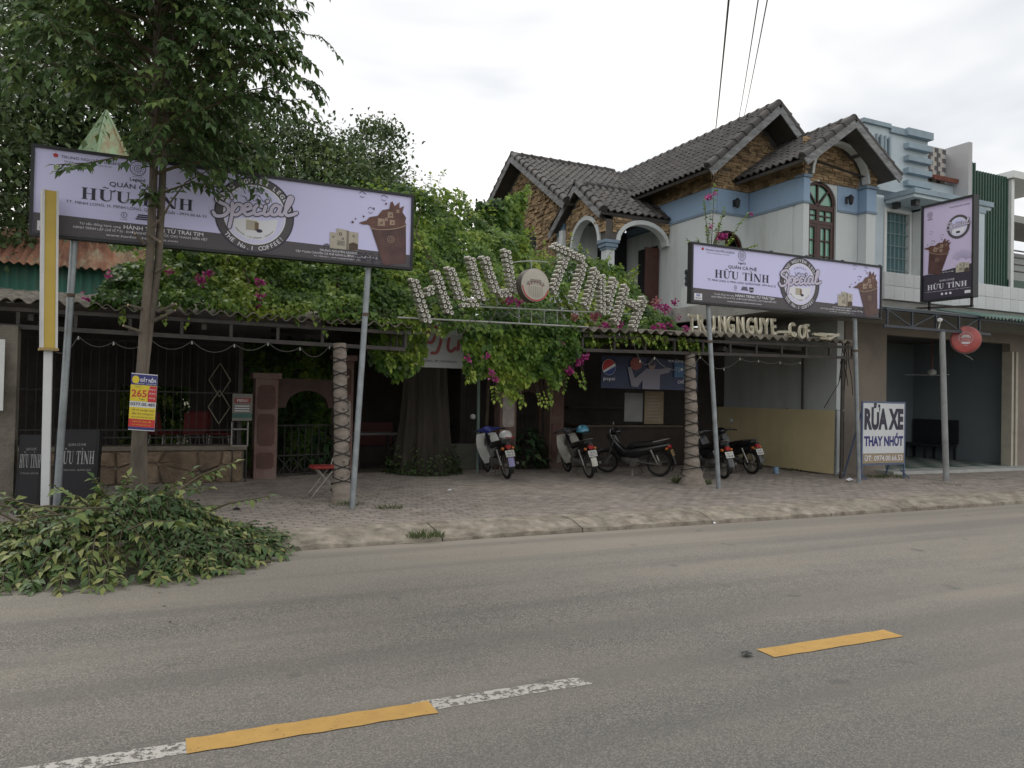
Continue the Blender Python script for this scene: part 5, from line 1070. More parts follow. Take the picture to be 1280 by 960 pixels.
# two black sign boxes leaning at the left
bx = M('black_sign_box', (.012, .012, .014), .55, .3, 3, spec=.3)
def lean_box(label, px0, px1, ybase, zt, depth_, Yb, lean):
    a, b = at(px0, ybase, Yb), at(px1, ybase, Yb-.06); a.z = b.z = .125; rd = (b-a).normalized(); W = (b-a).length; up = Vector((.0, math.sin(lean), math.cos(lean))); up = (up-rd*up.dot(rd)).normalized(); n = rd.cross(up); n = n if n.y < 0 else -n; Hh = zt
    t = thing('sign_box', label, 'sign box', tuple(a), 'sign boxes left on the pavement'); MB().obox(a+rd*W/2+up*Hh/2-n*depth_/2, rd*W/2, n*depth_/2, up*Hh/2).build('case', bx, t)
    MB().obox(a+rd*W/2+up*Hh/2+n*.002, rd*(W/2-.03), n*.0015, up*(Hh/2-.03)).build('face', M('black_face', (.014, .014, .017), .5, .3, 2, spec=.3), t)
    pr = Print(a+n*.004, rd, up, n); gw = M('worn_white_print', (.26, .26, .26), .5, .25, 8)
    pr.serif('lettering', gw, 'HỮU TÌNH', W/2, Hh*.58, .16, W*.84, 1); pr.text('lettering', gw, 'QUÁN CÀ PHÊ', W/2, Hh*.80, .03, w=W*.4, k=1); pr.text('lettering', gw, 'TT. MINH LONG - QUẢNG NGÃI', W/2, Hh*.50, .02, w=W*.7, k=1); pr.flush(t)
lean_box('narrow black sign box leaning against the concrete pillar at the left edge', 16, 48, 642, .95, .16, 10.75, R(9)); lean_box('wide black sign box leaning behind the white post', 62, 118, 640, 1.02, .2, 10.7, R(11))
cp = thing('concrete_pillar', 'stained concrete pillar at the left edge under the corrugated roof', 'pillar', (-1.75, 11.15, .1)); a, b = at(-14, 560, 11.0), at(18, 560, 11.0)
MB().box(a.x, b.x, 11.0, 11.25, .1, 2.38).build('shaft', M('pillar_concrete', (.19, .17, .14), .95, .3, 3, .5, 40, dirt=(.07, .065, .05), dscale=2, damt=.8), cp); MB().box(a.x-.3, at(5, 480, 10.9).x, 10.88, 10.9, 1.35, 2.2).build('tin_notice', frame_w, cp)

# ------------------------------------------------------------------ the arch of can letters
alu = M('aluminium_can', (.62, .60, .55), .4, .15, 8, metal=.25, dirt=(.2, .19, .16), dscale=20, damt=.6); cang = M('faded_can_body', (.24, .26, .20), .5, .35, 14, metal=.2, c2=(.42, .39, .33))
can_me = MB().lathe([(.026, -.058), (.033, -.05), (.033, .045), (.0335, .05), (.031, .058), (.030, .052), (.012, .048), (.010, .040), (.002, .040)], (0, 0, 0), (0, -1, 0), 12).mesh('can', None, smooth=True)
can_me.materials.append(cang); can_me.materials.append(alu)
cdk = M('can_mouth', (.02, .02, .02), .6, .1, 5); can_me.materials.append(cdk)
for p in can_me.polygons:
    y = p.center.y; r_ = math.hypot(p.center.x, p.center.z); p.material_index = 2 if (y < -.035 and r_ < .012) else (1 if y < -.048 or r_ < .031 else 0)
asg = thing('arch_sign', 'arched sign of letters made from drink cans above the cafe entrance', 'sign', (5.4, 10.9, 2.7))
Zs = lambda a, b: (480+a/3.5556, 280+b/3.5556)
LET = [('H', [((128, 248), (182, 415)), ((224, 212), (284, 392)), ((165, 312), (240, 282))]), ('U', [((288, 196), (334, 330)), ((380, 150), (424, 330)), ((345, 352), (405, 350))]),
       ('U', [((442, 148), (494, 306)), ((538, 118), (568, 300)), ((512, 310), (548, 306))]), ('T', [((748, 96), (868, 152)), ((806, 140), (752, 282))]), ('I', [((884, 172), (838, 328))]),
       ('N', [((938, 204), (896, 350)), ((962, 222), (962, 390)), ((1022, 248), (982, 385))]), ('H', [((1072, 278), (1026, 430)), ((1082, 345), (1115, 365)), ((1152, 332), (1104, 456))])]
for ch, strokes in LET:
    P0 = at(*Zs(*strokes[0][0]), 10.9); lt = bpy.data.objects.new('can_letter', MB().bar(at(*Zs(*strokes[0][0]), 10.97), at(*Zs(*strokes[0][1]), 10.97), .03, .012).mesh('letter_backing', rust_steel, off(asg))); COL.objects.link(lt); lt.parent = asg
    used = []
    for a, b in strokes:
        A, B = at(*Zs(*a), 10.9), at(*Zs(*b), 10.9); d_ = B-A; n_ = max(1, round(d_.length/.0765)); t_ = d_.normalized(); nn = Vector((0, -1, 0)).cross(t_)
        for i in range(n_+1):
            for s_ in (-1, 1):
                p = A+t_*(i*.0765+(.038 if s_ > 0 else 0))+nn*(.034*s_)
                if any((p-u_).length < .060 for u_ in used): continue
                used.append(p); piece('can', can_me, lt, Matrix.Translation(p+Vector((0, rnd.uniform(-.008, .008), 0))) @ Matrix.Rotation(rnd.gauss(.28, .06), 4, 'Z') @ Matrix.Rotation(rnd.gauss(0, .05), 4, 'X') @ Matrix.Rotation(rnd.random()*6, 4, 'Y'))
pipe = M('pale_pipe', (.36, .37, .35), .5, .2, 5)
zp = lambda z0, z1, Y, r_: MB().tube([at(*Zs(*z0), Y), at(*Zs(*z1), Y)], r_, 8).build('frame_pipe', pipe, asg)
zp((60, 415), (910, 458), 11.0, .013); zp((380, 366), (1100, 400), 11.0, .010)
for x_ in (600, 655, 712, 770): zp((x_, 378), (x_, 440), 11.0, .007)
MB().tube([at(*Zs(x_, 165-.0009*(x_-650)**2*-1), 11.02) for x_ in (530, 570, 610, 650, 690, 730)], .01, 6).build('frame_pipe', pipe, asg)
MB().tube([at(*Zs(655, 160), 11.02), at(*Zs(655, 210), 11.02)], .01, 6).build('frame_pipe', pipe, asg)
# round lightbox in the arch
rc = at(667, 357, 10.8); n = Vector((.10, -1, 0)).normalized(); RR = .268
rs2 = thing('round_sign', 'round white lightbox with red rim hung between the can letters', 'sign', tuple(rc))
q = MB(); q.lathe([(RR*.96, -.10), (RR, -.09), (RR, .04), (RR*.98, .05)], rc, n, 44); q.build('case', M('case_brown', (.09, .075, .065), .6, .25, 4), rs2); q = MB(); q.lathe([(RR*.97, .048), (RR*.95, .058), (RR*.93, .06)], rc, n, 44); q.build('face', M('aged_white_acrylic', (.46, .43, .37), .45, .12, 4, dirt=(.3, .27, .2), dscale=5, damt=.5), rs2)
pr = Print(rc+n*.062, Vector((-n.y, n.x, 0)), (0, 0, 1), n); pr.ring('rim_print', redp, 0, 0, RR*.86, RR*.93, k=1, a0=185, a1=345); gry2 = M('grey_print', (.22, .19, .17), .5, .1, 4)
pr.poly('logo_print', gry2, [(-.17, -.01), (-.15, .05), (-.11, .05), (-.10, .09), (.10, .09), (.11, .05), (.15, .05), (.17, -.01), (.14, .0), (.0, .025), (-.14, .0)], 1)
for i in range(5): pr.rect('logo_print', M('aged_white_print', (.46, .43, .37), .5, .1, 4), -.12+.055*i, .018, -.095+.055*i, .04, 2)
pr.text('lettering', M('aged_white_print'), 'TRUNG NGUYÊN', 0, .058, .02, w=.19, k=2); pr.ring('logo_print', redp, 0, -.10, .15, .165, k=1, a0=35, a1=145, n=16)
for i in range(7): pr.rect('logo_print', gry2, -.12+.04*i-.003, -.15-.04*math.sin(math.pi*i/6), -.12+.04*i+.003, -.02, 1)
pr.flush(rs2)
# white banner behind the vines
def banner(label, p0, p1, zt, zb, mat, bow=.06):
    t = thing('banner', label, 'banner', tuple((Vector(p0)+Vector(p1))/2)); p0, p1 = Vector(p0), Vector(p1)
    q = MB(); q.grid(lambda u, v: tuple((p0.lerp(p1, u)+Vector((0, bow*math.sin(math.pi*u)*-1, zb+(zt-zb)*v-(p0.z)+.02*math.sin(u*5)*v)))), 24, 6, thick=(0, .004, 0)); q.build('cloth', mat, t, smooth=True); return t
bw = M('banner_white', (.55, .57, .60), .7, .05, 1)
bA, bB = at(505, 430, 12.2), at(600, 430, 12.2)
bt = banner('white banner with red script lettering under the arch', (bA.x, 12.2, 0), (bB.x, 12.2, 0), 2.86, 2.1, bw, 0.0)
rsc = M('banner_red', (.38, .10, .11), .6, .1, 3); pr = Print((bA.x, 12.18, 2.1), (1, 0, 0), (0, 0, 1), (0, -1, 0)); 
for i, st in enumerate([[(.12, .32), (.18, .48), (.22, .36), (.28, .34)], [(.42, .58), (.50, .68), (.70, .66), (.92, .72)], [(.70, .64), (.66, .42), (.60, .26), (.50, .24)], [(.45, .56), (.38, .44), (.50, .42), (.56, .54)], [(.82, .50), (.80, .34), (.86, .28), (.94, .34)], [(1.0, .46), (.99, .30), (1.02, .44), (1.12, .48), (1.12, .30), (1.2, .30)]]): pr.stroke('lettering', rsc, [(a*.95, b) for a, b in st], .05, 1+.7*i*.2, 6)
pr.text('lettering', ink, 'Đc: MINH LONG - ĐT: 0974.00.66.53', .52, .09, .035, w=.8, k=1); pr.flush(bt)
# blue cola banner, notices
c0, c1 = at(752, 445, 12.8), at(872, 487, 12.8)
pb_ = banner('dark blue soft-drink banner with a person in white, under the right-hand roof', (c0.x, 12.8, 0), (c1.x, 12.8, 0), c0.z, c1.z-.02, M('cola_blue', (.012, .022, .075), .5, .3, 2), 0.0)
pr = Print((c0.x, 12.78, c1.z-.02), (1, 0, 0), (0, 0, 1), (0, -1, 0)); w_, h_ = c1.x-c0.x, c0.z-c1.z+.02
skin = M('skin_print', (.25, .16, .13), .5, .1, 3); shirt = M('shirt_print', (.20, .19, .24), .5, .08, 3)
pr.disc('logo_print', pw, .16, h_*.66, .155, k=1); pr.poly('logo_print', redp, [(.16+.15*math.cos(R(a)), h_*.66+.15*math.sin(R(a))) for a in range(30, 215, 12)], 2); pr.poly('logo_print', M('logo_blue', (.02, .05, .25), .5, .05, 2), [(.16+.15*math.cos(R(a)), h_*.66+.15*math.sin(R(a))) for a in range(225, 376, 12)], 2); pr.text('lettering', pw, 'pepsi', .17, h_*.25, .07, w=.26, k=1)
px_ = w_*.50; pr.poly('figure_print', shirt, [(px_-.22, .0), (px_+.2, .0), (px_+.2, h_*.48), (px_+.42, h_*.56), (px_+.48, h_*.70), (px_+.40, h_*.72), (px_+.2, h_*.66), (px_-.14, h_*.66), (px_-.26, h_*.50), (px_-.40, h_*.34), (px_-.50, h_*.70), (px_-.58, h_*.68), (px_-.48, h_*.08), (px_-.34, h_*.06), (px_-.22, h_*.28)], 1)
pr.disc('figure_print', skin, px_+.0, h_*.80, .085, .11, k=2, n=20); pr.disc('figure_print', ink, px_+.0, h_*.88, .09, .075, k=3, n=20); pr.disc('figure_print', M('red_blob_print', (.24, .05, .04), .5, .3, 5), px_-.38, h_*.80, .14, .13, k=1.5, n=16)
pr.rect('glow_print', M('sky_blue_print', (.03, .10, .22), .5, .2, 2), px_+.55, h_*.42, w_-.05, h_*.92, 1); pr.text('lettering', pw, 'MUA SẮM MAY MẮN', w_*.80, h_*.90, .05, w=.6, k=2); pr.text('lettering', M('ice_blue_print', (.2, .34, .5), .5, .1, 3), 'Tặng', w_*.80, h_*.60, .09, k=2); pr.text('lettering', pw, 'CHỈ CÓ', w_*.84, h_*.22, .06, k=2); pr.flush(pb_)
nb = [('faded paper notice with printed rows under the blue banner', 781, 491, 803, 527, (.20, .21, .21)), ('tan paper notice hanging beside the faded notice', 806, 489, 829, 530, (.20, .155, .095))]
for lb, x0, y0, x1, y1, c_ in nb:
    a, b = at(x0, y0, 13.6), at(x1, y1, 13.6); t = thing('paper_notice', lb, 'notice', (a.x, 13.6, b.z)); MB().box(a.x, b.x, 13.6, 13.61, b.z, a.z).build('sheet', M('notice%d' % x0, c_, .7, .2, 3), t)
    pr = Print((a.x, 13.6, b.z), (1, 0, 0), (0, 0, 1), (0, -1, 0)); w_, h_ = b.x-a.x, a.z-b.z; [pr.rect('row_print', gry2, w_*.1, h_*(.12+.1*i), w_*(.6+.3*rnd.random()), h_*(.15+.1*i), 1) for i in range(8)]; pr.flush(t)
    MB().bar((a.x, 13.62, a.z+.005), (b.x, 13.62, a.z+.005), .02).build('rod', rust_steel, t); MB().tube([((a.x+b.x)/2, 13.62, a.z), ((a.x+b.x)/2, 13.62, 2.75)], .004, 4).build('string', rust_steel, t)
# menu board by the gate
a, b = at(291, 492, 13.5), at(315, 526, 13.5); mbd = thing('menu_board', 'framed menu board with red and green rows beside the gate pillar', 'menu board', (a.x, 13.5, .12)); MB().box(a.x, b.x, 13.5, 13.53, b.z, a.z).build('panel', M('menu_grey', (.20, .19, .17), .6, .15, 4), mbd)
pr = Print((a.x, 13.5, b.z), (1, 0, 0), (0, 0, 1), (0, -1, 0)); w_, h_ = b.x-a.x, a.z-b.z; pr.rect('band_print', M('menu_red', (.28, .06, .05), .6, .2, 5), w_*.08, h_*.66, w_*.92, h_*.84, 1); pr.rect('band_print', M('menu_green', (.05, .13, .11), .6, .2, 5), .0, h_*.1, w_, h_*.28, 1); [pr.rect('row_print', pw, w_*.12, h_*(.35+.09*i), w_*.85, h_*(.38+.09*i), 1.5) for i in range(3)]; pr.text('lettering', pw, 'MENU', w_/2, h_*.70, h_*.1, k=2); pr.flush(mbd)
q = MB(); q.bar((a.x, 13.52, b.z-.02), (a.x, 13.52, b.z-.42), .02); q.bar((b.x-.06, 13.52, b.z-.02), (b.x-.06, 13.52, b.z-.42), .02); q.bar((a.x, 13.52, b.z-.42), (b.x-.06, 13.52, b.z-.42), .02); q.bar((a.x, 13.52, b.z-.14), (b.x-.06, 13.52, b.z-.14), .02); q.build('stand', M('pale_stand', (.3, .28, .26), .6, .15, 5), mbd)
for x_ in (a.x+.02, b.x-.07): MB().bar((x_, 13.53, .1), (x_, 13.53, b.z), .018).build('leg', iron, mbd)
# cream foam letters on the eave, some broken off
foam = M('weathered_foam', (.74, .70, .56), .85, .12, 5, .4, 40, dirt=(.42, .38, .27), dscale=4, damt=.7)
def glyph3(ch, bold, ext):
    c = bpy.data.curves.new('g', 'FONT'); c.body = ch; c.offset = bold; c.extrude = ext; c.resolution_u = 3; o = bpy.data.objects.new('g', c); COL.objects.link(o); dg = bpy.context.evaluated_depsgraph_get(); dg.update(); me = bpy.data.meshes.new_from_object(o.evaluated_get(dg)); bpy.data.objects.remove(o); bpy.data.curves.remove(c); me.materials.clear(); me.materials.append(foam); return me
fs_ = thing('foam_letters', 'row of weathered cream foam letters standing on the right-hand roof edge, some broken', 'sign', (9.5, 10.95, 2.85))
for ch, px in zip('TRUNGNGUYE', (866, 878, 890, 903, 914, 926, 938, 949, 959, 969)):
    p = at(px, 408, 10.95); p.z = 2.83+.018*(p.x-8)+.03; me = glyph3(ch, .02, .04); piece('foam_letter', me, fs_, Matrix.Translation(p-Vector((.09, 0, 0))) @ Matrix.Rotation(rnd.gauss(0, .05), 4, 'Y') @ Matrix.Rotation(R(90)-.06, 4, 'X') @ Matrix.Diagonal((.235, .42, .6, 1)))
for ch, px in zip('COF', (992, 1002, 1012)):
    p = at(px, 414, 10.95); p.z = 2.88; piece('foam_letter', glyph3(ch, .02, .04), fs_, Matrix.Translation(p-Vector((.09, 0, 0))) @ Matrix.Rotation(rnd.gauss(0, .1), 4, 'Y') @ Matrix.Rotation(R(84), 4, 'X') @ Matrix.Diagonal((.23, .38, .6, 1)))
for px, py, s_ in ((980, 415, .22), (987, 417, .16), (1024, 419, .24), (1032, 418, .3), (1040, 421, .28), (1036, 424, .2), (1028, 423, .22)):
    p = at(px, py, 10.93+.1*rnd.random()); d_ = Vector((1, rnd.gauss(0, .3), rnd.gauss(0, .2))).normalized(); MB().obox(p, d_*s_/2, Vector((-d_.y, d_.x, 0))*.06, (0, 0, .022)).build('broken_piece', foam, fs_)
# tan sheet screen
tA, tB, tC = atx(1043, 513, 12.95), atx(884, 511, 12.95), atx(1043, 594, 12.95); ZT, ZB_ = tA.z, tC.z+.02
sc2 = thing('sheet_screen', 'tan sheet screen in a thin steel frame beside the parked motorbikes', 'screen', (12.95, 12.5, .12))
nS = 3; tan = M('tan_sheet', (.66, .56, .33), .8, .08, 1.2, .08, 30, dirt=(.55, .46, .27), dscale=1, damt=.5)
for i in range(nS):
    y0, y1 = tA.y+(tB.y-tA.y)*i/nS, tA.y+(tB.y-tA.y)*(i+1)/nS; q = MB(); q.grid(lambda u, v: (12.95+.012*math.sin(u*3+i)*math.sin(v*3), y0+(y1-y0)*u-.0, ZB_+(ZT-ZB_)*v+.1*(1-v)*u*(i == 2)), 8, 4, thick=(.006, 0, 0)); q.build('sheet', tan, sc2, smooth=True)
for y_ in (tA.y-.02, tA.y+(tB.y-tA.y)/3, tB.y): MB().bar((12.985, y_, .1), (12.985, y_, ZT+.02), .03).build('frame_post', galv, sc2)
MB().bar((12.985, tA.y, ZB_+.02), (13.28, tA.y+.05, ZB_+.02), .03).build('frame_bar', galv, sc2); MB().bar((12.985, tA.y, ZT), (13.28, tA.y+.05, ZT), .02).build('frame_bar', galv, sc2)

# ------------------------------------------------------------------ palm trunk posts wrapped with light cable, string lights
palm = M('palm_bark', (.24, .20, .165), .9, .25, 4, .7, 30, c2=(.30, .26, .22), dirt=(.13, .105, .09), dscale=2.5, damt=.6, stretch=(1, 1, 2.5)); blk = M('black_cable', (.02, .02, .02), .6, .1, 5)
def palm_post(base, top, r0, r1, label, flare, seed):
    t = thing('palm_trunk_post', label, 'post', tuple(base)); base, top = Vector(base), Vector(top); N = 40; pts = []; rs_ = []
    for i in range(N+1):
        v = i/N; p = base.lerp(top, v)+Vector((.012*noise.noise(Vector((seed, v*6, 0))), .012*noise.noise(Vector((seed, 3, v*6))), 0)); pts.append(p); rs_.append((r0+(r1-r0)*v+flare*max(0, 1-v*4)**2)*(1+.05*math.sin(i*1.9)+.06*noise.noise(Vector((seed, v*9, 5)))))
    MB().tube(pts, rs_, 18).build('trunk', palm, t)
    for ph, turns in ((0, 12), (math.pi, -12)):
        cpts = []
        for k in range(260):
            v = .08+.9*k/259; i = min(N, int(v*N)); a = ph+turns*2*math.pi*v; cpts.append(pts[i]+(Vector((math.cos(a), math.sin(a), 0))*(rs_[i]*1.04+.012))+Vector((0, 0, v*(top-base).length-(pts[i]-base).length)))
        MB().tube(cpts, .0075, 5).build('light_cable', blk, t)
    for k in range(7):
        v = rnd.random()*.8+.1; i = int(v*N); a = rnd.uniform(3.5, 6); d_ = Vector((math.cos(a), math.sin(a), .4)); MB().tube([pts[i]+d_*rs_[i]*.8, pts[i]+d_*(rs_[i]+.025)], [.035, .012], 6).build('leaf_scar', palm, t)
palm_post((2.43, 10.74, .1), (2.385, 10.95, 2.34), .105, .09, 'palm trunk post wrapped with cable beside the red folding chair', .07, 1); palm_post((8.85, 11.2, .1), (8.72, 11.16, 2.47), .135, .092, 'palm trunk post wrapped with cable between the parked motorbikes', .12, 5)
def swags(label, pts, drop, bulbs=True):
    t = thing('string_lights', label, 'string lights', tuple(pts[0])); wm = M('pale_cable', (.075, .07, .06), .6, .1, 5)
    for i in range(len(pts)-1):
        a, b = Vector(pts[i]), Vector(pts[i+1]); dd = drop*(.6+.8*rnd.random()); MB().tube([a.lerp(b, k/10)-Vector((0, 0, dd*4*(k/10)*(1-k/10))) for k in range(11)], .006, 5).build('cable', wm, t)
        if bulbs: q = MB(); q.lathe([(.006, .02), (.009, .0), (.013, -.014), (.009, -.028), (.0, -.032)], b-Vector((0, 0, .02)), n=8); q.build('bulb', M('bulb_glass', (.34, .34, .31), .2, .05, 3), t)
swags('cable of small bulbs looped under the left-hand eave', [at(x_, y_, 11.05) for x_, y_ in ((70, 440), (98, 420), (142, 427), (188, 424), (240, 426), (293, 430), (335, 428), (375, 434), (412, 432))], .12)
swags('cable of small bulbs looped under the arch of can letters', [at(*Zs(x_, y_), 10.95) for x_, y_ in ((205, 440), (310, 480), (390, 410), (500, 390), (560, 372), (640, 395), (780, 392), (905, 480))], .12, False)
swags('cable of small bulbs looped under the right-hand eave', [at(x_, y_, 11.03) for x_, y_ in ((748, 413), (774, 416), (788, 414), (800, 450), (818, 446), (852, 460), (875, 445), (905, 460), (925, 447), (948, 450), (975, 452), (1000, 452))], .08)
hangw = thing('loose_cables', 'tangle of dark cables hanging beside the white wall', 'cables', tuple(at(1055, 440, 11.3)))
for k in range(5):
    p = at(1052+2*k, 425, 11.25); q = at(1054+3*k-8*(k % 2), 470+6*k, 11.3); MB().tube([p, p.lerp(q, .4)+Vector((.06*rnd.gauss(0, 1), 0, 0)), p.lerp(q, .7)+Vector((.06*rnd.gauss(0, 1), 0, 0)), q], .009, 5).build('cable', blk, hangw)
MB().tube([at(1055, 455, 11.3), at(1048, 480, 11.6), at(1030, 510, 12.2)], .008, 5).build('cable', blk, hangw)
q = MB(); q.lathe([(.0, -.07), (.05, -.05), (.06, 0), (.04, .06), (0, .08)], at(1054, 453, 11.28), n=8); q.build('junction_box', blk, hangw)

# ------------------------------------------------------------------ motorbikes
tyre_m = M('tyre', (.018, .017, .016), .8, .3, 8, .2, 60); chrome = M('worn_chrome', (.30, .29, .27), .35, .25, 6, metal=.8); eng = M('engine_grey', (.10, .09, .08), .6, .35, 8); blackp = M('black_plastic', (.015, .015, .016), .4, .25, 5); seatm = M('seat_vinyl', (.014, .013, .013), .55, .2, 5); orange = M('amber_lens', (.5, .14, .02), .2, .1, 4); redl = M('red_lens', (.35, .02, .02), .2, .1, 4); plate_w = M('plate_white', (.58, .58, .54), .5, .08, 4); plate_y = M('plate_tan', (.42, .30, .13), .5, .1, 4); mirror_g = M('mirror_glass', (.7, .72, .74), .08, .03, 3, metal=.9)
def motorbike(label, body, shield, fender, loc, heading, lean, plate, plate_m, handle=None, body_c=None, steer=.3, mirrors=(-1, 1)):
    t = thing('motorbike', label, 'motorbike', (0, 0, 0), 'motorbikes parked in front of the cafe'); WR = .285
    def wheel(x_, steer_=0):
        c = Vector((x_, 0, WR)); ax = Vector((-math.sin(steer_), math.cos(steer_), 0)); q = MB(); q.torus(c, ax, WR-.062, .014, 28, 6)
        u = Vector((math.cos(steer_), math.sin(steer_), 0))
        for k in range(14):
            a = 2*math.pi*k/14; q.tube([c+ax*(.03 if k % 2 else -.03), c+(u*math.cos(a)+Vector((0, 0, 1))*math.sin(a))*(WR-.065)], .0028, 3)
        w_ = q.build('wheel', chrome, t); q = MB(); q.torus(c, ax, WR-.036, .036, 28, 8); q.build('tyre', tyre_m, w_); q = MB(); q.lathe([(.03, -.055), (.06, -.045), (.06, .045), (.03, .055)], c, ax, 14); q.build('hub', eng, w_)
    wheel(-.60); wheel(.62, steer)
    st = Vector((math.cos(steer), math.sin(steer), 0)); sy = Vector((-st.y, st.x, 0)); FA = Vector((.62, 0, WR)); HD = Vector((.42, 0, .86))
    for s_ in (-1, 1): q = MB(); q.tube([FA+sy*(.065*s_), HD+sy*(.06*s_)], [.018, .022], 8); q.build('fork', chrome, t)
    def arcf(c, r_, a0, a1, w_, ax, u, name, mat):
        q = MB(); q.grid(lambda p, s_: tuple(Vector(c)+(Vector(u)*math.cos(R(a0+(a1-a0)*p))+Vector((0, 0, 1))*math.sin(R(a0+(a1-a0)*p)))*(r_+.018*(1-(2*s_-1)**2))+Vector(ax)*(w_*(s_-.5))), 14, 6); q.build(name, mat, t, smooth=True)
    arcf(FA, WR+.012, -12, 150, .105, sy, st, 'front_fender', fender); arcf((-.60, 0, WR), WR+.03, 45, 205, .12, (0, 1, 0), (1, 0, 0), 'rear_fender', blackp)
    # legshield, both wings
    q = MB(); q.grid(lambda u, v: (.50-.26*v+.10*(1-(2*u-1)**2)-.06*v*v, (u-.5)*(.34+.22*math.sin(math.pi*min(1, .15+.85*v*.9))), .90-.62*v), 12, 12, thick=(-.012, 0, 0)); q.build('leg_shield', shield, t, smooth=True)
    q = MB(); q.loft([(.46, 0, .80, .05, .10), (.34, 0, .62, .065, .13), (.18, 0, .50, .075, .12), (.0, 0, .50, .09, .12), (-.2, 0, .56, .10, .13), (-.45, 0, .63, .105, .11), (-.68, 0, .69, .09, .08), (-.86, 0, .74, .05, .045)], 14, .8); q.build('body', body, t)
    q = MB(); q.loft([(.10, 0, .64, .06, .04), (.02, 0, .69, .11, .055), (-.2, 0, .72, .125, .06), (-.38, 0, .745, .13, .062), (-.56, 0, .775, .12, .06), (-.72, 0, .79, .09, .045)], 14, .7); q.build('seat', seatm, t)
    q = MB(); q.loft([(.50, 0, .97, .045, .05), (.46, 0, .98, .09, .085), (.38, 0, .985, .12, .085), (.30, 0, .985, .09, .06), (.27, 0, .985, .04, .03)], 14, .85); q.build('handlebar_cover', handle or shield, t)
    q = MB(); q.lathe([(.07, 0), (.065, .02), (.03, .035), (0, .04)], (.49, 0, .97), (1, 0, 0), 16); q.build('headlight', M('headlight_glass', (.45, .46, .46), .15, .05, 4), t)
    for s_ in (-1, 1):
        q = MB(); q.tube([(.36, .08*s_, .99), (.33, .22*s_, 1.0), (.27, .35*s_, .985)], [.04, .022, .016], 8); q.build('handlebar', handle or shield, t); q = MB(); q.tube([(.29, .26*s_, .993), (.25, .38*s_, .975)], .019, 8); q.build('grip', blackp, t); q = MB()
        if s_ in mirrors:
            q.tube([(.33, .21*s_, 1.0), (.34, .26*s_, 1.12), (.34, .29*s_, 1.17)], .007, 5); q.lathe([(.0, -.006), (.05, -.006), (.055, .004)], (.345, .30*s_, 1.21), (-1, 0, .1), 14); mr = q.build('mirror', blackp, t); q = MB(); q.lathe([(.048, 0), (.047, .002)], (.3395, .30*s_, 1.2105), (-1, 0, .1), 14); q.build('mirror_glass', mirror_g, mr)
        q = MB(); q.tube([(-.60, .10*s_, WR), (-.44, .115*s_, .62)], [.02, .024], 8); q.build('shock_absorber', chrome, t); q = MB(); q.tube([(-.02, .09*s_, .34), (-.60, .085*s_, WR)], [.022, .018], 6); q.build('swingarm', eng, t)
        q = MB(); q.lathe([(.0, -.03), (.03, -.02), (.034, .0), (.025, .03), (0, .035)], (-.80, .11*s_, .66), (-1, 0, 0), 10); q.build('indicator', orange, t); q = MB(); q.tube([(.05, .1*s_, .27), (.05, .24*s_, .27)], .014, 6); q.build('foot_peg', blackp, t)
    q = MB(); q.loft([(.26, 0, .34, .05, .05), (.20, 0, .33, .085, .09), (.0, 0, .30, .12, .11), (-.12, 0, .30, .10, .10), (-.18, 0, .31, .05, .05)], 12, .7); q.lathe([(.075, -.13), (.085, -.12), (.085, .12), (.075, .13)], (-.02, 0, .29), (0, 1, 0), 14); q.build('engine', eng, t)
    q = MB(); q.tube([(.20, -.07, .27), (.1, -.12, .2), (-.15, -.14, .19), (-.3, -.15, .22)], .018, 8); q.tube([(-.28, -.15, .215), (-.4, -.155, .245), (-.8, -.17, .33), (-.86, -.17, .343)], [.03, .042, .042, .03], 10); q.build('exhaust', M('dull_exhaust', (.10, .095, .085), .55, .3, 6, metal=.4), t)
    q = MB(); q.loft([(-.78, 0, .70, .05, .05), (-.84, 0, .70, .065, .05), (-.88, 0, .69, .05, .04)], 12, .7); q.build('tail_light', redl, t)
    q = MB(); q.tube([(-.5, .11, .80), (-.78, .09, .86), (-.84, 0, .87), (-.78, -.09, .86), (-.5, -.11, .80)], .010, 6); q.build('grab_rail', chrome, t)
    pn = Vector((-.93, 0, .38)).normalized(); pu = Vector((.38, 0, .93)).normalized(); pcn = Vector((-.915, 0, .56)); q = MB(); q.obox(pcn, pn*.004, (0, .095, 0), pu*.07); pt = q.build('number_plate', plate_m, t)
    pr = Print(pcn+pn*.005, (0, -1, 0), pu, pn); pr.text('plate_lettering', ink, plate[0], 0, .008, .042, w=.14, bold=.02, k=1); pr.text('plate_lettering', ink, plate[1], 0, -.052, .045, w=.16, bold=.02, k=1); pr.flush(pt)
    arcf((-.60, 0, WR), WR+.09, 150, 178, .13, (0, 1, 0), (1, 0, 0), 'mud_flap', fender)
    q = MB(); q.tube([(-.02, .10, .22), (-.06, .26, .02)], .012, 6); q.build('side_stand', chrome, t); q = MB(); q.tube([(-.1, .06, .2), (-.2, .12, .05), (-.2, -.12, .05), (-.1, -.06, .2)], .012, 6); q.build('centre_stand', eng, t)
    t.rotation_euler = (lean, 0, heading); t.location = loc; t.scale = (.88, .88, .88); t['label'] = label; return t
def put(rear_px, rear_py, hd, **k):
    p = atz(rear_px, rear_py, .125); d_ = Vector((math.cos(hd), math.sin(hd), 0)); return (p.x+d_.x*.53, p.y+d_.y*.53, .128)
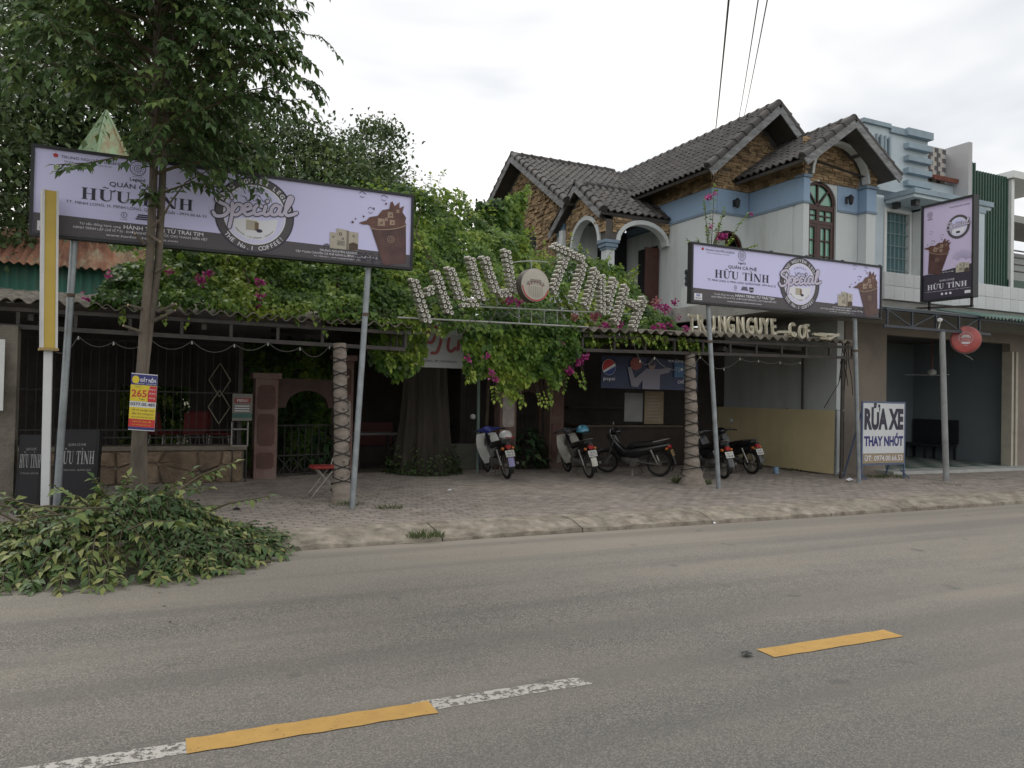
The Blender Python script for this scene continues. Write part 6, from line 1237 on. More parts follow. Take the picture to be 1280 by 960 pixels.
cream = M('cream_plastic', (.82, .82, .78), .35, .08, 4, dirt=(.6, .58, .53), dscale=5, damt=.5, coat=.3); bluep = M('royal_blue_plastic', (.02, .03, .24), .35, .15, 4, coat=.3); ivory = M('dusty_ivory_plastic', (.60, .59, .52), .4, .1, 4, dirt=(.25, .23, .19), dscale=5, damt=.5); blkb = M('black_paint', (.014, .014, .016), .25, .2, 3, coat=.4); greyd = M('dark_grey_paint', (.05, .05, .055), .3, .2, 3, coat=.3); lilacp = M('lilac_plastic', (.26, .25, .45), .4, .1, 4)
h1 = R(86); b1_ = motorbike('white scooter with royal blue handlebar and amber indicators, a white helmet on its seat', blkb, cream, lilacp, put(634, 599, h1), h1, R(-7), ('76-F2', '133.51'), plate_w, handle=bluep, steer=.35, mirrors=())
h2 = R(83); b2_ = motorbike('ivory scooter with white plate, a light blue helmet on its handlebar', blkb, ivory, ivory, put(737, 598, h2), h2, R(-8), ('76-H1', '035.72'), plate_w, handle=greyd, steer=.3, mirrors=())
h3 = R(130); motorbike('black motorbike in side view with a yellowish plate beside the palm trunk', blkb, blkb, greyd, put(824, 596, h3), h3, R(-7), ('76-H1', '204.18'), plate_y, handle=blkb, steer=.35, mirrors=(1,))
h4 = R(80); motorbike('black motorbike with white plate half hidden by the billboard pole', blkb, greyd, greyd, put(905, 599, h4), h4, R(-6), ('76-C1', '118.26'), plate_w, handle=blkb, mirrors=())
h5 = R(90); motorbike('black motorbike with red tail light nearest the tan sheet screen', blkb, blkb, blkb, put(940, 593, h5), h5, R(-6), ('76-F1', '320.94'), plate_w, handle=blkb, mirrors=(-1,))
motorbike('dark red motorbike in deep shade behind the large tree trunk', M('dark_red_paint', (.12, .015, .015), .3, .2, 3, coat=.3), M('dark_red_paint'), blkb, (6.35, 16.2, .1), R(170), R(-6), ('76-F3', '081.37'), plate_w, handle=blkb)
def helmet(label, p, m1, m2, yaw=0):
    t = thing('helmet', label, 'helmet', tuple(p)); p = Vector(p); q = MB(); q.lathe([(.122, 0), (.128, .03), (.123, .08), (.1, .125), (.06, .15), (.015, .16)], p, n=20); q.build('shell', m1, t)
    d_ = Vector((math.cos(yaw), math.sin(yaw), 0)); s_ = Vector((-d_.y, d_.x, 0)); q = MB(); q.grid(lambda u, v: tuple(p+d_*(.115+.07*v*math.sin(math.pi*u))+s_*((u-.5)*.22)+Vector((0, 0, .035-.015*v))), 8, 3, thick=(0, 0, .006)); q.build('visor', m2, t, smooth=True)
    q = MB(); q.torus(p+Vector((0, 0, .012)), (0, 0, 1), .132, .008, 24, 6); q.build('rim', blackp, t)
hm = M('helmet_white', (.62, .62, .62), .25, .05, 4, coat=.5); l1, l2 = b1_.location, b2_.location; hp = Vector((l1.x-.35*math.cos(h1)+.02, l1.y-.35*math.sin(h1), .855))
helmet('white helmet with red peak on the seat of the white scooter', hp, hm, M('helmet_red', (.45, .03, .03), .3, .1, 4), R(-70)); helmet('light blue helmet hung on the handlebar of the ivory scooter', Vector((l2.x+.15*math.cos(h2)+.14, l2.y+.15*math.sin(h2), .95)), M('helmet_blue', (.10, .36, .52), .25, .1, 4, coat=.5), M('helmet_dark', (.02, .03, .05), .3, .1, 4), R(-60))

# ------------------------------------------------------------------ chairs, bench, small things
rchair = M('red_chair', (.30, .03, .025), .5, .2, 5); steel = M('chair_steel', (.33, .31, .27), .45, .2, 6, metal=.5)
cx_, cy_ = atz(405, 621, .12).x, atz(405, 621, .12).y; ch = thing('folding_chair', 'red folding chair with crossed steel legs beside the palm trunk', 'chair', (cx_, cy_, .12))
q = MB(); q.loft([(cx_-.20, cy_, .555, .17, .014), (cx_-.19, cy_, .56, .185, .022), (cx_+.18, cy_, .56, .185, .022), (cx_+.20, cy_, .555, .17, .014)], 16, .4); q.build('seat', rchair, ch)
for s_ in (-.16, .16):
    MB().tube([(cx_-.22, cy_+s_, .125), (cx_+.12, cy_+s_, .56), (cx_+.24, cy_+s_, .95)], .011, 6).build('leg', steel, ch); MB().tube([(cx_+.24, cy_+s_*.9, .125), (cx_-.14, cy_+s_*.9, .545)], .011, 6).build('leg', steel, ch)
for x_ in (cx_-.2, cx_+.22): MB().tube([(x_, cy_-.16, .15), (x_, cy_+.16, .15)], .009, 6).build('stretcher', steel, ch)
MB().grid(lambda u, v: (cx_+.19+.07*v+.02*math.sin(math.pi*u), cy_-.17+.34*u, .76+.17*v), 8, 3, thick=(.012, 0, 0)).build('backrest', rchair, ch, smooth=True)
rch2 = M('dull_red_chair', (.13, .016, .014), .6, .2, 5)
def red_chair(label, p, yaw):
    t = thing('plastic_chair', label, 'chair', (0, 0, 0), 'red chairs behind the bar fence')
    q = MB(); q.loft([(-.19, 0, .44, .17, .012), (-.17, 0, .45, .19, .02), (.17, 0, .45, .19, .02), (.19, 0, .44, .17, .012)], 14, .4); q.build('seat', rch2, t); MB().grid(lambda u, v: (-.19-.08*v, -.19+.38*u, .46+.36*v), 6, 4, thick=(-.012, 0, 0)).build('backrest', rch2, t, smooth=True)
    for a in (-1, 1):
        for b in (-1, 1): MB().tube([(.15*a, .15*b, .44), (.20*a, .19*b, 0)], .011, 6).build('leg', steel, t)
    t.location = p; t.rotation_euler = (0, 0, yaw); t['label'] = label
for i, (px, yy, yw) in enumerate(((205, 14.6, 40), (222, 15.3, 200), (240, 14.7, 100), (262, 15.2, 300), (275, 14.5, 170))):
    red_chair('red chair behind the bar fence, %s counting from the tree' % ('first', 'second', 'third', 'fourth', 'fifth')[i], (at(px, 540, yy).x, yy, .43), R(yw))
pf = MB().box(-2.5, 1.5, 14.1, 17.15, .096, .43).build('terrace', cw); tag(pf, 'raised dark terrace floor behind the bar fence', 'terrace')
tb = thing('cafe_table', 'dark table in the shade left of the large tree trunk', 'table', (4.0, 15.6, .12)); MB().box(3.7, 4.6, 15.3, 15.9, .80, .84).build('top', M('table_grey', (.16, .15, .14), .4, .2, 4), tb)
for x_ in (3.75, 4.5):
    for y_ in (15.35, 15.85): MB().box(x_, x_+.05, y_-.03, y_+.02, .1, .799).build('leg', iron, tb)
bb = thing('cafe_bench', 'dark red bench back behind the table in the shade', 'bench', (4.1, 16.5, .12)); MB().box(3.5, 4.9, 16.4, 16.8, .1, .5).build('seat', cm_, bb); MB().box(3.5, 4.9, 16.81, 16.9, .1, 1.0).build('backrest', M('maroon', (.10, .02, .02), .6, .2, 4), bb)
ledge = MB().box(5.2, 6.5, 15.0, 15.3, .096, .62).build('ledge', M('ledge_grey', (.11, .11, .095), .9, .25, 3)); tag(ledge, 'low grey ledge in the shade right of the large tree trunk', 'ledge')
mr = thing('mirror_globe', 'small round white globe standing in for a motorbike mirror beside the green pole', 'lamp', tuple(at(591, 521, 15.0))); q = MB(); pm_ = at(591, 521, 15.0); q.lathe([(.0, -.06), (.05, -.04), (.062, 0), (.05, .04), (0, .06)], pm_, n=14); q.build('globe', M('mirror_white', (.75, .75, .72), .3, .03, 3), mr); MB().tube([pm_+Vector((0, 0, -.05)), (pm_.x, pm_.y+.02, .61)], .008, 5).build('stem', iron, mr)  # white globe on a stem stands in for a motorbike mirror; it emits nothing
can = thing('paint_can', 'small blue and white can at the foot of the tan sheet screen', 'can', tuple(atz(970, 592, .12))); pq = atz(970, 592, .12); q = MB(); q.lathe([(.06, .0), (.062, .005), (.062, .14), (.058, .145)], pq, n=14); q.build('shell', M('can_blue', (.10, .22, .36), .4, .2, 9, c2=(.3, .4, .5)), can); q = MB(); q.torus(pq+Vector((0, 0, .145)), (0, 0, 1), .06, .004, 16, 5); q.build('rim', chrome, can)
# overhead wires
for k, ((x0, y0), (x1, y1)) in enumerate((((910, -2), (893, 175)), ((946, -2), (921, 160)), ((957, -2), (927, 158)))):
    a, b = at(x0, y0, 9.5), at(x1, y1, 30+2*k); d_ = (b-a); a2 = a-d_*.35; w = MB(); w.tube([a2.lerp(b, i/16)-Vector((0, 0, .25*4*(i/16)*(1-i/16))) for i in range(17)], .018 if k == 0 else .011, 5); o_ = w.build('power_line', blk); tag(o_, ('thickest and leftmost of the three wires crossing the sky above the tiled roof', 'middle one of the three wires crossing the sky above the tiled roof', 'rightmost of the three wires crossing the sky above the tiled roof')[k], 'wire')
# litter on road and pavement
for lb, px, py, z, s_, m_ in (('scrap of white paper on the road by the kerb', 893, 654, .006, .03, pw), ('small scrap of black rubber beside the yellow road dash', 933, 819, .006, .05, blackp), ('dark dropped leaf bundle on the pavement near the branch pile', 296, 637, .135, .06, blackp), ('white wrapper on the pavement between palm trunk and scooter', 562, 613, .137, .04, pw), ('crumpled white plastic bag at the foot of the standing sign', 1062, 601, .13, .1, pw)):
    p = atz(px, py, z); q = MB(); n_ = 7; q.add([(p.x+s_*(.6+.6*rnd.random())*math.cos(2*math.pi*i/n_), p.y+s_*(.5+.6*rnd.random())*math.sin(2*math.pi*i/n_), z+s_*.3*rnd.random()) for i in range(n_)]+[(p.x, p.y, z+s_*.6)], [(i, (i+1) % n_, n_) for i in range(n_)]); tag(q.build('litter', m_), lb, 'litter')

# ------------------------------------------------------------------ vegetation
bark = M('tree_bark', (.11, .092, .07), .92, .3, 5, .9, 35, c2=(.15, .125, .10), dirt=(.06, .055, .04), dscale=3, damt=.6, stretch=(1, 1, .35)); cutw = M('cut_wood', (.42, .32, .18), .8, .2, 8); twig_m = M('twig', (.10, .085, .05), .9, .25, 6)
streetleaf = leafmat('street_leaf', [(0, (.042, .078, .03)), (.45, (.092, .155, .055)), (.8, (.15, .23, .072)), (1, (.23, .31, .095))], .28)
vineleaf = leafmat('vine_leaf', [(0, (.03, .07, .016)), (.35, (.085, .17, .03)), (.65, (.19, .30, .045)), (1, (.38, .46, .08))], .34)
darkleaf = leafmat('dark_leaf', [(0, (.048, .076, .03)), (.5, (.095, .145, .052)), (.85, (.13, .185, .062)), (1, (.20, .24, .075))], .28)
cutleaf = leafmat('cut_leaf', [(0, (.038, .075, .028)), (.4, (.075, .135, .042)), (.75, (.17, .22, .062)), (1, (.31, .31, .11))], .15)
flower = leafmat('magenta_bract', [(0, (.28, .02, .13)), (.6, (.45, .045, .24)), (1, (.60, .16, .38))], .3)
pinkfl = leafmat('faded_bract', [(0, (.30, .08, .10)), (1, (.42, .2, .18))], .3)
def jit(n, s): return rng.normal(scale=s, size=(n, 3))
def branch_leaves(acc, pts, n, ln, wd, droop=.5, two=True, tint=(.2, .7), spread=1.0):
    """pairs of leaflets along a twig given as points"""
    pts = [Vector(p) for p in pts]; m = len(pts)-1
    for i in range(n):
        t = (i+.5)/n*m; k = min(m-1, int(t)); p = pts[k].lerp(pts[k+1], t-k); d = (pts[k+1]-pts[k]).normalized(); s = d.cross(Vector((0, 0, 1)))
        s = s.normalized() if s.length > .05 else Vector((1, 0, 0))
        for sg in ((-1, 1) if two else (rnd.choice((-1, 1)),)):
            dd = (d*.55+s*sg*spread+Vector((0, 0, -droop*(.5+rnd.random())))+Vector((rnd.gauss(0, .2), rnd.gauss(0, .2), rnd.gauss(0, .2)))).normalized(); u = Vector((rnd.gauss(0, .35), rnd.gauss(0, .35)-.15, 1))
            L_ = ln*(.5+.7*rnd.random()); acc.append((p, dd, u, L_, L_*wd*(.85+.3*rnd.random()), rnd.uniform(*tint)))
    acc.append((pts[-1], (pts[-1]-pts[-2]), Vector((0, -.2, 1)), ln, ln*wd, rnd.uniform(*tint)))
def acc_object(name, acc, mat, parent, **k):
    return leaf_object(name, [a[0][:] for a in acc], [a[1][:] for a in acc], [a[2][:] for a in acc], [a[3] for a in acc], [a[4] for a in acc], np.array([a[5] for a in acc]), mat, parent, **k)
# --- street tree in front of the large billboard
TY = 9.62; tb0 = at(171, 640, TY); tb0.z = .05
st = thing('street_tree', 'street tree with dense dark crown and twin stems in front of the large billboard', 'tree', (tb0.x, TY, .1))
s1 = [Vector((tb0.x, TY, .05)), at(172, 560, TY), at(176, 470, TY), at(181, 400, TY), at(187, 330, TY), at(191, 250, TY), at(194, 150, TY), at(196, 40, TY), at(200, -80, TY), at(206, -190, TY)]
s2 = [Vector((tb0.x+.07, TY+.03, .05)), at(178, 560, TY+.03), at(181, 470, TY+.03), at(187, 410, TY+.03), at(198, 330, TY+.04), at(202, 250, TY+.05), at(206, 150, TY+.1), at(214, 40, TY+.15), at(226, -80, TY+.2)]
MB().tube(s1, [.10, .07, .055, .05, .046, .046, .042, .036, .026, .012], 12).build('trunk', bark, st); MB().tube(s2, [.075, .05, .038, .04, .042, .042, .036, .03, .014], 12).build('trunk', bark, st)
for px, py, dx, dy in ((206, 386, 14, -6), (170, 384, -10, -3), (203, 470-74, 16, -8), (168, 412, -14, -5), (200, 365-28, 8, -5), (176, 300, -7, -8), (190, 296, 10, 6), (194, 280, 9, -8)):
    a = at(px-dx*.6, py-dy*.6, TY-.03); b = at(px+dx, py+dy, TY-.14); q = MB(); q.tube([a, b], [.02, .013], 8); o_ = q.build('cut_stub', bark, st); q = MB(); q.lathe([(.0135, 0), (.012, .003)], b, (b-a), 8); q.build('cut_face', cutw, o_)
acc = []; limbs = MB()
CC = Vector((.22, TY, 5.3))
def grow(z0, az, ln, rise, sag):
    base = s1[0]; k = next(i for i in range(len(s1)-1) if s1[i+1].z >= z0 or i == len(s1)-2); t = (z0-s1[k].z)/(s1[k+1].z-s1[k].z+1e-6); base = s1[k].lerp(s1[k+1], min(1, max(0, t)))
    d = Vector((math.cos(az), math.sin(az), 0)); P = [base+d*ln*u+Vector((0, 0, ln*(rise*u-sag*u*u)))+Vector((rnd.gauss(0, .03), rnd.gauss(0, .03), rnd.gauss(0, .03)))*u for u in [i/6 for i in range(7)]]
    limbs.tube(P, [.022-.0028*i for i in range(7)], 5)
    for i in range(int(4+ln*8)):
        u = .18+.82*rnd.random(); k = min(5, int(u*6)); p = P[k].lerp(P[k+1], u*6-k); a2 = az+rnd.uniform(-1.5, 1.5); l2 = rnd.uniform(.25, .55)*(1.15-.35*u); r2 = rnd.uniform(-.1, .6); sg = rnd.uniform(.35, 1.0)
        e = Vector((math.cos(a2), math.sin(a2), 0)); Q = [p+e*l2*v+Vector((0, 0, l2*(r2*v-sg*v*v))) for v in (0, .35, .7, 1)]; limbs.tube(Q, [.006, .005, .004, .003], 3, cap=False)
        branch_leaves(acc, Q, int(4+l2*12), .125, .5, .5, True, (.05, .62) if rnd.random() < .72 else (.5, 1))
for i in range(96):
    v = (i+.5)/96
    if v < .16 and math.cos(i*2.399) < -.15: continue
    z0 = 4.05+3.6*v**.92; env = 1.12+.66*math.sin(math.pi*min(1, .12+v*.95)) ; grow(z0, i*2.399+rnd.gauss(0, .2), env*rnd.uniform(.72, 1.05), rnd.uniform(.3, .6), rnd.uniform(.1, .38))
for pts in ([(192, 196), (150, 196), (110, 204), (70, 206)], [(200, 278), (214, 252), (232, 228), (262, 212), (296, 214)], [(190, 210), (182, 196), (176, 184)], [(196, 260), (190, 246), (182, 240)], [(205, 240), (240, 228), (285, 236)]):
    P = [at(x_, y_, TY-.12-.1*i) for i, (x_, y_) in enumerate(pts)]; limbs.tube(P, [.013-.0025*i for i in range(len(P))], 5); branch_leaves(acc, P[1:] if len(P) > 3 else P, 9, .125, .48, .6, True, (.2, .8))
    for k in range(3): e = P[-1]+Vector((rnd.gauss(.05, .15), rnd.gauss(0, .1), rnd.gauss(-.05, .06))); branch_leaves(acc, [P[-2], e], 5, .12, .48, .6, True, (.2, .8))
limbs.build('limbs', twig_m, st); acc_object('crown', acc, streetleaf, st)
# --- heap of cut branches at the kerb
hp_ = thing('branch_pile', 'heap of freshly cut leafy branches at the kerb below the street tree', 'branches', (-.1, 8.4, .02)); acc = []; stm = MB()
def heap(x, y):
    u = (x+.26)/1.30; v = (y-8.45)/1.15; r2 = u*u+v*v
    return .60*max(0, 1-r2)**.75*(1-.25*max(0, u))*(.78+.8*noise.noise(Vector((x*1.9, y*1.9, 4)))) if r2 < 1 else 0
for i in range(700):
    a = rnd.random()*6.283; r_ = math.sqrt(rnd.random())*.98; x_, y_ = -.26+1.30*r_*math.cos(a), 8.45+1.15*r_*math.sin(a)
    h_ = heap(x_, y_); z_ = .03+h_*(1 if rnd.random() < .7 else rnd.random()); az = a+rnd.uniform(-1.3, 1.3) if rnd.random() < .7 else rnd.random()*6.28; l_ = rnd.uniform(.25, .5); d = Vector((math.cos(az), math.sin(az), 0)); P = []
    for k in range(4):
        t = k/3; p = Vector((x_, y_, 0))+d*l_*t; zz = max(.012 if p.y < KERB_Y else .13, max(heap(p.x, p.y), .0)*1.0+.02+.16*math.sin(math.pi*t*.9)*rnd.random()); P.append(Vector((p.x, p.y, z_*(1-t)+zz*t)))
    stm.tube(P, [.007, .006, .004, .003], 4, cap=False); branch_leaves(acc, P, int(4+l_*10), .105, .44, .25, True, (.05, .55) if noise.noise(Vector((x_*1.3, y_*1.3, 2))) < .05 else (.4, 1.0), .9)
for (x0, y0, x1, y1, Yb, Yt) in ((175, 650, 240, 588, 9.2, 9.3), (190, 640, 272, 590, 9.4, 9.5), (140, 640, 118, 598, 9.0, 9.1), (70, 645, 40, 636, 9.0, 9.2), (150, 640, 160, 596, 8.9, 9.0), (300, 680, 352, 694, 8.0, 7.75), (250, 645, 270, 632, 9.3, 9.6)):
    A, B = at(x0, y0, Yb), at(x1, y1, Yt); P = [A.lerp(B, t)+Vector((0, 0, .05*math.sin(math.pi*t))) for t in (0, .33, .66, 1)]; stm.tube(P, [.010, .008, .006, .004], 5); branch_leaves(acc, P[1:], 8, .12, .46, .4, True, (.3, .9))
acc = [a for a in acc if a[0].z > 0]
for i in range(26):
    a = rnd.random()*6.283; r_ = rnd.uniform(.1, .8); x_, y_ = -.26+1.28*r_*math.cos(a), 8.45+1.1*r_*math.sin(a); az = a+rnd.uniform(-1, 1); l_ = rnd.uniform(.4, .9); d = Vector((math.cos(az), math.sin(az), rnd.uniform(-.1, .5))); p = Vector((x_, y_, heap(x_, y_)+.02)); e = p+d*l_; e.z = max(e.z, .05 if e.y < KERB_Y else .16); q = [p, p.lerp(e, .5)+Vector((0, 0, .05)), e]; stm.tube(q, [.014, .010, .005], 5); branch_leaves(acc, q[1:], 6, .12, .46, .4, True, (.2, .9))
for i in range(150):
    a = rnd.random()*6.283; r_ = rnd.uniform(.92, 1.25); x_, y_ = -.26+1.30*r_*math.cos(a), 8.45+1.15*r_*math.sin(a); z_ = .012 if y_ < KERB_Y else .145; g_ = rnd.random()*6.28; acc.append((Vector((x_, y_, z_)), Vector((math.cos(g_), math.sin(g_), .12)), Vector((rnd.gauss(0, .3), rnd.gauss(0, .3), 1)), rnd.uniform(.05, .13), rnd.uniform(.025, .05), rnd.uniform(.2, 1)))
stm.tube([Vector((.55, 7.62, .05)), Vector((.8, 7.55, .035)), Vector((1.05, 7.6, .03))], [.02, .02, .018], 6)
stm.build('branches', twig_m, hp_); acc_object('leaves', acc, cutleaf, hp_)
acc = []
for i in range(18):
    p = atz(rnd.uniform(100, 700), rnd.uniform(690, 780), .006) if i < 9 else atz(rnd.uniform(300, 900), rnd.uniform(620, 660), .14); a = rnd.random()*6.28; acc.append((p, Vector((math.cos(a), math.sin(a), .05)), Vector((0, 0, 1)), rnd.uniform(.03, .07), .014, rnd.random()*.8))
tag(acc_object('fallen_leaves', acc, leafmat('dry_leaf', [(0, (.06, .05, .04)), (1, (.12, .09, .05))], .1), None), 'dry leaves scattered over road and pavement', 'leaves', kind='stuff')
# --- climbing vines
def vine(name, label, loc, fn, area, dens, nrm, ln=.095, amp=.16, freq=1.6, hue=0.):
    """leafy sheet: fn(u, v) -> point on the carrying surface; leaves hang over each other, thrown into clumps by noise"""
    t = thing(name, label, 'vine', loc); n = int(area*dens); uv = rng.random((n, 2)); P = np.array([fn(u, v) for u, v in uv]); N = np.array(nrm, float); N /= np.linalg.norm(N)
    disp = nz3(P, freq)*amp+nz3(P+9, freq*2.7)*amp*.55+rng.normal(scale=.035, size=n)-np.abs(rng.normal(scale=.05, size=n)); P = P+N*disp[:, None]
    D = np.array([0, -.25, -1.])+N*.45+jit(n, .42); U = N*1.0+np.array([0, -.2, .75])+jit(n, .38); L_ = ln*rng.uniform(.45, 1.25, n)*np.where(rng.random(n) < .12, 1.45, 1.)
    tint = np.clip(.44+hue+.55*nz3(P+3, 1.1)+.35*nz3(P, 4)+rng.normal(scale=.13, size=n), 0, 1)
    leaf_object('foliage', P, D, U, L_, L_*rng.uniform(.7, .95, n), tint, vineleaf, t, shape=.38); return t
def blossoms(t, spots, mat=flower, nm='blossom'):
    for c, r_, k in spots:
        c = np.array(c[:]); n = int(k*1.5); P = c+rng.normal(scale=r_*.5, size=(n, 3)); leaf_object(nm, P, unit(n)+np.array([0, -.4, .1]), unit(n)+np.array([0, -.8, .4]), rng.uniform(.035, .06, n), rng.uniform(.035, .055, n), rng.random(n), mat, t)
stem_m = M('vine_stem', (.09, .07, .05), .9, .25, 6)
def stems(t, lines):
    for pts, r_ in lines: MB().tube(pts, r_, 6).build('stem', stem_m, t)
vl = vine('climbing_vine', 'thick green vine covering the left cafe roof below the large billboard', (1.4, 11.5, 2.7), lambda u, v: (-.78+.35*v+(4.35-.3*v)*u, 11.02+.95*v, 2.74+1.12*v*(.55+.45*min(1, u*4))), 6.2, 1900, (0, -.75, .66), ln=.082, amp=.16, hue=.08)
vl2 = vine('climbing_vine', 'vine spreading over the back of the left cafe roof', (1.4, 13, 3.4), lambda u, v: (-.6+4.6*u, 11.9+2.6*v, 3.75+.35*v+.25*math.sin(u*7)), 9, 420, (0, -.4, .9), amp=.25, hue=.0)
stems(vl, [([(x_, 11.4, 2.75), (x_+.2, 11.5, 3.2), (x_+.1, 11.9, 3.6)], .02) for x_ in (-.2, 1.0, 2.3)]); stems(vl2, [([(.5, 12, 3.5), (1.5, 13, 3.7), (2, 14, 3.9)], .03)])
blossoms(vl, [(at(x_, y_, 11.15), r_, k) for x_, y_, r_, k in ((252, 349, .07, 30), (262, 342, .04, 12), (325, 354, .05, 16), (323, 371, .05, 16), (321, 385, .04, 10), (424, 392, .05, 16), (211, 340, .04, 8), (134, 344, .04, 8), (110, 374, .05, 10))])
ztop = lambda x: float(np.interp(x, [3.2, 3.7, 4.4, 5.1, 5.7, 6.3, 7.2, 8.2, 8.9, 9.4], [4.7, 5.3, 5.5, 5.35, 5.0, 4.55, 4.45, 4.35, 3.9, 3.2]))
vm = vine('climbing_vine', 'tall bright green vine behind the can letters over the entrance', (5.5, 12, 2.7), lambda u, v: (3.2+6.1*u, 11.25+2.1*v**1.1, 2.62+(ztop(3.2+6.1*u)-2.62)*v), 15, 1400, (0, -.85, .5), ln=.085, amp=.32, freq=1.2, hue=.05)
vm2 = vine('climbing_vine', 'dense vine hanging in a curtain under the arch in front of the entrance', (5.5, 11.3, 1.8), lambda u, v: (4.45+2.1*u, 11.28+.15*math.sin(u*6), 2.95-(.55+.62*math.sin(math.pi*min(1, max(0, .08+u*.92)))+.16*math.sin(u*19))*v), 2.9, 2000, (0, -1, .2), ln=.082, amp=.28, freq=1.9, hue=-.02)
vm3 = vine('climbing_vine', 'small vine hanging beside the white banner right of the billboard pole', (3.4, 11.5, 2.2), lambda u, v: (3.05+.85*u, 11.7+.1*math.sin(u*5), 2.62-(.32+.42*math.sin(math.pi*u))*v), .62, 1300, (0, -1, .2), amp=.12, hue=.0)
vm4 = vine('climbing_vine', 'vine climbing up beside the stone gable of the tiled house', (6.6, 14.8, 4), lambda u, v: (5.7+1.35*u+.25*v, 14.6+.3*u, 4.2+(1.5+.65*u**2)*v), 2.6, 800, (0, -1, .3), ln=.13, amp=.25, hue=.12)
blossoms(vm2, [(at(x_, y_, 11.05), r_, k) for x_, y_, r_, k in ((722, 452, .07, 40), (730, 446, .06, 30), (712, 462, .05, 16), (614, 467, .05, 12), (585, 450, .04, 12), (619, 474, .04, 10), (711, 466, .05, 12), (718, 436, .05, 16), (700, 430, .04, 10), (610, 445, .04, 8), (714, 477-13, .04, 10))])
blossoms(vm, [(at(x_, y_, 11.1), r_, k) for x_, y_, r_, k in ((638, 374, .08, 40), (648, 378, .05, 20), (757, 406, .07, 26), (772, 404, .05, 14), (745, 393, .07, 20), (822, 383, .06, 26), (832, 385, .07, 40), (843, 378, .05, 20), (828, 409, .06, 26), (817, 410, .05, 16), (838, 406, .04, 12), (857, 410, .05, 20), (848, 398, .04, 10), (775, 408, .05, 14))])
blossoms(vm, [(at(x_, y_, 11.1), .07, 22) for x_, y_ in ((742, 396), (720, 396), (820, 378))], pinkfl)
stems(vm, [([(5.2, 11.9, 2.5), (5.4, 12, 3.2), (5.8, 12.4, 3.8)], .03)]); stems(vm2, [([(5.4, 11.4, 2.9), (5.6, 11.35, 2.4), (5.5, 11.3, 1.9)], .015)]); stems(vm3, [([(3.4, 11.8, 2.6), (3.5, 11.75, 2.2)], .012)]); stems(vm4, [([(6.3, 14.8, .1), (6.4, 14.8, 3), (6.6, 14.8, 5.5)], .04)])
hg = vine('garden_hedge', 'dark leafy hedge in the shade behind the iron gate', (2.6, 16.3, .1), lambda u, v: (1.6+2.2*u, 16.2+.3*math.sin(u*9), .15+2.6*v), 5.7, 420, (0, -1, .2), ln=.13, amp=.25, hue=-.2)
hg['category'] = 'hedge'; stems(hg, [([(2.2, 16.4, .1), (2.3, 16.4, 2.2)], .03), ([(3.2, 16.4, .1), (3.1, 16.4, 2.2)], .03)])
# loose shoots standing out of the vine tops
acc = []; sh_ = MB()
for i in range(60):
    x_ = 3.3+5.6*rnd.random(); v = rnd.uniform(.75, 1.0); p = Vector((x_, 11.25+2.1*v-.15, 2.62+(ztop(x_)-2.62)*v)); e = p+Vector((rnd.gauss(0, .15), rnd.gauss(-.1, .1), rnd.uniform(.1, .35))); sh_.tube([p, (p+e)/2+Vector((0, 0, .05)), e], .004, 3); branch_leaves(acc, [p, (p+e)/2+Vector((0, 0, .05)), e], 5, .09, .7, .3, True, (.55, 1))
for i in range(26):
    x_ = -.5+3.9*rnd.random(); p = Vector((x_, 11.3+.5*rnd.random(), 3.2+.5*rnd.random())); e = p+Vector((rnd.gauss(0, .15), -.12, rnd.uniform(.05, .25))); branch_leaves(acc, [p, e], 5, .085, .7, .3, True, (.55, 1))
for i in range(70):
    u = rnd.random(); x_ = rnd.choice((4.45+2.1*u, 3.05+.85*u, -.6+4.0*u, 6.5+2.4*u)); z_ = (2.75-(.55+.62*math.sin(math.pi*min(1, .08+u*.92)))*.9) if 4.45 <= x_ <= 6.55 else (2.3 if 3.05 <= x_ < 3.9 and rnd.random() < .6 else 2.78); p = Vector((x_, 11.05 if z_ > 2.6 else 11.2, z_)); e = p+Vector((rnd.gauss(0, .06), rnd.gauss(-.05, .04), -rnd.uniform(.08, .30))); sh_.tube([p+Vector((0, .05, .12)), p, e], .0035, 3); branch_leaves(acc, [p, e], 4, .075, .75, .5, True, (.4, 1))
for i in range(10):
    x_ = 3.6+4.6*rnd.random(); a_, b_ = rnd.uniform(.1, .6), rnd.uniform(.6, 1); f_ = lambda v, dx: Vector((x_+dx, 11.25+2.1*v-.16, 2.62+(ztop(x_)-2.62)*v)); sh_.tube([f_(a_, 0), f_((a_+b_)/2, rnd.gauss(0, .12)), f_(b_, rnd.gauss(0, .25))], [.012, .009, .005], 5)
tag(sh_.build('shoot', stem_m, vm), kind='stuff'); acc_object('young_leaves', acc, vineleaf, vm)
# --- potted bougainvillea on the terrace, above the second billboard
bg_ = thing('bougainvillea', 'potted bougainvillea with magenta flowers on the terrace of the tiled house', 'plant', (11.9, 12.6, 3.76)); acc = []; bs = MB(); o_ = at(888, 312, 12.4); B0 = Vector((o_.x, 12.4, 3.76))
MB().lathe([(.14, 0), (.20, .3), (.21, .33), (.18, .33)], B0, n=16).build('pot', M('clay_pot', (.20, .10, .07), .85, .2, 4), bg_)
for px, py in ((893, 225+8), (872, 300), (905, 262), (934, 268), (885, 285), (868, 308), (880, 250), (915, 300), (945, 306), (898, 285), (860, 300)):
    e = at(px, py, 12.3+.3*rnd.random()); s_ = B0+Vector((0, 0, .3)); P = [s_, s_.lerp(e, .4)+Vector((0, 0, .12)), s_.lerp(e, .75)+Vector((0, 0, .10)), e]; bs.tube(P, [.012, .009, .006, .003], 5); branch_leaves(acc, P[1:], 17, .085, .62, .3, True, (.3, .95))
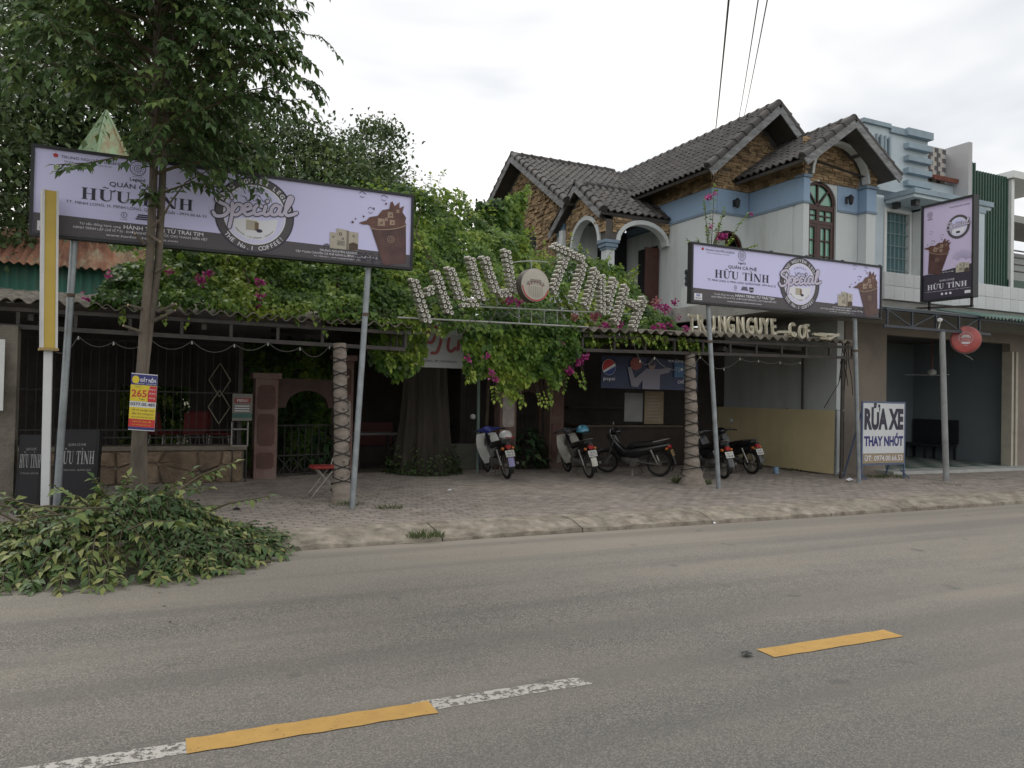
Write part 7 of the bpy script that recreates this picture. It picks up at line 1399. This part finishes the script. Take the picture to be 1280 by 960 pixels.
bs.build('stem', stem_m, bg_); acc_object('foliage', acc, vineleaf, bg_); blossoms(bg_, [(at(x_, y_, 12.25), r_, k) for x_, y_, r_, k in ((900, 297, .07, 50), (906, 294, .04, 20), (887, 246, .05, 20), (894, 242, .03, 8), (939, 268, .03, 12), (888, 283, .04, 12), (883, 247, .04, 10))])
for x_, y_ in ((897, 210), (943, 300)): pass
# --- background trees
def big_tree(name, label, base, crown_c, rad, nclump, nleaf, ls, mat, seed, hue=0., trunk_r=.25, group='trees behind the cafe'):
    t = thing(name, label, 'tree', base, group); base, cc = Vector(base), Vector(crown_c); r_ = np.array(rad, float); g = np.random.default_rng(seed)
    MB().tube([base-Vector((0, 0, .1)), base.lerp(cc, .4)+Vector((.15, 0, 0)), base.lerp(cc, .75), cc+Vector((0, 0, r_[2]*.5))], [trunk_r, trunk_r*.8, trunk_r*.55, trunk_r*.15], 10).build('trunk', bark, t)
    dirs = g.normal(size=(nclump, 3)); dirs /= np.linalg.norm(dirs, axis=1, keepdims=True); rr = g.random(nclump)**.42; C = np.array(cc[:])+dirs*r_*rr[:, None]*(1+.22*np.array([noise.noise(Vector(d)*2.2+Vector((seed, 0, 0))) for d in dirs]))[:, None]
    lb = MB()
    for c in C[:26]: c_ = Vector(c); m = base.lerp(cc, .62+.3*g.random()); lb.tube([m, m.lerp(c_, .5)+Vector((0, 0, .2)), c_], [trunk_r*.28, trunk_r*.17, trunk_r*.05], 5)
    lb.build('limbs', bark, t)
    cs = r_.mean()*.19*g.uniform(.7, 1.4, nclump); per = max(6, int(2.3*nleaf)//nclump); P = np.repeat(C, per, 0)+g.normal(size=(nclump*per, 3))*np.repeat(cs, per)[:, None]*np.array([1, 1, .62]); n = len(P)
    D = np.array([0, 0, -.45])+g.normal(size=(n, 3))*.75; U = np.array([0, -.25, 1.])+g.normal(size=(n, 3))*.55; L_ = ls*g.uniform(.6, 1.4, n); tint = np.clip(.38+hue+np.repeat(g.normal(scale=.18, size=nclump), per)+g.normal(scale=.16, size=n), 0, 1)
    leaf_object('crown', P, D, U, L_, L_*g.uniform(.5, .75, n), tint, mat, t); return t
big_tree('broadleaf_tree', 'tall dark tree filling the sky at the far left edge', (-6.5, 21, 0), (-6.2, 21, 8.2), (3.6, 3.0, 4.4), 150, 13000, .17, darkleaf, 1)
big_tree('broadleaf_tree', 'dark tree behind the pointed tin roof', (-2.6, 25.5, 0), (-2.2, 25.5, 9.6), (3.3, 2.6, 4.4), 150, 13000, .17, darkleaf, 2, -.04)
big_tree('broadleaf_tree', 'dark tree behind the street tree crown', (1.6, 26, 0), (1.6, 26, 7.6), (3.2, 2.6, 3.6), 130, 11000, .17, darkleaf, 3)
big_tree('broadleaf_tree', 'rounded tree rising above the right half of the large billboard', (4.6, 25, 0), (4.5, 25, 7.0), (2.5, 2.2, 3.0), 120, 10000, .15, darkleaf, 4, .02)
big_tree('slender_tree', 'slender feathery tree against the sky right of the large billboard', (7.1, 27, 0), (7.0, 27, 8.7), (1.35, 1.3, 2.6), 64, 5600, .15, darkleaf, 5, .0, .14)
big_tree('broadleaf_tree', 'low tree between the large billboard and the stone gable', (7.2, 22.5, 0), (7.3, 22.5, 5.4), (1.9, 1.5, 2.0), 80, 6500, .14, darkleaf, 6, .08)
big_tree('bushy_tree', 'yellow-green bushy tree behind the can letters', (5.2, 18.2, 0), (5.1, 18.2, 4.9), (1.7, 1.0, 1.75), 80, 6000, .13, vineleaf, 7, -.02, .14)
big_tree('broadleaf_tree', 'low dark tree behind the tin shed at the left', (-5.0, 18.6, 0), (-4.6, 18.4, 4.6), (2.6, 1.2, 2.4), 90, 7500, .15, darkleaf, 8)
big_tree('broadleaf_tree', 'mid green tree right behind the large billboard', (2.2, 19.2, 0), (2.2, 19.2, 4.6), (2.2, 1.2, 2.1), 100, 8000, .14, darkleaf, 9, .08)
big_tree('garden_tree', 'shaded garden tree seen through the bar fence', (.1, 19.4, 0), (.1, 18.9, 1.4), (1.3, .7, 1.1), 40, 2500, .13, vineleaf, 10, .1, .08)
# --- old trunk under the arch
ot = thing('old_tree_trunk', 'massive fluted old tree trunk in the shade under the arch', 'tree trunk', (4.9, 14.2, .1)); q = MB(); Nn, Mm = 44, 22; tb_ = M('old_bark', (.05, .042, .033), .95, .3, 4, .9, 25, stretch=(1, 1, .2)); cA = at(530, 590, 14.3).x
q.grid(lambda u, v: (cA+math.cos(2*math.pi*u)*((.37+.24*(1-v)**3)*(1+.09*math.sin(u*2*math.pi*9+v*2)+.04*math.sin(u*2*math.pi*23+v*5)+.08*noise.noise(Vector((math.cos(6.283*u)*2, math.sin(6.283*u)*2, v*3))))), 14.3+math.sin(2*math.pi*u)*((.37+.24*(1-v)**3)*(1+.09*math.sin(u*2*math.pi*9+v*2)+.04*math.sin(u*2*math.pi*23+v*5)+.08*noise.noise(Vector((math.cos(6.283*u)*2, math.sin(6.283*u)*2, v*3))))), .08+3.3*v), Nn*2, Mm); q.build('trunk', tb_, ot, smooth=True)
n = 900; a = rng.random(n)*6.283; zz = np.abs(rng.normal(scale=.22, size=n))+.13; r_ = .66-.12*zz+rng.normal(scale=.06, size=n); leaf_object('ivy', np.stack([cA+r_*np.cos(a), 14.3+r_*np.sin(a), zz], 1), np.stack([np.cos(a), np.sin(a), -.4+0*a], 1)+jit(n, .4), np.stack([np.cos(a), np.sin(a), .8+0*a], 1)+jit(n, .3), rng.uniform(.05, .1, n), rng.uniform(.04, .07, n), rng.random(n)*.5, darkleaf, ot)
# --- leafy shade plants
varieg = leafmat('variegated_leaf', [(0, (.025, .06, .028)), (.6, (.06, .12, .05)), (1, (.20, .26, .13))], .2)
def big_plant(label, p, n, h, r_, ls, pot=False):
    t = thing('leafy_plant', label, 'plant', tuple(p)); p = np.array(p[:]); a = rng.random(n)*6.283; q = rng.random(n); P = p+np.stack([np.cos(a)*r_*q*.75, np.sin(a)*r_*q*.75, h*(.12+.85*rng.random(n)*(1-.4*q))], 1); D = np.stack([np.cos(a), np.sin(a), -.45+.5*rng.random(n)], 1)+jit(n, .25); L_ = ls*rng.uniform(.6, 1.2, n)
    leaf_object('foliage', P, D, np.stack([-.3*np.cos(a), -.3*np.sin(a), np.ones(n)], 1)+jit(n, .3), L_, L_*.42, np.clip(rng.normal(.45, .3, n), 0, 1), varieg, t, curl=.3)
    for k in range(5): e = P[k*3]; MB().tube([tuple(p+np.array([.03*k-.06, 0, -.02])), tuple((p+e)/2+np.array([0, 0, .1])), tuple(e)], .012, 5).build('stem', stem_m, t)
    return t
big_plant('large leafy plant in the shade right of the white and blue scooter', atz(655, 587, .11), 150, .95, .55, .26); big_plant('leafy plant with pale-marked leaves between gate and palm trunk', atz(396, 592, .11), 110, .95, .42, .24); big_plant('low leafy plant in the shade at the foot of the brown pillar', atz(690, 585, .11), 40, .4, .3, .2)
weedm = leafmat('weed_blade', [(0, (.05, .09, .03)), (.6, (.10, .14, .045)), (1, (.20, .19, .09))], .2)
def weeds(label, p, n, r_, h):
    p = np.array(p[:]); a = rng.random(n)*6.283; q = np.sqrt(rng.random(n)); P = p+np.stack([np.cos(a)*r_*q*1.3, np.sin(a)*r_*q*.7, 0*a], 1); D = np.stack([np.cos(a)*.5, np.sin(a)*.5, np.ones(n)], 1)+jit(n, .35); L_ = h*rng.uniform(.4, 1.1, n)*(1.1-.5*q)
    o_ = leaf_object('weed_tuft', P, D, unit(n), L_, np.clip(L_*.13, .006, .03), rng.random(n), weedm, None, curl=.3); tag(o_, label, 'weeds')
weeds('tuft of grass growing at the broken kerb', atz(532, 672, .04), 240, .17, .13); weeds('grass tuft right of the large billboard pole foot', atz(487, 636, .12), 130, .14, .10); weeds('weeds round the foot of the palm trunk beside the folding chair', atz(432, 632, .12), 120, .2, .10); weeds('weeds at the left foot of the middle palm trunk', atz(850, 604, .12), 130, .12, .2); weeds('weeds at the right foot of the middle palm trunk', atz(879, 606, .12), 110, .12, .18); weeds('strip of grass along the foot of the tan sheet screen', atz(1010, 588, .12), 300, .5, .14); weeds('weeds around the feet of the standing sign', atz(1110, 597, .12), 220, .4, .12); weeds('dry grass at the foot of the awning post', atz(1180, 606, .12), 160, .4, .06); weeds('grass tuft in front of the shop step', atz(1245, 600, .12), 60, .18, .06)
th_ = thing('thorny_shrub', 'bare tangled shrub against the stained white wall', 'shrub', tuple(atz(1052, 585, .12))); b0 = atz(1052, 588, .12); q = MB()
for k in range(16):
    e = b0+Vector((rnd.gauss(0, .22), rnd.gauss(.1, .15), rnd.uniform(.3, .95))); q.tube([b0, b0.lerp(e, .5)+Vector((rnd.gauss(0, .1), 0, .05)), e], [.012, .009, .004], 4)
q.build('stems', twig_m, th_); n = 120; leaf_object('foliage', np.array(b0[:])+np.stack([rng.normal(scale=.2, size=n), rng.normal(.1, .1, n), rng.random(n)*.7], 1), unit(n), unit(n)+np.array([0, 0, 1]), rng.uniform(.04, .08, n), rng.uniform(.02, .04, n), rng.random(n)*.4, darkleaf, th_)
bpy.context.view_layer.update()
print('objects', len(bpy.data.objects), 'tris', sum(len(o.data.polygons) for o in bpy.data.objects if o.type == 'MESH'))
